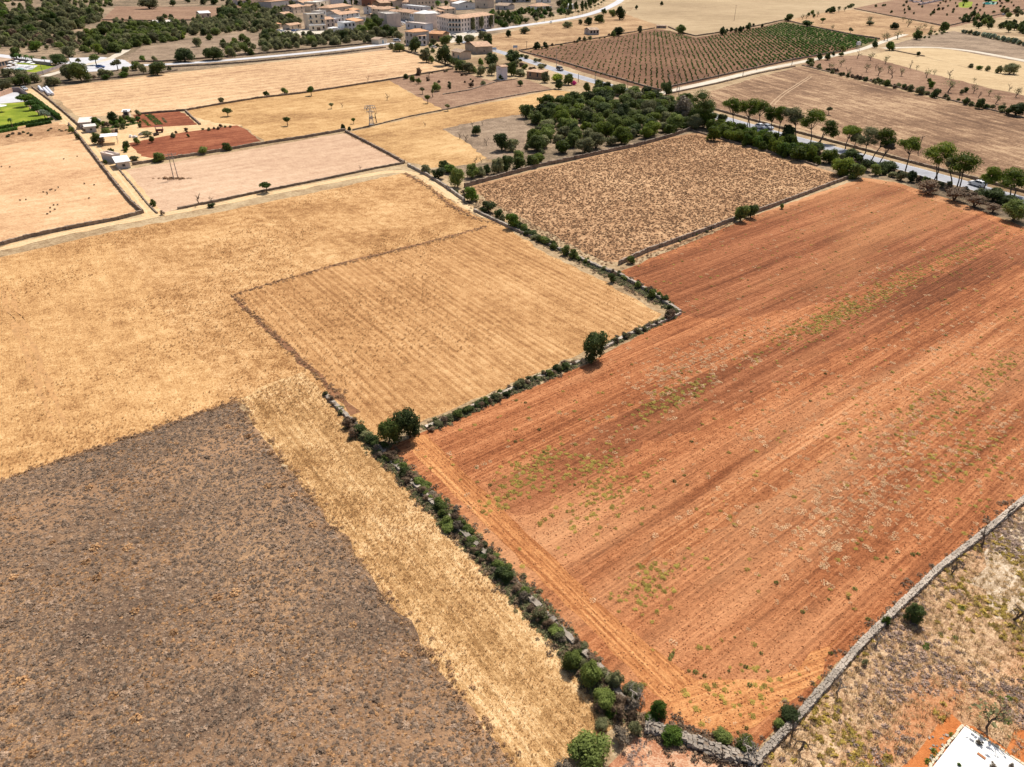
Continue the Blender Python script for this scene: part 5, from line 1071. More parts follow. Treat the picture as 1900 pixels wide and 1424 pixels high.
# trees around the village houses
for (b_, k, l) in [((690, 30, 712, 52), 'dark', 'big dark pine crown in front of the three storey house'), ((686, 26, 708, 44), 'dark', 'top of the big village pine'), ((674, 33, 692, 56), 'green', 'left part of the tree group in front of the village'), ((658, 46, 682, 64), 'green', 'green tree right of the white house'),
                   ((680, 42, 702, 62), 'pine', 'pine in the middle of the village tree group'), ((704, 46, 724, 66), 'green', 'right tree of the village tree group'), ((716, 50, 738, 70), 'dark', 'dark tree beside the three storey house'), ((728, 58, 748, 74), 'olive', 'olive tree left of the tall grey house'),
                   ((758, 69, 782, 97), 'dark', 'dark conical tree in front of the tall grey house'), ((796, 72, 812, 84), 'olive', 'low tree left of the orange brown house'), ((814, 66, 838, 86), 'green', 'dark tree right of the orange brown house'), ((808, 84, 842, 122), 'dark', 'very large dark tree beside the ruined cottage'),
                   ((778, 92, 802, 116), 'olive', 'round tree left of the very large dark one'), ((794, 104, 808, 118), 'green', 'small tree between the round and the very large tree'), ((836, 108, 856, 124), 'green', 'bush below the very large dark tree'), ((844, 66, 860, 83), 'green', 'tree on the yard edge above the stone farmhouse'),
                   ((858, 65, 882, 80), 'olive', 'olive tree above the stone farmhouse'), ((895, 60, 916, 90), 'green', 'tall green tree right of the stone farmhouse'), ((886, 58, 904, 74), 'olive', 'grey green tree behind the tall green one'), ((897, 98, 926, 125), 'dark', 'large round tree above the transformer tower'),
                   ((936, 93, 966, 118), 'dark', 'large round tree right of the transformer tower'), ((886, 108, 898, 122), 'bright', 'small tree left of the large round one'), ((843, 112, 871, 133), 'green', 'green bush of the row right of the pale field'), ((856, 116, 884, 136), 'olive', 'olive bush of the row right of the pale field'),
                   ((872, 122, 886, 136), 'green', 'small bush of the row right of the pale field'), ((882, 123, 902, 142), 'olive', 'lower bush of the row right of the pale field'), ((903, 118, 922, 140), 'olive', 'grey green tree left of the transformer tower'), ((938, 114, 960, 142), 'green', 'tree just right of the transformer tower'),
                   ((955, 128, 976, 142), 'olive', 'low bush between the tower and the low brown house'), ((720, 80, 732, 92), 'olive', 'bush at the end of the white road by the hut'), ((729, 80, 752, 96), 'green', 'bush row at the corner of the pale field'), ((925, 138, 936, 149), 'dark', 'dark shrub at the foot of the transformer tower'),
                   ((938, 56, 950, 69), 'dark', 'lone dark bush in the meadow below the ring road, left'), ((964, 50, 984, 63), 'olive', 'olive bush in the meadow below the ring road'), ((989, 78, 1003, 92), 'dark', 'dark round bush in the corner above the vineyard'), ((1006, 78, 1018, 90), 'dark', 'second dark bush in the corner above the vineyard'),
                   ((1083, 32, 1100, 47), 'dark', 'dark bush below the bend of the ring road'), ((1102, 27, 1122, 43), 'green', 'green tree below the bend of the ring road'), ((1115, 16, 1126, 28), 'dark', 'dark upright tree on the bend of the ring road'), ((1128, 18, 1144, 32), 'green', 'tree left in the clump at the tip of the tan field'),
                   ((1140, 12, 1161, 37), 'dark', 'biggest dark tree of the clump at the tip of the tan field'), ((1138, 50, 1158, 67), 'dark', 'dark round tree on the upper left wall of the vineyard'), ((1132, 57, 1144, 69), 'green', 'small green tree touching the dark round one on the vineyard wall'), ((1042, 41, 1064, 51), 'olive', 'low bushes at the edge of the meadow by the ring road'),
                   ((1072, 36, 1081, 46), 'olive', 'small bush at the edge of the meadow by the ring road'), ((1253, 46, 1274, 63), 'green', 'tree on the top wall of the vineyard'), ((1177, 10, 1185, 18), 'dark', 'tiny dark bush on the boundary of the tan field'), ((1224, 2, 1231, 11), 'dark', 'tiny dark bush higher on the boundary of the tan field'),
                   ((1182, 47, 1193, 62), 'olive', 'small tree near the top of the vineyard'), ((1072, 68, 1079, 78), 'olive', 'leftmost of three small bushes on the vineyard wall'), ((1081, 67, 1089, 78), 'olive', 'middle of three small bushes on the vineyard wall'), ((1091, 66, 1099, 77), 'olive', 'rightmost of three small bushes on the vineyard wall'),
                   ((1002, 134, 1022, 154), 'olive', 'grey green bush right of the low brown house'), ((1021, 138, 1048, 154), 'yellow', 'bright yellow green broom bush beside the road'), ((1028, 147, 1045, 166), 'dark', 'dark upright bush in front of the broom bush'), ((1044, 137, 1066, 158), 'green', 'grey green bush right of the broom bush'),
                   ((1058, 150, 1070, 158), 'pink', 'small pink flowering shrub by the verge'), ((1081, 152, 1096, 172), 'green', 'green bush on the road side above the thicket'), ((1100, 148, 1122, 168), 'green', 'bush left in the row below the country road'), ((1116, 152, 1136, 170), 'dark', 'dark bush in the row below the country road'),
                   ((1130, 156, 1156, 176), 'olive', 'olive bush in the row below the country road'), ((1106, 166, 1132, 188), 'dark', 'dark round bush at the top of the thicket'), ((1086, 172, 1108, 190), 'olive', 'grey bush at the top left of the thicket'), ((1051, 178, 1070, 200), 'green', 'tall bush at the upper left end of the thicket')]:
    bx(*b_, k, l)
thicket([(960, 104), (1000, 112), (1020, 124), (1000, 132), (955, 130), (950, 112)], 16, 1.2, 2.0, ['olive', 'brown', 'olive', 'green'], '%s bush on waste ground beside the tower', 'bushes on the waste ground', 511, (.5, .7), .8, name='waste_ground_bush')
thicket([(745, 78), (800, 88), (815, 84), (800, 104), (760, 100)], 10, 1.2, 2.0, ['olive', 'green'], '%s garden bush behind the pale field corner', 'garden bushes behind the pale field', 512, (.6, .8), 1.1)
thicket([(915, 40), (960, 20), (1000, 22), (1040, 20), (1060, 28), (1000, 40), (940, 52), (915, 54)], 60, 1.7, 3.2, ['green', 'bright', 'olive', 'dark', 'garden'], '%s tree in the gardens above the ring road', 'trees of the gardens above the ring road', 513, (.7, 1.0), .75, name='garden_tree', cat='tree')
thicket([(930, 14), (940, -14), (1130, -22), (1120, 4), (1060, 22), (1030, 14), (1020, 4), (995, 8)], 60, 3, 5.0, ['dark', 'green', 'olive', 'garden'], '%s tree in the large gardens at the top', 'trees of the large top gardens', 514, (.9, 1.2), .75, name='garden_tree', cat='tree')
thicket([(560, 22), (620, 0), (700, 2), (760, 12), (860, 4), (900, 12), (920, 30), (880, 20), (700, 24), (640, 36)], 22, 2, 3.4, ['green', 'dark', 'olive'], '%s tree between the village houses', 'trees between the village houses', 515, (.8, 1.1), 1.6, name='village_tree', cat='tree')
thicket([(905, 30), (925, 26), (950, 24), (950, 36), (925, 46), (912, 44)], 16, 2, 3.4, ['green', 'olive', 'garden'], '%s tree right of the long apartment building', 'trees right of the apartment building', 516, (.8, 1.1), .8, name='village_tree', cat='tree')
thicket([(1335, 63), (1425, 44), (1432, 47), (1340, 68)], 15, 1.1, 2.1, ['dark', 'olive', 'dark'], '%s tree in the row behind the vineyard', 'trees on the far vineyard wall', 517, (.9, 1.3), .7, name='row_tree', cat='tree')
# right hand side
for (b_, k, l) in [((1653, 42, 1670, 55), 'dark', 'lone round dark tree in the almond meadow'), ((1488, 38, 1509, 50), 'dark', 'dark spreading tree at the corner of the vineyard'), ((1643, 77, 1661, 94), 'bright', 'bright round tree between the two tracks'), ((1694, 56, 1713, 74), 'green', 'green tree at the right end of the almond meadow'),
                   ((1744, 41, 1763, 60), 'green', 'large green tree where the orchard walls meet'), ((1496, 108, 1512, 122), 'green', 'bush at the left end of the vineyard track'), ((1516, 97, 1527, 113), 'dark', 'first dark bush beside the vineyard track'), ((1530, 97, 1542, 112), 'dark', 'second dark bush beside the vineyard track'),
                   ((1543, 92, 1550, 108), 'dark', 'small cypress beside the vineyard track'), ((1555, 97, 1567, 105), 'dark', 'low dark bush beside the vineyard track'), ((1559, 84, 1571, 96), 'green', 'bush above the vineyard track'), ((1618, 74, 1630, 90), 'dark', 'dark tree near the water tank'), ((1728, 165, 1745, 182), 'dark', 'dark bush on the wall above the brown field, middle'),
                   ((1811, 182, 1828, 203), 'dark', 'dark bush on the wall above the brown field, right'), ((1871, 191, 1905, 216), 'dark', 'largest dark bush at the right edge above the brown field'), ((1786, 179, 1798, 197), 'dark', 'narrow dark bush on the wall above the brown field'), ((1684, 157, 1696, 170), 'olive', 'olive bush on the wall above the brown field'),
                   ((1629, 147, 1641, 156), 'green', 'left of two green bushes on the wall above the brown field'), ((1640, 148, 1653, 160), 'green', 'right of two green bushes on the wall above the brown field'), ((1699, 160, 1716, 176), 'olive', 'twiggy bush on the wall above the brown field'), ((1723, 151, 1735, 165), 'bright', 'bright bush among the almond trees'),
                   ((1719, 145, 1730, 155), 'green', 'small green bush among the almond trees'), ((1788, 162, 1797, 172), 'bright', 'tiny bright bush among the almond trees'), ((1780, 165, 1789, 177), 'olive', 'tiny grey bush among the almond trees'), ((1700, 96, 1708, 105), 'dark', 'small dark bush at the bank below the white track'),
                   ((1860, 118, 1892, 138), 'olive', 'olive bush at the right edge below the white track'), ((1847, 122, 1861, 136), 'olive', 'grey bush at the right edge below the white track'), ((1828, 122, 1839, 132), 'olive', 'small bush left of the grey one below the white track'), ((1812, 122, 1824, 130), 'bright', 'bright small bush below the white track'),
                   ((1797, 118, 1807, 126), 'olive', 'tiny bush below the white track'), ((1455, 26, 1472, 40), 'green', 'green tree on the edge of the tan field'), ((1538, 12, 1552, 25), 'dark', 'dark bush right of the tan field'), ((1576, 7, 1586, 14), 'dark', 'lone dark bush at the top right of the tan field'),
                   ((1607, 43, 1622, 44), 'olive', 'low bush in the almond meadow')]:
    bx(*b_, k, l)
thicket([(1480, 34), (1530, 20), (1582, 12), (1580, 18), (1530, 28), (1486, 40)], 14, 1.2, 2.3, ['olive', 'dark', 'green'], '%s bush at the right edge of the tan field', 'bushes at the edge of the tan field', 518, (.7, 1.0), .9, name='boundary_shrub')
thicket([(1780, 30), (1800, 26), (1826, 34), (1845, 46), (1838, 62), (1806, 52), (1785, 50)], 22, 1.8, 3.4, ['dark', 'green', 'dark'], '%s tree in the clump above the oleanders', 'trees of the dark clump', 519, (.8, 1.1), .65, name='clump_tree', cat='tree')
thicket([(1850, 50), (1880, 44), (1905, 56), (1960, 66), (1960, 84), (1905, 74), (1850, 62)], 24, 1.8, 3.3, ['dark', 'green', 'dark'], '%s tree in the right edge clump', 'trees of the right edge clump', 520, (.8, 1.1), .65, name='clump_tree', cat='tree')
thicket([(1858, 24), (1890, 14), (1900, 30), (1870, 36)], 9, 1.8, 3.2, ['olive', 'green'], '%s tree at the far right by the walled lane', 'trees by the walled lane', 521, (.7, 1.0), .8)
thicket([(1758, -2), (1770, -16), (1960, -30), (1960, -6), (1880, 6), (1830, 8), (1800, 12), (1765, 10)], 46, 2.4, 4.4, ['dark', 'green', 'garden', 'dark'], '%s tree around the top right pool garden', 'trees around the pool garden', 522, (.9, 1.2), .8, name='garden_tree', cat='tree')
hedge([(1787, 62), (1830, 70), (1870, 79), (1905, 87), (1960, 100)], 44, 1.3, 1.9, ['pale', 'pale', 'pale', 'olive'], '%s oleander bush in the upper right hedge', 'oleander hedge bushes', .3, (.85, 1.05), seed=31, name='oleander_bush')
thicket([(1700, 66), (1745, 56), (1770, 60), (1740, 70), (1700, 76)], 12, 1.0, 1.8, ['olive', 'green'], '%s bush in the strip below the almond meadow', 'bushes in the weedy strip', 523, (.5, .8), 1.1, name='boundary_shrub')
ALM = [(675, 430, 365), (770, 445, 385), (880, 470, 405), (1060, 505, 440), (1110, 515, 478), (740, 530, 465), (810, 510, 465), (830, 555, 485), (905, 535, 475), (930, 578, 495), (995, 560, 500), (555, 490, 430), (600, 550, 490), (1185, 572, 510), (1240, 550, 510), (1355, 578, 500), (1340, 680, 575),
       (1530, 605, 570), (1790, 670, 610), (1840, 715, 640), (1530, 685, 620), (1565, 722, 670), (1640, 705, 655), (1690, 765, 690), (1690, 815, 770), (1740, 805, 750), (480, 520, 460), (700, 580, 540), (1130, 690, 630), (610, 565, 520)]
for i, (a, b_, c_) in enumerate(ALM):
    bare(1420+a/3.958, b_/3.958, c_/3.958, ('half dead almond tree between the right hand fields, ' if i % 3 else 'leafless almond tree between the right hand fields, ') + ('left' if a < 720 else 'middle left' if a < 950 else 'middle' if a < 1250 else 'middle right' if a < 1580 else 'right') + (' back' if b_ < 560 else ' front'), 'old almond trees at the right', leaves='olive' if i % 3 else None, name='almond_tree', cat='almond tree')
ALM2 = [(872, 300, 235), (970, 290, 220), (765, 175, 120), (755, 172, 125), (490, 222, 180), (1045, 200, 140), (1170, 215, 175), (1215, 235, 190), (1120, 250, 180), (895, 300, 250), (1010, 160, 120), (380, 125, 80), (540, 90, 50), (580, 85, 50), (270, 145, 105), (300, 140, 105)]
for i, (a, b_, c_) in enumerate(ALM2):
    bare(1420+a/3.958, b_/3.958, c_/3.958, 'twiggy olive tree in the almond meadow at the top right', 'trees of the almond meadow', leaves='olive', name='almond_tree', cat='almond tree')
tree(1525, 44, 33, 10, 'bright', 'small bright tree in the almond meadow', stem=.3); tree(1577, 63, 51, 10, 'olive', 'small grey tree on the wall of the almond meadow', stem=.3)
tree(1537, 213, 198, 11, 'olive', 'tiny lone tree in the big brown field behind the road', stem=.35)
ro = np.random.default_rng(9); pts = spread(PL([(1650, 8), (1730, -4), (1880, 0), (1890, 14), (1750, 46), (1716, 38), (1600, 14)]), 400, ro); got = []
for X, Y in pts:
    if len(got) >= 60: break
    if all((X-a)**2+(Y-b)**2 > 60 for a, b in got):
        got.append((X, Y)); put_bush(X, Y, ro.uniform(1.0, 2.0), ro.uniform(.9, 1.7), ['olive', 'olive', 'brown', 'green'][int(ro.integers(4))], 'young orchard tree in the reddish orchard at the upper right', 'young orchard trees', 'orchard_tree', 'tree', LO)
# small dots of brush and dark weeds in the fallow left field
for i, (a, b_) in enumerate([(345, 548), (370, 530), (382, 525), (408, 532), (430, 510), (320, 545), (150, 605), (192, 600), (395, 640), (425, 638), (405, 672), (370, 690), (348, 705), (372, 660), (75, 360), (12, 358), (470, 302), (568, 282), (622, 482), (692, 492), (655, 590), (350, 558)]):
    X, Y = P(a/3.958, 220+b_/3.958); put_bush(X, Y, .3, .2, 'brown', 'dark dead tuft in the pale left field', 'dead tufts of the pale left field', 'dead_tuft', 'tuft', SCR)

# scrub and brambles on the far field boundaries
thicket([(1490, 119), (1560, 137), (1640, 154), (1760, 183), (1880, 212), (1880, 217), (1760, 189), (1640, 160), (1560, 142), (1490, 124)], 60, .7, 1.5, ['olive', 'brown', 'olive', 'dark'], '%s shrub on the wall above the big brown field', 'shrubs on the wall above the brown field', 611, (.6, .9), .8, name='boundary_shrub')
thicket([(965, 94), (1137, 66), (1137, 71), (965, 99)], 12, .7, 1.3, ['olive', 'brown'], '%s shrub on the upper left vineyard wall', 'shrubs on the upper left vineyard wall', 612, (.6, .9), 1.0, name='boundary_shrub')
thicket([(1330, 227), (1560, 291), (1700, 328), (1900, 386), (1900, 400), (1700, 342), (1560, 305), (1330, 240)], 60, .5, 1.3, ['olive', 'brown', 'green', 'dark'], '%s shrub on the near verge of the country road', 'shrubs on the road verge', 613, (.5, .9), 1.0, name='verge_shrub')
thicket([(722, 149), (790, 135), (840, 130), (905, 148), (890, 152), (800, 160), (740, 152)], 14, .5, 1.0, ['brown', 'olive'], '%s shrub at the brown fallow edge', 'shrubs at the brown fallow edge', 614, (.5, .8), 1.0, name='boundary_shrub')
# ================================================================== THE VINEYARD
va = np.array(P(1232, 160)); vb = np.array(P(1222, 80)); vd = (vb-va)/np.linalg.norm(vb-va); vn = np.array([-vd[1], vd[0]])
vp = PL([(975, 98), (1137, 72), (1215, 58), (1243, 60), (1291, 73), (1331, 66), (1420, 51), (1455, 43), (1630, 75), (1565, 95), (1470, 111), (1407, 124), (1251, 160), (1213, 167), (1104, 137)])
rv_ = np.random.default_rng(3); vs = []
for i in range(-120, 170):
    for j in range(-10, 180):
        q = va + vn*(-i*2.8) + vd*(j*2.7) + rv_.normal(size=2)*.3
        vs.append(q)
vs = np.array(vs); vs = vs[inpoly(vs, vp)]; vs = vs[np.abs(vs[:, 0]) < vs[:, 1]*.8]
pxs = np.array([W2P(*q) for q in vs]); keep = rv_.uniform(size=len(vs)) < np.clip(.30 + (pxs[:, 0]-1000)/480, .25, .85); vs, pxs = vs[keep], pxs[keep]
o_ = np.argsort(-pxs[:, 1]); vs = vs[o_]; pxs = pxs[o_]
for (X, Y), (px_, py_) in zip(vs[:300], pxs[:300]):
    put_bush(float(X), float(Y), rv_.uniform(.26, .46), rv_.uniform(.26, .42), 'garden' if px_ > 1150 else 'green', 'low green vine in the dark red vineyard, ' + ('far left' if px_ < 1060 else 'left' if px_ < 1130 else 'left of its tip' if px_ < 1190 else 'at its tip' if px_ < 1240 else 'right of its tip' if px_ < 1300 else 'right' if px_ < 1370 else 'far right') + (' front' if py_ > 150 else ' behind' if py_ > 140 else ' farther in'), 'vines in the vineyard', 'vine', 'vine', LO)
rest = vs[300:]; sz = rv_.uniform(.3, .6, len(rest)) + np.clip((pxs[300:, 0]-1250)/600, 0, .45)
V, F, T = foliage(7, [(0, 0, .4, .6), (.4, 0, .35, .4), (-.3, .3, .35, .4), (0, -.4, .4, .4)], 90, .2, .9)
scatter('vines', 'rows of green vines over the far part of the dark red vineyard', 'vines', (V, F, T), rest, sz, None, LM['garden'], rv_)
wv = spread(PL([(1300, 76), (1331, 66), (1420, 51), (1455, 43), (1630, 75), (1560, 92), (1480, 82), (1400, 74)]), 1500, rv_)
scatter('vineyard_weeds', 'green weeds at the upper right of the vineyard', 'weeds', B3, clumped(wv, rv_, 14, .2, 55), .4, .9, LM['garden'], rv_, zs=.6)
wv = spread(PL([(1200, 62), (1243, 58), (1290, 72), (1240, 74)]), 260, rv_)
scatter('vineyard_weeds', 'green weeds at the upper corner of the vineyard', 'weeds', B3, wv, .3, .7, LM['garden'], rv_, zs=.6)
# ================================================================== BUILDINGS
def bm(name, col, var=.18, **kw): return plain(name, col, .9, var, .35, **kw)
M_ = dict(cream=bm('cream_render', (.74, .62, .48)), white=bm('white_render', (.82, .80, .77)), beige=bm('beige_render', (.64, .52, .41)), pink=bm('pinkish_render', (.74, .62, .54)), grey=bm('grey_render', (.52, .48, .45)), brown=bm('brown_render', (.36, .23, .15)), brick=bm('red_brick_render', (.38, .17, .10)), lilac=bm('whitewash', (.78, .75, .76)),
          stone=bm('rubble_masonry', (.40, .33, .27), .35, bump=.5), tile=plain('clay_roof_tiles', (.52, .32, .20), .9, .4, .6, bump=.5, bscale=3), tiled=plain('old_roof_tiles', (.42, .30, .21), .9, .4, .6, bump=.5, bscale=3), tileo=plain('orange_roof_tiles', (.62, .32, .16), .9, .35, .6, bump=.4, bscale=3),
          flatroof=bm('pale_roof_screed', (.68, .62, .55)), white2=bm('white_roof', (.80, .78, .76)), glass=plain('dark_window_glass', (.03, .035, .045), .25, .2, 1), frame=bm('window_frame', (.50, .44, .38)), shutter=bm('brown_shutter', (.12, .06, .035)), blue=bm('blue_door_paint', (.08, .28, .42)), wood=bm('dark_wood', (.08, .05, .035)), steel=bm('galvanised_steel', (.40, .41, .43)))
mb = MB(); mb.box(-.5, .5, -.06, .0, 0, 1, 0); mb.box(-.44, .44, -.075, -.06, .05, .95, 1); WIN = mb.mesh('window', [M_['frame'], M_['glass']])
mb = MB(); mb.box(-.5, .5, -.07, .0, 0, 1, 0); mb.box(-.42, -.03, -.09, -.07, .03, .97, 1); mb.box(.03, .42, -.09, -.07, .03, .97, 1); DOOR = mb.mesh('door', [M_['frame'], M_['shutter']])
def doorcol(o, m): o.material_slots[1].link = 'OBJECT'; o.material_slots[1].material = m
def roof_mesh(kind, L, D, h, mat, over=.35, ry=None, up=None):
    mb = MB(); up = up if up is not None else min(D, L)*.17
    x0, x1, y0, y1 = -over, L+over, -over, D+over; t = .14
    if kind == 'gablex': a = [(x0, y0, h), (x1, y0, h), (x1, (y0+y1)/2, h+up), (x0, (y0+y1)/2, h+up), (x1, y1, h), (x0, y1, h)]; f = [(0, 1, 2, 3), (3, 2, 4, 5)]; gab = [(0, 0, h), (0, D, h), (0, D/2, h+up*.92)], [(L, 0, h), (L, D, h), (L, D/2, h+up*.92)]
    elif kind == 'gabley': a = [(x0, y0, h), ((x0+x1)/2, y0, h+up), ((x0+x1)/2, y1, h+up), (x0, y1, h), (x1, y0, h), (x1, y1, h)]; f = [(0, 1, 2, 3), (1, 4, 5, 2)]; gab = [(0, 0, h), (L, 0, h), (L/2, 0, h+up*.92)], [(0, D, h), (L, D, h), (L/2, D, h+up*.92)]
    elif kind == 'hip':
        k = min(L, D)*.5; m0, m1 = (x0+k, x1-k) if L > D else ((x0+x1)/2-.3, (x0+x1)/2+.3); n0, n1 = ((y0+y1)/2-.01, (y0+y1)/2+.01) if L > D else (y0+k, y1-k)
        a = [(x0, y0, h), (x1, y0, h), (x1, y1, h), (x0, y1, h), (m0, n0, h+up), (m1, n0, h+up), (m1, n1, h+up), (m0, n1, h+up)]; f = [(0, 1, 5, 4), (1, 2, 6, 5), (2, 3, 7, 6), (3, 0, 4, 7), (4, 5, 6, 7)]; gab = []
    elif kind == 'shed': a = [(x0, y0, h), (x1, y0, h), (x1, y1, h+up), (x0, y1, h+up)]; f = [(0, 1, 2, 3)]; gab = [(0, 0, h), (0, D, h), (0, D, h+up*.95)], [(L, 0, h), (L, D, h), (L, D, h+up*.95)]
    else:
        mb.box(-.05, L+.05, -.05, D+.05, h, h+.12)
        for q in ((-.06, L+.06, -.06, .16), (-.06, L+.06, D-.16, D+.06), (-.06, .16, .16, D-.16), (L-.16, L+.06, .16, D-.16)): mb.box(*q, h+.12, h+.55)
        return mb, []
    n = len(a); mb.add([(x, y, z) for x, y, z in a], f); mb.add([(x, y, z-t) for x, y, z in a], [tuple(reversed(q)) for q in f])
    ed = {}
    for q in f:
        for i in range(len(q)): e = (q[i], q[(i+1) % len(q)]); ed[e] = 1
    for (i, j) in ed:
        if (j, i) not in ed: mb.add([a[i], a[j], (a[j][0], a[j][1], a[j][2]-t), (a[i][0], a[i][1], a[i][2]-t)], [(0, 3, 2, 1)])
    return mb, gab
def building(A, B, D, h, roof, wm, rm, name, label, cat='house', nx=3, ns=0, side=0, door=None, balcony=0, group=None, garage=None, ww=1.5, wh=1.9, up=None, deep=None, chimney=False, parent=None, sidewin=2, shutter=False):
    """A, B: left and right foot of the visible front in the photograph; D depth, h eaves height in metres"""
    a = np.array(P(*A)); b = np.array(P(*B)); L = float(np.linalg.norm(b-a)); rz = math.atan2(b[1]-a[1], b[0]-a[0])
    if parent is None: root = thing(name, label, cat, (a[0], a[1], 0), rz, group); base = (0, 0, 0)
    else: root = parent
    mb = MB(); mb.box(0, L, 0, D, -.1, h)
    rmb, gab = roof_mesh(roof, L, D, h, rm, up=up)
    for g_ in gab: mb.add(g_, [(0, 1, 2), (2, 1, 0)])
    def place(o):
        if parent is not None:
            la = np.array([a[0]-root.location[0], a[1]-root.location[1]]); c_, s_ = math.cos(-root.rotation_euler[2]), math.sin(-root.rotation_euler[2])
            rr = rz - root.rotation_euler[2]; p_ = np.array([la[0]*c_-la[1]*s_, la[0]*s_+la[1]*c_]); x, y = o.location[0], o.location[1]
            o.location[0] = p_[0] + x*math.cos(rr) - y*math.sin(rr); o.location[1] = p_[1] + x*math.sin(rr) + y*math.cos(rr); o.rotation_euler[2] += rr
        return o
    place(mb.build('wall', wm, root)); place(rmb.build('roof', rm, root))
    ns = ns or max(1, round(h/3.2)); fh = h/ns
    for s in range(ns):
        for i in range(nx):
            x = L*(i+.5)/nx
            if s == 0 and door is not None and i == door:
                o = link('door', DOOR, root); o.location = (x, 0, 0); o.scale = (1.2, 1, 2.2); place(o)
                if cat in ('hut', 'ruin'): doorcol(o, M_['blue'])
                continue
            if s == 0 and garage is not None and i == garage:
                o = link('garage_door', DOOR, root); o.location = (x, 0, 0); o.scale = (2.8, 1, 2.4); doorcol(o, M_['shutter']); place(o); continue
            o = link('window', WIN, root); o.location = (x, 0, s*fh+fh*.32); o.scale = (ww, 1, wh); place(o)
            if balcony and s > 0 and i % balcony == 0:
                bmb = MB(); bmb.box(-1.3, 1.3, -1.0, 0, 0, .15, 0); bmb.box(-1.3, 1.3, -1.0, -.94, .15, 1.0, 1); bmb.box(-1.3, -1.24, -.94, 0, .15, 1.0, 1); bmb.box(1.24, 1.3, -.94, 0, .15, 1.0, 1)
                o = bmb.build('balcony', [wm, M_['steel']], root); o.location = (x, 0, s*fh); place(o)
        for sd in ((-1,) if side < 0 else (1,) if side == 1 else (-1, 1) if side == 2 else ()):
            for i in range(sidewin):
                y = D*(i+.5)/sidewin; o = link('window', WIN, root); o.location = (0 if sd < 0 else L, y, s*fh+fh*.32); o.scale = (ww, 1, wh); o.rotation_euler = (0, 0, -math.pi/2 if sd < 0 else math.pi/2); place(o)
    if chimney:
        c_ = MB(); c_.box(-.3, .3, -.3, .3, 0, 1.5); c_.box(-.38, .38, -.38, .38, 1.5, 1.62); o = c_.build('chimney', wm, root); o.location = (L*.7, D*.55, h+.2); place(o)
    return root
b1 = building((574, 55.5), (605, 54), 12, 10.6, 'flat', M_['cream'], M_['flatroof'], 'apartment_house', 'tall cream apartment house with balconies at the left of the village', nx=3, ns=3, side=-1, balcony=2, sidewin=0)
building((577, 58), (606, 56.6), 4, 3.6, 'flat', M_['cream'], M_['white2'], 'annex', 'low cream annex with a brown garage door in front of the tall cream house', nx=3, garage=1, up=.3)
building((606, 52), (622, 50.5), 12, 6.0, 'gablex', M_['pink'], M_['tile'], 'house', 'pinkish house with tiled roof right of the tall cream house', nx=2, ns=2)
building((545, 27), (566, 24), 12, 6.0, 'gablex', M_['beige'], M_['tile'], 'house', 'beige house with tiled roof behind and left of the tall cream house', nx=2, side=-1)
building((538, 56), (560, 53), 7, 3.2, 'gablex', M_['beige'], M_['tile'], 'farm_shed', 'low tiled shed left of the tall cream house', 'shed', nx=2, ns=1, door=0)
building((513, 52), (523, 51), 4, 2.6, 'shed', M_['beige'], M_['tileo'], 'small_shed', 'small orange roofed shed beside the parking yard', 'shed', nx=1, ns=1)
building((640, 61.5), (661, 60.2), 12, 6.6, 'flat', M_['white'], M_['white2'], 'house', 'bright white two storey house with dark windows and roof terrace', nx=3, ns=2, side=-1, sidewin=0, balcony=3)
building((629, 62.5), (640, 61.5), 7, 3.0, 'flat', M_['white'], M_['white2'], 'garage', 'white garage with blue door beside the bright white house', 'garage', nx=1, ns=1, garage=0)
building((608, 60), (630, 61), 8, 2.8, 'shed', M_['white'], M_['white2'], 'low_shed', 'low white flat roofed shed left of the blue garage door', 'shed', nx=2, ns=1, up=.3)
building((661, 53), (676, 50), 9, 5.0, 'shed', M_['cream'], M_['tileo'], 'house', 'small house with orange roof right of the bright white house', nx=1, ns=1)
building((632, 41), (668, 36), 12, 5.5, 'gablex', M_['white'], M_['tile'], 'house', 'white house with dark window openings behind the bright white house', nx=4, ns=2, up=1.8)
building((703, 47.5), (719, 51.5), 12, 9.6, 'flat', M_['pink'], M_['flatroof'], 'apartment_house', 'pinkish three storey apartment house behind the big pine', nx=2, ns=3, side=0)
building((719, 51.5), (740, 50.2), 14, 9.5, 'flat', M_['pink'], M_['flatroof'], 'apartment_house', 'pinkish three storey house front with two rows of dark windows', nx=3, ns=3)
building((690, 29), (708, 31), 12, 6, 'hip', M_['cream'], M_['tile'], 'house', 'cream house with tiled roof above the big pine', nx=2, ns=2)
for i, (A, B, w_, l) in enumerate([((740, 37), (752, 39.3), 'beige', 'left terraced house in the street row'), ((752, 39.3), (761, 41), 'cream', 'second terraced house in the street row'), ((761, 41), (772, 43), 'white', 'third terraced house with white front in the street row'), ((772, 43), (783, 45.5), 'beige', 'terraced house at the right end of the street row')]):
    building(A, B, 12, 6.8 + .3*(i % 2), 'gablex', M_[w_], M_['tile'], 'terraced_house', l, nx=3, ns=2, door=1, group='terraced houses in the village street', chimney=i % 2 == 0)
building((782, 45.5), (790, 53), 12, 10, 'flat', M_['pink'], M_['flatroof'], 'corner_house', 'left wing of the corner house with the white roof', nx=2, ns=3)
building((790, 53), (810, 51), 13, 10.4, 'hip', M_['cream'], M_['white2'], 'corner_house', 'corner house with balconies and a pale hipped roof', nx=3, ns=3, balcony=1)
ap = building((811, 55), (833, 60.5), 13, 9.6, 'hip', M_['pink'], M_['tile'], 'apartment_building', 'long three storey apartment building with clay tiled roofs on the street bend', 'apartment building', nx=5, ns=3)
building((833, 60.5), (856, 61), 13, 9.6, 'hip', M_['pink'], M_['tile'], 'apartment_building', '', nx=4, ns=3, balcony=1, parent=ap)
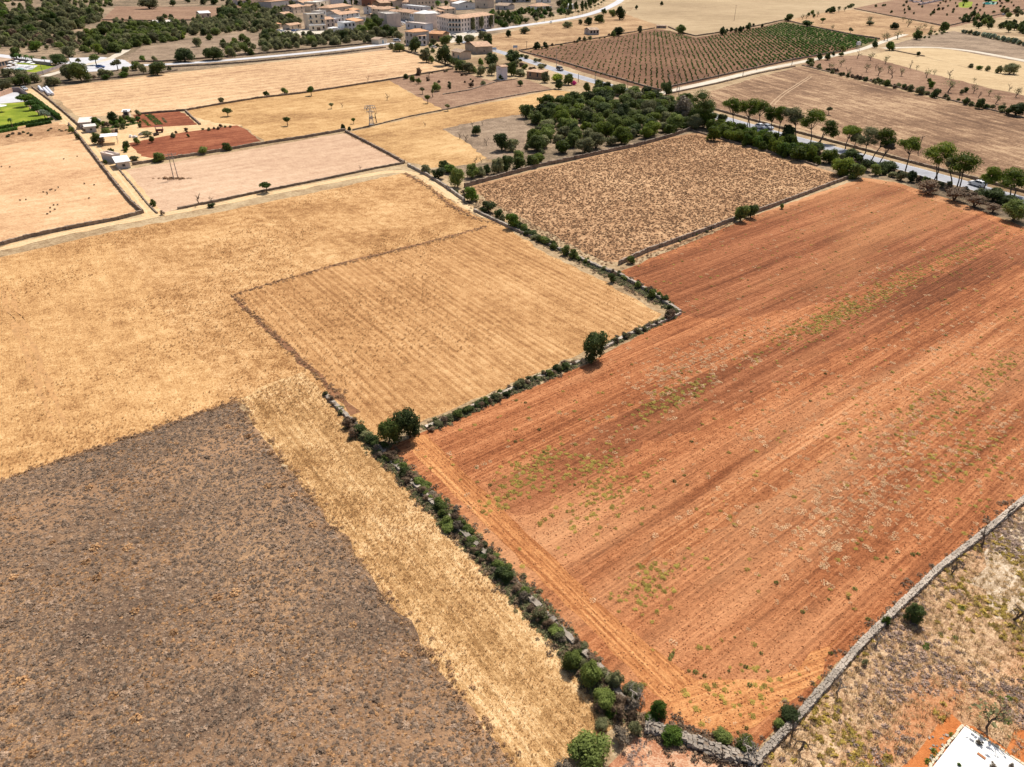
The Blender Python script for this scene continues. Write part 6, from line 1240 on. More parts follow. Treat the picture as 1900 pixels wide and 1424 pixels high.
building((856, 61), (917, 51.5), 13, 9.4, 'hip', M_['pink'], M_['tile'], 'apartment_building', '', nx=12, ns=3, parent=ap, chimney=True)
building((753, 84), (768, 86), 13, 8.2, 'hip', M_['grey'], M_['tileo'], 'house', 'tall grey house with orange hipped roof behind the conical tree', nx=2, ns=2)
building((768, 86), (792, 85), 10, 6.0, 'shed', M_['lilac'], M_['tile'], 'house', 'lower wing with terrace beside the tall grey house', nx=3, ns=2, balcony=2, up=.8)
building((796, 76), (821, 77.5), 9, 4.6, 'gablex', M_['brown'], M_['tileo'], 'house', 'orange brown house with gabled roof near the yard', nx=2, ns=1)
building((753, 54), (789, 58), 8, 4.6, 'flat', M_['lilac'], M_['pink'], 'long_house', 'long low white walled house below the village street', nx=3, ns=1)
building((736, 66), (751, 68), 8, 3.0, 'shed', M_['white'], M_['tileo'], 'house', 'small house with pink roof left of the long low white one', nx=1, ns=1, up=.5) if False else None
fh_ = building((863, 94), (883, 101.5), 10.5, 4.2, 'gabley', M_['stone'], M_['tile'], 'farmhouse', 'old rubble stone farmhouse with tiled gables near the tall green tree', 'farmhouse', nx=2, ns=1, ww=.8, wh=.9, side=1, sidewin=1)
building((838, 108), (855, 111.5), 7, 3.8, 'gablex', M_['beige'], M_['tiled'], 'ruined_cottage', 'ruined beige cottage with a blue door beside the very large dark tree', 'ruin', nx=2, ns=1, door=1)
building((977, 145.5), (1004, 148.5), 6, 3.2, 'shed', M_['brown'], M_['tile'], 'low_house', 'low brown house with flat pale roof near the broom bush', 'hut', nx=2, ns=1, up=.3, ww=1.1)
building((703, 83), (718.5, 80.5), 6, 3.0, 'gabley', M_['cream'], M_['tiled'], 'roadside_hut', 'small cream hut with a bright blue door at the end of the white road', 'hut', nx=1, ns=1, door=0)
building((1084, 63), (1094, 65.5), 7.5, 3.4, 'gabley', M_['grey'], M_['tiled'], 'field_house', 'small grey house standing alone in the meadow below the ring road', 'field house', nx=1, ns=1, side=1, sidewin=3)
building((995, 21), (1024, 19.5), 16, 4.4, 'hip', M_['white'], M_['tile'], 'villa', 'white villa with brown hipped roof in the gardens above the ring road', 'villa', nx=5, ns=1)
building((1042, 16), (1052, 17.5), 8, 3.5, 'shed', M_['white'], M_['white2'], 'garden_house', 'small white building right of the white villa', 'garden house', nx=1, ns=1)
building((1000, 6), (1022, 5.5), 10, 3.5, 'flat', M_['white'], M_['white2'], 'garden_house', 'white building behind the white villa', 'garden house', nx=2, ns=1)
for i, (A, B, D, h, r, w_, rm, l, nx, ns) in enumerate([
        ((612, 26), (655, 20.5), 14, 5.0, 'hip', 'beige', 'tile', 'beige house with a big arch and hipped roof', 4, 1), ((588, 18), (611, 14), 14, 6.5, 'flat', 'cream', 'flatroof', 'cream flat roofed house above the arch house', 2, 2), ((565, 16), (588, 12), 14, 5, 'gablex', 'white', 'tile', 'white house with round tree in front', 2, 1),
        ((505, 18), (542, 14), 16, 7, 'flat', 'grey', 'tile', 'long grey wall house at the left end of the village', 2, 1), ((553, 10), (574, 8), 14, 5, 'flat', 'lilac', 'flatroof', 'lilac white house at the left top of the village', 2, 1), ((604, 12), (620, 10), 16, 10, 'flat', 'pink', 'flatroof', 'tall pink house at the top of the village', 2, 3),
        ((636, 12), (654, 10), 16, 11, 'flat', 'lilac', 'flatroof', 'tall whitish house near the cypress', 2, 3), ((672, 11), (689, 11.5), 14, 9, 'flat', 'brick', 'tile', 'brick red tall house at the top of the village', 2, 2), ((655, 9), (671, 10), 14, 9, 'flat', 'pink', 'tile', 'pink house left of the brick red one', 2, 2),
        ((692, 20), (707, 22), 12, 8, 'gabley', 'brown', 'tile', 'brown walled house with tile roof in the village centre', 2, 2), ((707, 12), (732, 15), 14, 6.5, 'gablex', 'beige', 'tile', 'beige house with open arches in the village centre', 4, 1), ((734, 14), (756, 15), 14, 5.5, 'hip', 'pink', 'tile', 'pink house with hipped roof in the village centre', 3, 1),
        ((675, 26), (691, 27), 9, 6, 'gabley', 'white', 'tile', 'white gabled house between the trees of the village', 1, 2), ((747, 20), (786, 24), 9, 5.0, 'flat', 'lilac', 'white2', 'long whitish flat roofed house above the street row', 6, 1), ((775, 17.5), (807, 15.5), 13, 11, 'flat', 'beige', 'tile', 'large beige three storey building at the top', 5, 3),
        ((760, 14), (775, 16), 10, 10, 'flat', 'white', 'white2', 'tall white house left of the large beige building', 1, 3), ((850, 19), (882, 17.5), 13, 6, 'gabley', 'white', 'white2', 'white warehouse with a bright pitched roof', 1, 1), ((881, 15), (905, 16), 13, 8, 'flat', 'beige', 'tiled', 'beige barn with a big dark gate at the top right of the village', 2, 1),
        ((919, 18), (942, 19), 14, 4, 'gablex', 'grey', 'tiled', 'low grey farm building right of the barn', 2, 1), ((926, 6), (985, 4.5), 12, 5, 'gablex', 'grey', 'tiled', 'very long grey roofed farm building at the top', 6, 1), ((820, 6), (850, 4), 14, 6, 'gablex', 'cream', 'tile', 'cream house at the top edge right of the palm', 3, 2),
        ((640, 2), (668, 1), 20, 9, 'flat', 'beige', 'tile', 'beige block at the top edge above the cypress', 3, 2), ((690, 3), (725, 2), 20, 8, 'gablex', 'pink', 'tile', 'pink block at the top edge of the village', 4, 2), ((560, 2), (600, 1), 20, 7, 'gablex', 'brick', 'tile', 'reddish house at the top edge left of the village', 3, 2),
        ((740, 5), (770, 4), 18, 7, 'hip', 'beige', 'tile', 'beige block with hipped roof at the top edge', 3, 2), ((372, 34), (392, 33), 10, 4, 'gablex', 'beige', 'white2', 'small far house with pale roof beside the strip field', 2, 1), ((280, 48), (316, 47.5), 10, 1.8, 'shed', 'beige', 'flatroof', 'long low pale roofed shed below the strip field', 3, 1),
        ((442, 10), (468, 9), 16, 5, 'gablex', 'pink', 'tile', 'pink roofed farmhouse at the top left of the village', 3, 1)]):
    building(A, B, D, h, r, M_[w_], M_[rm], 'village_house', l, nx=nx, ns=ns, door=0 if nx > 1 else None, side=0, chimney=(r != 'flat' and h > 4.5))
for i, (A, B, D, h, w_, rm, l) in enumerate([((622, 33), (634, 31), 9, 4.5, 'white', 'tile', 'small white house right of the arch house'), ((655, 29), (668, 27), 9, 4.5, 'pink', 'tileo', 'small pink house above the white house with dark openings'), ((664, 43), (680, 41), 8, 3.4, 'white', 'flatroof', 'low white yard building left of the big pine'), ((680, 38), (694, 38), 8, 4.0, 'cream', 'tile', 'low cream house behind the big pine'),
        ((722, 32), (738, 33.5), 9, 5.0, 'beige', 'tile', 'beige house above the left end of the street row'), ((708, 26), (722, 27), 9, 5.5, 'white', 'tile', 'white house in the middle of the village'), ((592, 30), (606, 28), 8, 3.6, 'white', 'flatroof', 'low white house behind the tall cream one'), ((620, 44), (634, 42.5), 7, 3.2, 'lilac', 'white2', 'low whitish annex with the magenta flowering shrub'),
        ((790, 36), (806, 37), 9, 6.0, 'pink', 'tile', 'pinkish house behind the corner house'), ((808, 34), (826, 33), 9, 5.5, 'beige', 'tile', 'beige house behind the left end of the apartment building'), ((826, 28), (846, 26), 10, 5.0, 'cream', 'tile', 'cream house behind the apartment building'), ((576, 22), (590, 20.5), 9, 5.0, 'cream', 'tile', 'cream house above the tall cream apartment house'),
        ((528, 36), (544, 34), 9, 4.0, 'beige', 'tile', 'low beige house at the left village edge'), ((480, 8), (500, 6), 12, 5.0, 'cream', 'tile', 'cream house among the trees at the top left of the village'), ((622, 6), (636, 5), 12, 7.0, 'cream', 'tile', 'cream house left of the whitish tall house'), ((845, 12), (862, 11), 10, 5.0, 'pink', 'tile', 'pink house left of the white warehouse')]):
    building(A, B, D, h, ('gablex', 'hip', 'shed', 'gabley')[i % 4] if rm not in ('flatroof', 'white2') else 'flat', M_[w_], M_[rm], 'village_house', l, nx=2, ns=1 if h < 5 else 2, door=0, chimney=i % 2 == 0)
bx(620, 37, 630, 43, 'pink', 'magenta flowering shrub beside the bright white house')
building((0, 128), (28, 122), 14, 3.2, 'hip', M_['brown'], M_['tiled'], 'villa', 'brown roofed villa with open portico at the left edge', 'villa', nx=5, ns=1, ww=1.8, wh=2.2)
# farm sheds beside the lane
building((150, 240), (170, 238.5), 7, 2.2, 'shed', M_['grey'], M_['pink'], 'farm_shed', 'low farm shed with pale pink roof beside the sandy lane', 'shed', nx=1, ns=1, up=.4, ww=.8, wh=.8)
building((161, 247), (180, 245), 3, 2.0, 'shed', M_['grey'], M_['flatroof'], 'lean_to', 'white roofed lean-to in front of the farm shed', 'shed', nx=1, ns=1, up=.2, ww=.7, wh=.7)
building((230, 219), (241, 218.5), 2.5, 2.2, 'shed', M_['cream'], M_['white2'], 'tool_shed', 'small white tool shed at the top of the vegetable garden', 'shed', nx=1, ns=1, up=.3)
building((220, 315), (243, 312), 6, 2.0, 'shed', M_['grey'], M_['white2'], 'white_roofed_shed', 'shed with a bright white sheet roof at the corner of the pinkish field', 'shed', nx=1, ns=1, up=.3, ww=.8, wh=.7)
building((213, 304), (226, 301), 6, 2.0, 'flat', M_['grey'], M_['pink'], 'low_store', 'low grey store behind the bright white sheet roof', 'shed', nx=1, ns=1, ww=.6, wh=.6)
mb = MB()
for x in (0, 4.2):
    for y in (0, 4): mb.box(x-.06, x+.06, y-.06, y+.06, 0, 2.5)
t = thing('canopy', 'open white roofed canopy shading a table beside the sandy yard', 'canopy', (*P(192, 270), 0), R(25)); mb.build('post_frame', M_['frame'], t)
mb = MB(); mb.box(-.4, 4.6, -.4, 4.4, 2.5, 2.62); mb.build('roof', M_['white2'], t)
# transformer tower: tall cube with low gable, door and faded lettering
tw = building((921, 147), (931, 149.5), 3.2, 6.0, 'gabley', M_['lilac'], M_['tile'], 'transformer_tower', 'tall whitewashed transformer tower with red lettering near the roof', 'transformer tower', nx=1, ns=1, ww=.5, wh=.5, up=.5)
# faded word band: four short red strokes of letters high on the left face
mr = plain('faded_red_lettering', (.38, .16, .13), .9, .3, 3); a = np.array(P(921, 147)); b = np.array(P(931, 149.5)); L = float(np.linalg.norm(b-a)); lm = MB()
for i, ch in enumerate(('E', 'N', 'H', 'E', 'R')):
    x = L*.5 - 1.0 + i*.42; z = 4.55
    lm.box(x, x+.07, -.02, -.004, z, z+.45)
    if ch in 'NHR': lm.box(x+.22, x+.29, -.02, -.004, z, z+.45)
    for dz in ((0, .19, .38) if ch == 'E' else (.19,) if ch == 'H' else (.19, .38) if ch == 'R' else ()): lm.box(x+.07, x+.22, -.02, -.004, z+dz, z+dz+.07)
lm.build('lettering', mr, tw)
# water tank on stand
t = thing('water_tank', 'pale square water tank on a stand beside the vineyard track', 'water tank', (*P(1591, 91), 0))
mb = MB(); [mb.box(x-.08, x+.08, y-.08, y+.08, 0, 2.2) for x in (-.7, .7) for y in (-.7, .7)]; mb.build('stand', M_['frame'], t)
mb = MB(); mb.box(-1, 1, -1, 1, 2.2, 4.0); mb.box(-.5, .5, -.5, .5, 4.0, 4.25); mb.build('tank', M_['lilac'], t)
# roadside boards
for (x, y, l) in [(917, 97, 'left blue and white roadside board by the country road'), (956, 93, 'right blue and white roadside board in the meadow corner')]:
    t = thing('roadside_board', l, 'sign', (*P(x, y), 0), R(10)); mb = MB(); mb.box(-1.0, -.9, -.05, .05, 0, 2.2); mb.box(.9, 1.0, -.05, .05, 0, 2.2); mb.build('post_frame', M_['steel'], t)
    mb = MB(); mb.box(-1.4, 1.4, -.1, -.05, 1.1, 2.6, 0); mb.box(-1.2, 1.2, -.12, -.1, 1.3, 1.75, 1); mb.build('panel', [bm('blue_board_paint', (.35, .50, .72)), M_['white']], t)
# distant hut on the vineyard corner
building((1219, 53), (1236, 53), 4, 2.0, 'shed', M_['stone'], M_['tiled'], 'field_shelter', 'low field shelter on the top corner of the vineyard', 'shelter', nx=2, ns=1, up=.2, ww=.8, wh=.7)
# villa garden at the left edge
def slab_thing(name, label, cat, px, z0, z1, mat, **kw):
    q = PL(px); 
    if area2(q) < 0: q = q[::-1]
    ox, oy = q[0]; k = len(q); mb = MB(); mb.add([(x-ox, y-oy, z0) for x, y in q] + [(x-ox, y-oy, z1) for x, y in q], [tuple(range(k, 2*k))] + [(i, (i+1) % k, k+(i+1) % k, k+i) for i in range(k)])
    o = mb.build(name, mat); o.location = (ox, oy, 0); return tag(o, label, cat)
def path_wall(name, label, cat, px, wd, ht, mat, step=3, var=.03):
    q = PL(px); mb = wall_core(q, wd, ht, 5, step, var); o = mb.build(name, mat); return tag(o, label, cat)
m_render = bm('terracotta_render_wall', (.50, .30, .20)); m_render2 = bm('dark_render_wall', (.30, .25, .24))
path_wall('garden_wall', 'terracotta garden wall at the back of the white terrace', 'wall', [(-30, 186), (0, 180), (24, 171.5)], .3, 1.8, m_render)
path_wall('garden_wall', 'dark garden wall between the white terrace and the sandy lane', 'wall', [(24, 171), (38, 171), (54, 181)], .3, 1.8, m_render2)
path_wall('garden_wall', 'dark wall around the small villa lawn', 'wall', [(60, 142), (80, 137), (122, 122)], .3, 1.3, m_render2)
path_wall('garden_wall', 'long dark wall between the villa and the road', 'wall', [(24, 113), (60, 118), (95, 122)], .3, 1.6, m_render2)
m_hedge = LM['garden']
def clipped_hedge(label, px, wd, ht, seed):
    q = np.array(PL(px)); rr = np.random.default_rng(seed); V = []; F = []; T = []
    for i in range(len(q)-1):
        L = np.linalg.norm(q[i+1]-q[i]); n = int(L*26); d = (q[i+1]-q[i])/L; nn = np.array([-d[1], d[0]])
        s = rr.uniform(0, L, n); w_ = rr.uniform(-wd/2, wd/2, n); z = np.where(rr.uniform(size=n) < .5, ht, rr.uniform(0, ht, n)); w_ = np.where(z < ht, np.sign(w_)*wd/2, w_)
        c = np.stack([q[i][0]+d[0]*s+nn[0]*w_, q[i][1]+d[1]*s+nn[1]*w_, z], 1) + rr.normal(size=(n, 3))*.06
        v, f = quads(c, rr.normal(size=(n, 3)) + np.array([0, 0, 1]), .22*rr.uniform(.6, 1.3, n), rr); o = len(V); V += list(map(tuple, v)); F += [tuple(a+o for a in g) for g in f.tolist()]; T += np.repeat(rr.uniform(0, 1, n), 4).tolist()
    core = wall_core([tuple(a) for a in q], wd*.8, ht*.93, seed, 2, .03); o = len(V); V += core.v; F += [tuple(a+o for a in f) for f in core.f]; T += [.3]*len(core.v)
    mb = MB(); mb.v = V; mb.f = F; mb.m = [0]*len(F); tag(mb.build('clipped_hedge', m_hedge, tint=T), label, 'hedge')
clipped_hedge('clipped green hedge between the lawn and the sandy lane', [(56, 182), (84, 203), (112, 223)], 1.3, 1.7, 1)
clipped_hedge('low clipped hedge on the lower edge of the bright lawn', [(-80, 254), (0, 240), (50, 231), (98, 223)], .9, .9, 2)
clipped_hedge('flowering low hedge left below the lawn hedge', [(-60, 258), (0, 247), (32, 241)], 1.2, .9, 3)
clipped_hedge('flowering low hedge right below the lawn hedge', [(50, 237), (95, 229)], 1.2, .9, 4)
tree(49, 198, 175, 27, 'bright', 'largest round tree on the lawn by the hedge', stem=.3); tree(61, 205, 185, 20, 'garden', 'second round tree on the lawn by the hedge', stem=.3); tree(72, 214, 194, 22, 'garden', 'third round tree on the lawn by the hedge', stem=.3); tree(86, 224, 203, 20, 'pale', 'pale flowering tree at the lawn corner', stem=.3)
def palm(b, ytop, label, w=9):
    X, Y = P(*b); h = hgt(Y, ytop)*.85; r = w/2/S(*b); t = thing('palm_tree', label, 'palm', (X, Y, 0)); mb = MB(); mb.tube([(0, 0, 0), (.1, 0, h*.5), (.05, 0, h)], [.17, .13, .11], 6); mb.build('trunk', BARK, t)
    rr = np.random.default_rng(int(b[0])); V = []; F = []
    for i in range(18):
        a = rr.uniform(0, 6.28); e = rr.uniform(-.1, .9); pts = []
        for k in range(5):
            u = k/4; pts.append(np.array([math.cos(a)*r*u, math.sin(a)*r*u, h + r*(e*u - 1.1*u*u)]))
        n = np.array([-math.sin(a), math.cos(a), 0])*.22*r/1.2
        for k in range(4):
            w0, w1 = 1-.5*abs(k/4-.4), 1-.8*abs((k+1)/4-.4); o = len(V); V += [tuple(pts[k]+n*w0), tuple(pts[k]-n*w0), tuple(pts[k+1]-n*w1*(.2 if k == 3 else 1)), tuple(pts[k+1]+n*w1*(.2 if k == 3 else 1))]; F.append((o, o+1, o+2, o+3))
    m2 = MB(); m2.v = V; m2.f = F; m2.m = [0]*len(F); m2.build('crown', [LM['garden']], t, tint=rr.uniform(0, 1, len(V)).tolist())
palm((24, 239), 217, 'slim palm at the front of the bright lawn', 11)
for i, x in enumerate((33, 42, 52, 62, 84)): palm((x, 112 + i*1.6), 98 + i*1.4, 'palm %s in the row behind the villa lawn' % ['at the left end', 'second from the left', 'in the middle', 'fourth from the left', 'at the right end'][i], 12)
palm((813, 13), 1, 'date palm behind the corner house', 14)
for i, (x, y) in enumerate([(700.0, 14), (653, 13), (641, 12)]):
    X, Y = P(x, y); put_bush(X, Y, 1.3, 5.5, 'dark', ['slim dark cypress left of the brick red house', 'tallest dark cypress in the village', 'short cypress at the top of the village'][i], None, 'cypress', 'cypress', MID)
for i, (x, y) in enumerate([(877, 58), (894, 56), (911, 53)]):
    X, Y = P(x, y); put_bush(X, Y, 2.4, 4.8, 'olive', ['left', 'middle', 'right'][i] + ' of the three grey green trees in front of the apartment building', None, 'street_tree', 'tree', MID)
# street trees that line the ring road
for i, (x, y) in enumerate([(938, 50.5), (952, 48.5), (980, 44.5), (996, 42.5), (1010, 40.5), (1026, 37.5), (1050, 33.5), (1062, 31.5), (1073, 29), (1081, 26.5), (1089, 24), (1096, 21), (1104, 18), (1110, 14.5), (1116, 11), (1120, 7.5), (1124, 3.5), (1127, 0)]):
    X, Y = P(x, y); h = 4.2; t = thing('street_tree', 'small round crowned street tree beside the pale ring road', 'tree', (X, Y+2, 0), 0, 'street trees along the ring road'); a_ = link('trunk', TR[i % 4], t); a_.scale = (3.4, 3.4, h); b_ = link('crown', CR[i % 5], t); b_.location = (0, 0, h*.8); b_.scale = (1.7, 1.7, 1.5); b_.material_slots[0].link = 'OBJECT'; b_.material_slots[0].material = LM['olive']
hedge([(1044, 26), (1060, 24), (1078, 19), (1100, 10), (1118, -4)], 13, 1.8, 2.6, ['dark', 'green', 'dark'], '%s conifer in the row along the ring road', 'conifers along the ring road', .8, (1.5, 2.2), seed=33, name='conifer')
# pool at the top right, pool at the villa, garden details
m_water = plain('pool_water', (.10, .50, .50), .05, .1, .5, spec=.6)
slab_thing('swimming_pool', 'turquoise swimming pool in the top right garden', 'pool', [(1822, 6), (1838, 3), (1852, 5), (1846, 9), (1828, 9)], 0, .25, m_water)
field('lawn', [(1780, 14), (1778, 6), (1790, 2), (1805, 4), (1803, 12), (1795, 15)], m_lawn, .2); field('lawn', [(1838, 2), (1845, -3), (1853, -1), (1848, 3)], m_lawn, .2)
slab_thing('swimming_pool', 'small pale green pool among white parasols beside the villa', 'pool', [(27, 129), (36, 127), (46, 129), (38, 132)], 0, .2, m_water)
def parasol(px, l, g=None, s=1.0):
    X, Y = P(*px); t = thing('parasol', l, 'parasol', (X, Y, 0), 0, g); mb = MB(); mb.tube([(0, 0, 0), (0, 0, 2.4)], [.05, .05], 5); mb.build('pole', M_['steel'], t)
    mb = MB(); k = 8; mb.add([(0, 0, 2.7*1)] + [(math.cos(i*6.283/k)*1.4*s, math.sin(i*6.283/k)*1.4*s, 2.2) for i in range(k)], [(0, 1+i, 1+(i+1) % k) for i in range(k)]); mb.add([(math.cos(i*6.283/k)*1.4*s, math.sin(i*6.283/k)*1.4*s, 2.2) for i in range(k)] + [(0, 0, 2.6)], [(k, (i+1) % k, i) for i in range(k)]); mb.build('canopy', M_['white2'], t)
for i, p_ in enumerate([(22, 124), (33, 122), (44, 124), (55, 125), (63, 127), (20, 130), (50, 131), (30, 126), (58, 123)]): parasol(p_, 'white parasol beside the villa pool', 'parasols beside the villa pool')
parasol((3, 208), 'large white parasol on the bright lawn at the left edge', s=1.8)
# white wrapped bales
m_wrap = plain('white_plastic_wrap', (.74, .74, .78), .45, .15, 2)
mb = MB(); mb.tube([(-.65, 0, .6), (-.55, 0, .6), (.55, 0, .6), (.65, 0, .6)], [.45, .6, .6, .45], 12); mb.f.append(tuple(reversed(range(12)))); mb.m.append(0); BALE = mb.mesh('bale', m_wrap, smooth=False)
for r_, (A, B) in enumerate([((73, 164), (79, 172)), ((82, 167), (92, 178)), ((87, 165), (99, 178))]):
    a, b = np.array(P(*A)), np.array(P(*B)); L = np.linalg.norm(b-a); n = max(2, int(L/1.35)); an = math.atan2((b-a)[1], (b-a)[0])
    for i in range(n):
        c = a + (b-a)*(i+.5)/n; o = link('wrapped_bale', BALE); o.location = (c[0], c[1], 0); o.rotation_euler = (0, 0, an + .06*((i*7) % 3-1)); tag(o, 'white plastic wrapped bale in the corner of the pale field', 'bale', 'white wrapped bales')
# farm garden
for (b_, k, l) in [((199, 205, 218, 231), 'dark', 'tall dark tree in the farm garden'), ((169, 246, 194, 268), 'green', 'big green bush beside the white canopy'), ((181, 256, 196, 272), 'brown', 'dry brown vine heap in front of the canopy'), ((225, 262, 241, 278), 'dark', 'bush at the left corner of the red soil'), ((229, 272, 238, 283), 'bright', 'bright small bush under the corner bush of the red soil'),
                   ((247, 255, 259, 269), 'green', 'left of the two bushes on the top edge of the red soil'), ((275, 252, 286, 266), 'green', 'right of the two bushes on the top edge of the red soil'), ((263, 243, 283, 254), 'olive', 'wide bush behind the two bushes of the red soil'), ((283, 283, 307, 301), 'green', 'big round bush on the wall below the red soil'), ((367, 272, 386, 287), 'green', 'middle bush on the wall below the red soil'),
                   ((412, 265, 430, 280), 'green', 'right bush on the wall below the red soil'), ((200, 275, 212, 289), 'green', 'bush beside the farm lane'), ((240, 289, 257, 299), 'olive', 'olive bush right of the white sheet roof'), ((126, 234, 138, 248), 'green', 'bush on the wall left of the sandy lane'), ((138, 247, 148, 260), 'olive', 'lower bush on the wall left of the sandy lane'),
                   ((192, 296, 200, 306), 'green', 'round bush on the lane wall'), ((277, 370, 289, 383), 'green', 'round bush at the lower end of the farm lane'), ((294, 390, 306, 400), 'brown', 'dry tuft at the corner of lane and track'), ((384, 385, 399, 378), 'dark', 'low bush at the wall below the leafless tree'), ((165, 218, 184, 234), 'bright', 'bushes beside the pale shed roof'), ((218, 216, 230, 230), 'bright', 'bright bush right of the tall dark tree'),
                   ((234, 217, 247, 226), 'bright', 'light green bush below the tool shed'), ((208, 224, 216, 233), 'bright', 'small bright bush below the tall dark tree'), ((172, 228, 186, 238), 'green', 'dark green bush between the garden sheds'), ((250, 204, 262, 215), 'olive', 'bush behind the tool shed'), ((236, 202, 243, 212), 'olive', 'thin bush above the tool shed'),
                   ((188, 238, 206, 250), 'green', 'bush row left of the vegetable rows'), ((256, 226, 263, 240), 'olive', 'small grey tree at the end of the vegetable rows'), ((316, 246, 326, 256), 'olive', 'small tree inside the red soil'), ((346, 248, 352, 255), 'dark', 'tiny dark bush inside the red soil')]:
    x0, y0, x1, y1 = b_
    bx(x0, min(y0, y1), x1, max(y0, y1), k, l, protos=SCR if k == 'brown' else None)
thicket([(186, 232), (226, 222), (262, 222), (262, 232), (240, 236), (205, 248), (186, 244)], 20, .5, 1.2, ['garden', 'green', 'olive', 'bright', 'brown'], '%s plant in the farm garden', 'plants of the farm garden', 601, (.6, 1.0), 1.0, name='garden_plant')
thicket([(300, 250), (345, 243), (440, 233), (450, 236), (350, 247), (305, 254)], 12, .4, .8, ['olive', 'brown', 'brown'], '%s shrub on the top edge of the red soil', 'shrubs on the top edge of the red soil', 602, (.5, .8), 1.0, name='boundary_shrub')
thicket([(0, 250), (60, 244), (120, 236), (130, 242), (70, 252), (0, 262)], 12, .4, .9, ['brown', 'olive'], '%s dry shrub in the weedy edge below the lawn', 'dry shrubs below the lawn', 603, (.4, .6), 1.0, name='boundary_shrub')
def crop_row(label, a, b_, wd, mat, seed, n=None):
    A, B = np.array(P(*a)), np.array(P(*b_)); L = np.linalg.norm(B-A); rr = np.random.default_rng(seed); k = n or int(L*wd*7); d = (B-A)/L; nn = np.array([-d[1], d[0]])
    pts = A + d*rr.uniform(0, L, (k, 1)) + nn*rr.uniform(-wd/2, wd/2, (k, 1)); scatter('crop_row', label, 'crops', B1, pts, .16, .34, mat, rr)
crop_row('left light green crop row in the vegetable plot', (265, 222), (277, 234), 1.2, LM['bright'], 1); crop_row('wide green crop row in the vegetable plot', (275, 213), (296, 232), 2.6, LM['garden'], 2); crop_row('right faded crop row in the vegetable plot', (301, 219), (309, 229), .8, LM['olive'], 3)
crop_row('long green rows of vegetables beside the sandy yard', (190, 240), (260, 228), 3.2, LM['garden'], 4); crop_row('second long green row of vegetables beside the sandy yard', (196, 244), (236, 237), 1.6, LM['green'], 5)
for i, (x, y) in enumerate([(176, 233), (183, 226), (212, 247), (217, 246), (251, 256), (262, 251), (290, 252), (243, 255)]):
    X, Y = P(x, y); mb = MB(); h_ = [.9, .7, .8, .9, .5, .5, .6, .5][i]; mb.box(-.8, .8, -.4, .4, 0, h_); mb.box(-.3, .4, -.3, .3, h_, h_+.25, 0); mb.box(-.95, -.8, -.3, .3, .2, h_*.8, 0)
    o = mb.build('storage_crate', [M_['wood'], M_['white'], M_['brown'], M_['wood'], M_['white2'], M_['grey'], M_['wood'], M_['white']][i]); o.location = (X, Y, 0); o.rotation_euler = (0, 0, i*.7); tag(o, ['dark crate behind the farm shed', 'pale box among the garden bushes', 'dark wooden trough beside the vegetable rows', 'dark crate at the right end of the trough', 'white junk pile at the edge of the red soil', 'grey junk pile beside the wide bush', 'dark machine box above the red soil', 'white box left of the junk pile'][i], 'crate')
t = thing('farm_cart', 'small dark red roofed cart standing above the red soil', 'cart', (*P(297, 246), 0), .3); mb = MB(); mb.box(-1.2, 1.2, -.7, .7, .5, 1.0); mb.box(-1.3, 1.3, -.8, .8, 1.9, 2.0); [mb.box(x-.05, x+.05, y-.05, y+.05, 1, 1.9) for x in (-1.1, 1.1) for y in (-.6, .6)]; mb.build('body', plain('dark_red_paint', (.16, .03, .025), .6, .2, 2), t)
for x in (-.8, .8):
    mb = MB(); mb.tube([(x, -.8, .35), (x, -.7, .35)], [.35, .35], 10); mb.f.append(tuple(reversed(range(10)))); mb.m.append(0); mb.build('wheel', M_['wood'], t)

# ================================================================== POLES AND PYLON
m_pole = plain('concrete_pole', (.33, .29, .26), .9, .2, 2); m_wood = plain('wooden_pole', (.20, .15, .11), .9, .3, 2)
def pole(b, ytop, l, g=None, arms=1, mat=None, name='power_pole'):
    X, Y = P(*b); h = hgt(Y, ytop); t = thing(name, l, 'power pole', (X, Y, 0), R(20), g); mb = MB(); mb.tube([(0, 0, -.1), (0, 0, h)], [.16, .10], 6); mb.build('mast', mat or m_wood, t)
    if arms:
        mb = MB(); mb.box(-.9, .9, -.06, .06, h-.5, h-.38); [mb.tube([(x, 0, h-.38), (x, 0, h-.1)], [.06, .05], 5) for x in (-.8, 0, .8)]; mb.build('crossarm', mat or m_wood, t)
for i, (x, y, yt, l) in enumerate([(1032, 129, 92, 'tall thin pole beside the dark van'), (977, 93, 76, 'pole in the meadow left of the vineyard corner'), (1073, 153, 136, 'short pole on the near side of the country road'), (1104, 151, 137, 'short pole beside the country road above the thicket'), (1164, 170, 155, 'short pole by the road near the vineyard tip'),
                                   (1256, 168, 136, 'pole at the start of the vineyard track'), (1240, 160, 139, 'leaning pole beside the round dark tree'), (1333, 145, 122, 'pole on the lower vineyard wall'), (1378, 142, 119, 'second pole on the lower vineyard wall'), (1404, 130, 116, 'short pole on the vineyard wall'), (1362, 39, 10, 'lone pole in the tan field'),
                                   (1469, 121, 94, 'pole at the right corner of the vineyard track'), (1259, 178, 160, 'short pole by the bend of the track'), (1703, 285, 252, 'leaning thin pole in the brown field behind the pines'), (178, 103, 82, 'street lamp post beside the plaza tree'), (81, 140, 118, 'thin lamp post on the small villa lawn wall'), (1370, 210, 186, 'pole behind the broad pine by the road'),
                                   (46, 160, 143, 'pale pylon post at the left end of the pale field'), (1462, 40, 30, 'thin post at the far vineyard corner')]):
    pole((x, y), yt, l, arms=1 if i not in (14, 15, 2, 3, 4) else 0, mat=m_pole if i % 3 == 0 else None)
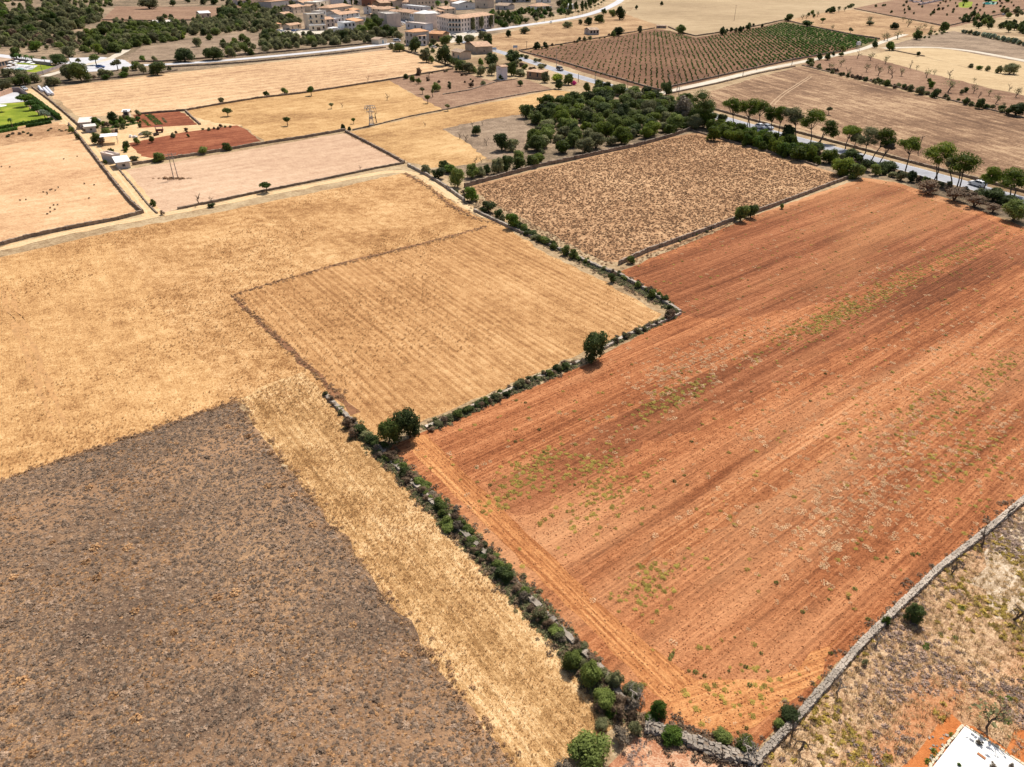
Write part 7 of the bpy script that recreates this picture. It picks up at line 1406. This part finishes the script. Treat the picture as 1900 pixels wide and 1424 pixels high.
# twin leg power support in the pinkish field
X, Y = P(326.5, 332); h = hgt(Y, 284); t = thing('twin_power_pole', 'slender twin legged power pole in the pinkish field', 'power pole', (X, Y, 0), R(28)); mb = MB()
for s in (-1, 1): mb.tube([(s*.55, 0, -.1), (s*.42, 0, h)], [.12, .09], 6)
mb.build('mast', m_pole, t); mb = MB(); mb.box(-1.5, 1.5, -.07, .07, h-.5, h-.38); mb.box(-.9, .9, -.05, .05, h-1.5, h-1.4)
[mb.tube([(x, 0, h-.38), (x, 0, h-.05)], [.07, .05], 5) for x in (-1.4, 0, 1.4)]; mb.build('crossarm', m_pole, t)
scatter('dead_weeds', 'dry brown weeds around the foot of the twin legged power pole', 'weeds', B1, np.array([(X, Y)]) + rg.normal(size=(90, 2))*np.array([1.9, .5]) + np.array([-.6, .1]), .18, .5, bpy.data.materials['verge_twigs'], rg)
# lattice pylon with transformer boxes
X, Y = P(689.5, 233); h = hgt(Y, 196); t = thing('steel_pylon', 'grey lattice steel pylon with cross arms at the edge of the yellow field', 'pylon', (X, Y, 0), R(15)); mb = MB()
def wleg(z): return .75 - (.75-.22)*z/h
c4 = ((-1, -1), (1, -1), (1, 1), (-1, 1))
for sx, sy in c4: mb.tube([(sx*wleg(0), sy*wleg(0), 0), (sx*wleg(h), sy*wleg(h), h)], [.075, .06], 4)
zs = np.linspace(0, h, 9)
for i in range(8):
    for k in range(4):
        (ax, ay), (bx_, by_) = c4[k], c4[(k+1) % 4]; z0, z1 = zs[i], zs[i+1]
        mb.tube([(ax*wleg(z0), ay*wleg(z0), z0), (bx_*wleg(z1), by_*wleg(z1), z1)], [.04, .04], 3); mb.tube([(ax*wleg(z1), ay*wleg(z1), z1), (bx_*wleg(z1), by_*wleg(z1), z1)], [.035, .035], 3)
mb.build('lattice_mast', M_['steel'], t)
for zf, wd in ((.97, 1.7), (.86, 2.0), (.70, 1.2)):
    mb = MB(); mb.box(-wd, wd, -.12, .12, h*zf, h*zf+.14); [mb.tube([(x, 0, h*zf), (x, 0, h*zf-.55)], [.08, .10], 5) for x in (-wd, -wd*.6, wd*.6, wd)]; mb.build('cross_arm', M_['steel'], t)
mb = MB(); mb.box(-.5, .5, -.75, -.35, h*.33, h*.33+.8); mb.build('transformer_box', M_['grey'], t)
mb = MB(); mb.box(-.9, .9, -.9, .9, 0, .35); mb.build('footing', m_pole, t)

# ================================================================== CARS
m_tyre = plain('tyre_rubber', (.02, .02, .02), .9, .1, 5); m_glass = plain('car_glass', (.02, .025, .03), .08, .05, 1, spec=.6); m_lampw = plain('headlight_glass', (.7, .7, .7), .2, .1, 1); m_lampr = plain('tail_lamp_red', (.4, .02, .02), .3, .1, 1); m_rim = plain('wheel_rim', (.4, .4, .42), .35, .1, 3, metal=.8)
def car_proto(van=False):
    L, W = (5.0, 1.9) if van else (4.4, 1.8); H = 2.0 if van else 1.55; pr = []
    if van: st = [(-2.5, .45, .95, 1.9), (-2.45, .35, 1.0, 1.98), (.9, .32, 1.0, 1.98), (1.5, .3, 1.02, 1.5), (1.75, .3, 1.05, 1.15), (2.35, .32, .95, .95), (2.5, .4, .75, .75)]
    else: st = [(-2.2, .45, .85, .9), (-2.1, .33, .98, 1.05), (-1.6, .3, 1.0, 1.45), (-.9, .28, 1.0, 1.55), (.3, .28, 1.0, 1.5), (1.05, .3, 1.0, 1.02), (1.9, .32, .9, .9), (2.2, .4, .65, .66)]
    body = MB(); glass = MB()
    def ring(x, zb, zs_, zt): w = W/2*(.97 if abs(x) < 1.9 else .88); wt = w*.80 if zt-zs_ > .08 else w*.97; return [(x, -w, zb), (x, -w*1.0, zs_), (x, -wt, zt), (x, wt, zt), (x, w, zs_), (x, w, zb)]
    rings = [ring(*s) for s in st]; o = 0
    for i in range(len(rings)-1):
        a, b = rings[i], rings[i+1]
        for k in range(6):
            k2 = (k+1) % 6; body.add([a[k], a[k2], b[k2], b[k]], [(0, 3, 2, 1)])
    body.add(rings[0], [(0, 1, 2, 3, 4, 5)]); body.add(rings[-1], [(5, 4, 3, 2, 1, 0)])
    V = {}; # weld
    nv = []; mp = []
    for v in body.v:
        k = tuple(round(c, 4) for c in v)
        if k not in V: V[k] = len(nv); nv.append(v)
        mp.append(V[k])
    body.v = nv; body.f = [tuple(mp[i] for i in f) for f in body.f]
    def lerp(a, b, t): return tuple(a[i]+(b[i]-a[i])*t for i in range(3))
    for i in range(len(rings)-1):                    # side glass, windscreen, rear glass set slightly proud
        a, b = rings[i], rings[i+1]
        if st[i][3]-st[i][2] > .3 or st[i+1][3]-st[i+1][2] > .3:
            for (p0, p1, sy) in ((1, 2, -1), (4, 3, 1)):
                if st[i][3]-st[i][2] > .3 and st[i+1][3]-st[i+1][2] > .3 and (not van or i >= 1):
                    q = [lerp(a[p0], a[p1], .12), lerp(b[p0], b[p1], .12), lerp(b[p0], b[p1], .85), lerp(a[p0], a[p1], .85)]; q = [(lerp(q[j], q[(j+2) % 4], .03)[0], q[j][1]+sy*.012, q[j][2]) for j in range(4)]
                    glass.add(q, [(0, 1, 2, 3) if sy < 0 else (3, 2, 1, 0)])
            if abs(st[i][3]-st[i+1][3]) > .25:
                q = [lerp(a[2], a[3], .06), lerp(a[2], a[3], .94), lerp(b[2], b[3], .94), lerp(b[2], b[3], .06)]; sx = 1 if st[i][3] > st[i+1][3] else -1
                glass.add([(x+sx*.012, y, z+.014) for x, y, z in q], [(0, 3, 2, 1)])
    wh = MB(); wh.tube([(0, -.11, 0), (0, .11, 0)], [.33, .33], 14); wh.f.append(tuple(reversed(range(14)))); wh.m.append(0)
    rim = MB(); rim.tube([(0, -.13, 0), (0, .13, 0)], [.2, .2], 10); rim.f.append(tuple(reversed(range(10)))); rim.m.append(0)
    hl = MB(); hl.box(-.05, .05, -.2, .2, -.08, .08)
    return dict(body=body.mesh('body', M_['white2']), glass=glass.mesh('window_glass', m_glass), wheel=wh.mesh('wheel', m_tyre), rim=rim.mesh('rim', m_rim), head=hl.mesh('headlight', m_lampw), tail=hl.mesh('tail_light', m_lampr), L=L, W=W)
CARP, VANP = car_proto(), car_proto(True)
def car(px, heading, col, label, van=False, group=None, name='car'):
    p = VANP if van else CARP; X, Y = P(*px); t = thing(name, label, 'van' if van else 'car', (X, Y, .06), R(heading), group)
    b = link('body', p['body'], t); b.material_slots[0].link = 'OBJECT'; b.material_slots[0].material = col
    link('window_glass', p['glass'], t)
    for x in (-1.35, 1.4):
        for y in (-.8, .8):
            w_ = link('wheel', p['wheel'], t); w_.location = (x, y*p['W']/1.8, .33); r_ = link('rim', p['rim'], w_)
    for y in (-.6, .6):
        o = link('headlight', p['head'], t); o.location = (p['L']/2-.06, y, .62 if not van else .72); o = link('tail_light', p['tail'], t); o.location = (-p['L']/2+.05, y, .78)
    return t
cw = plain('white_car_paint', (.75, .75, .77), .25, .05, 1, spec=.6); cd = plain('dark_car_paint', (.03, .035, .05), .25, .1, 1, spec=.6); cb = plain('blue_car_paint', (.03, .10, .30), .25, .1, 1, spec=.6); cs = plain('silver_car_paint', (.42, .44, .47), .3, .1, 1, spec=.6)
rdh = math.degrees(math.atan2(P(1890, 358)[1]-P(1700, 306)[1], P(1890, 358)[0]-P(1700, 306)[0]))
car((1812, 345.5), rdh+180, cw, 'white hatchback driving on the country road between the right hand pines')
rd2 = math.degrees(math.atan2(P(1500, 265)[1]-P(1400, 237)[1], P(1500, 265)[0]-P(1400, 237)[0]))
car((1411, 239), rd2, cw, 'white car on the country road behind the close pines'); car((1424, 240), rd2, cs, 'silver car on the road right behind the white one')
rd3 = math.degrees(math.atan2(P(1104, 152)[1]-P(1040, 133)[1], P(1104, 152)[0]-P(1040, 133)[0]))
car((1039, 131.5), rd3, cd, 'dark van with pale roof on the country road beside the vineyard', True, name='delivery_van')
car((187, 126.5), 10, cb, 'blue car parked in the tree shade on the plaza')
car((46, 168), -40, cs, 'silver car on the sandy lane at the corner of the pale field')
car((743, 47.5), 0, cw, 'white van parked beside the pinkish three storey house', True, name='parked_van'); car((737, 78), 0, cw, 'white truck like van parked near the blue door hut', True, name='parked_van')
car((840, 71), 0, cd, 'dark car leaving the village yard'); car((841, 65.5), 10, cs, 'silver car in the village yard behind the dark one'); car((1022, 43.5), -100, cw, 'white car driving on the ring road'); car((1862, 29), 20, cs, 'pale blue car on the walled lane at the top right')
for i, (x, y, h_) in enumerate([(754, 41.5, -70), (760, 43.5, -70), (767, 45.5, -70), (752, 40, -70), (871, 62, 20), (880, 61, 20), (890, 60, 20), (897, 59, 20), (519, 59, 40), (526, 60, 60), (536, 57, 30), (546, 59, 50), (553, 58, 60), (805, 90, 30), (832, 19, 10), (738, 40, -60)]):
    car((x, y), h_, [cs, cw, cd, cb][i % 4], ['parked silver car in the village', 'parked white car in the village', 'parked dark car in the village', 'parked blue car in the village'][i % 4], group='cars parked in the village')
# rolls of netting and earth heaps at the upper right
m_heap = plain('grey_rubble', (.26, .20, .20), .95, .4, 1.5)
for i, (x, y, r_) in enumerate([(1690, 3, 5), (1699, 5, 5), (1708, 4, 4), (1718, 1, 5), (1683, 0, 5)]):
    V, F, T = clod_src(60+i); mb = MB(); mb.v = [(a*r_, b*r_, max(0, c)*r_*.7) for a, b, c in V]; mb.f = [tuple(f) for f in F]; mb.m = [0]*len(F); o = mb.build('earth_heap', m_heap); X, Y = P(x, y); o.location = (X, Y, 0); tag(o, 'grey earth heap at the top of the orchard', 'heap', 'earth heaps')
path_wall('row_of_rolls', 'pale row of wrapped rolls at the top of the orchard', 'bale row', [(1706, 10), (1725, 6), (1748, 1)], 2.2, 1.8, bm('pale_wrap', (.52, .44, .42)), 3, .2)
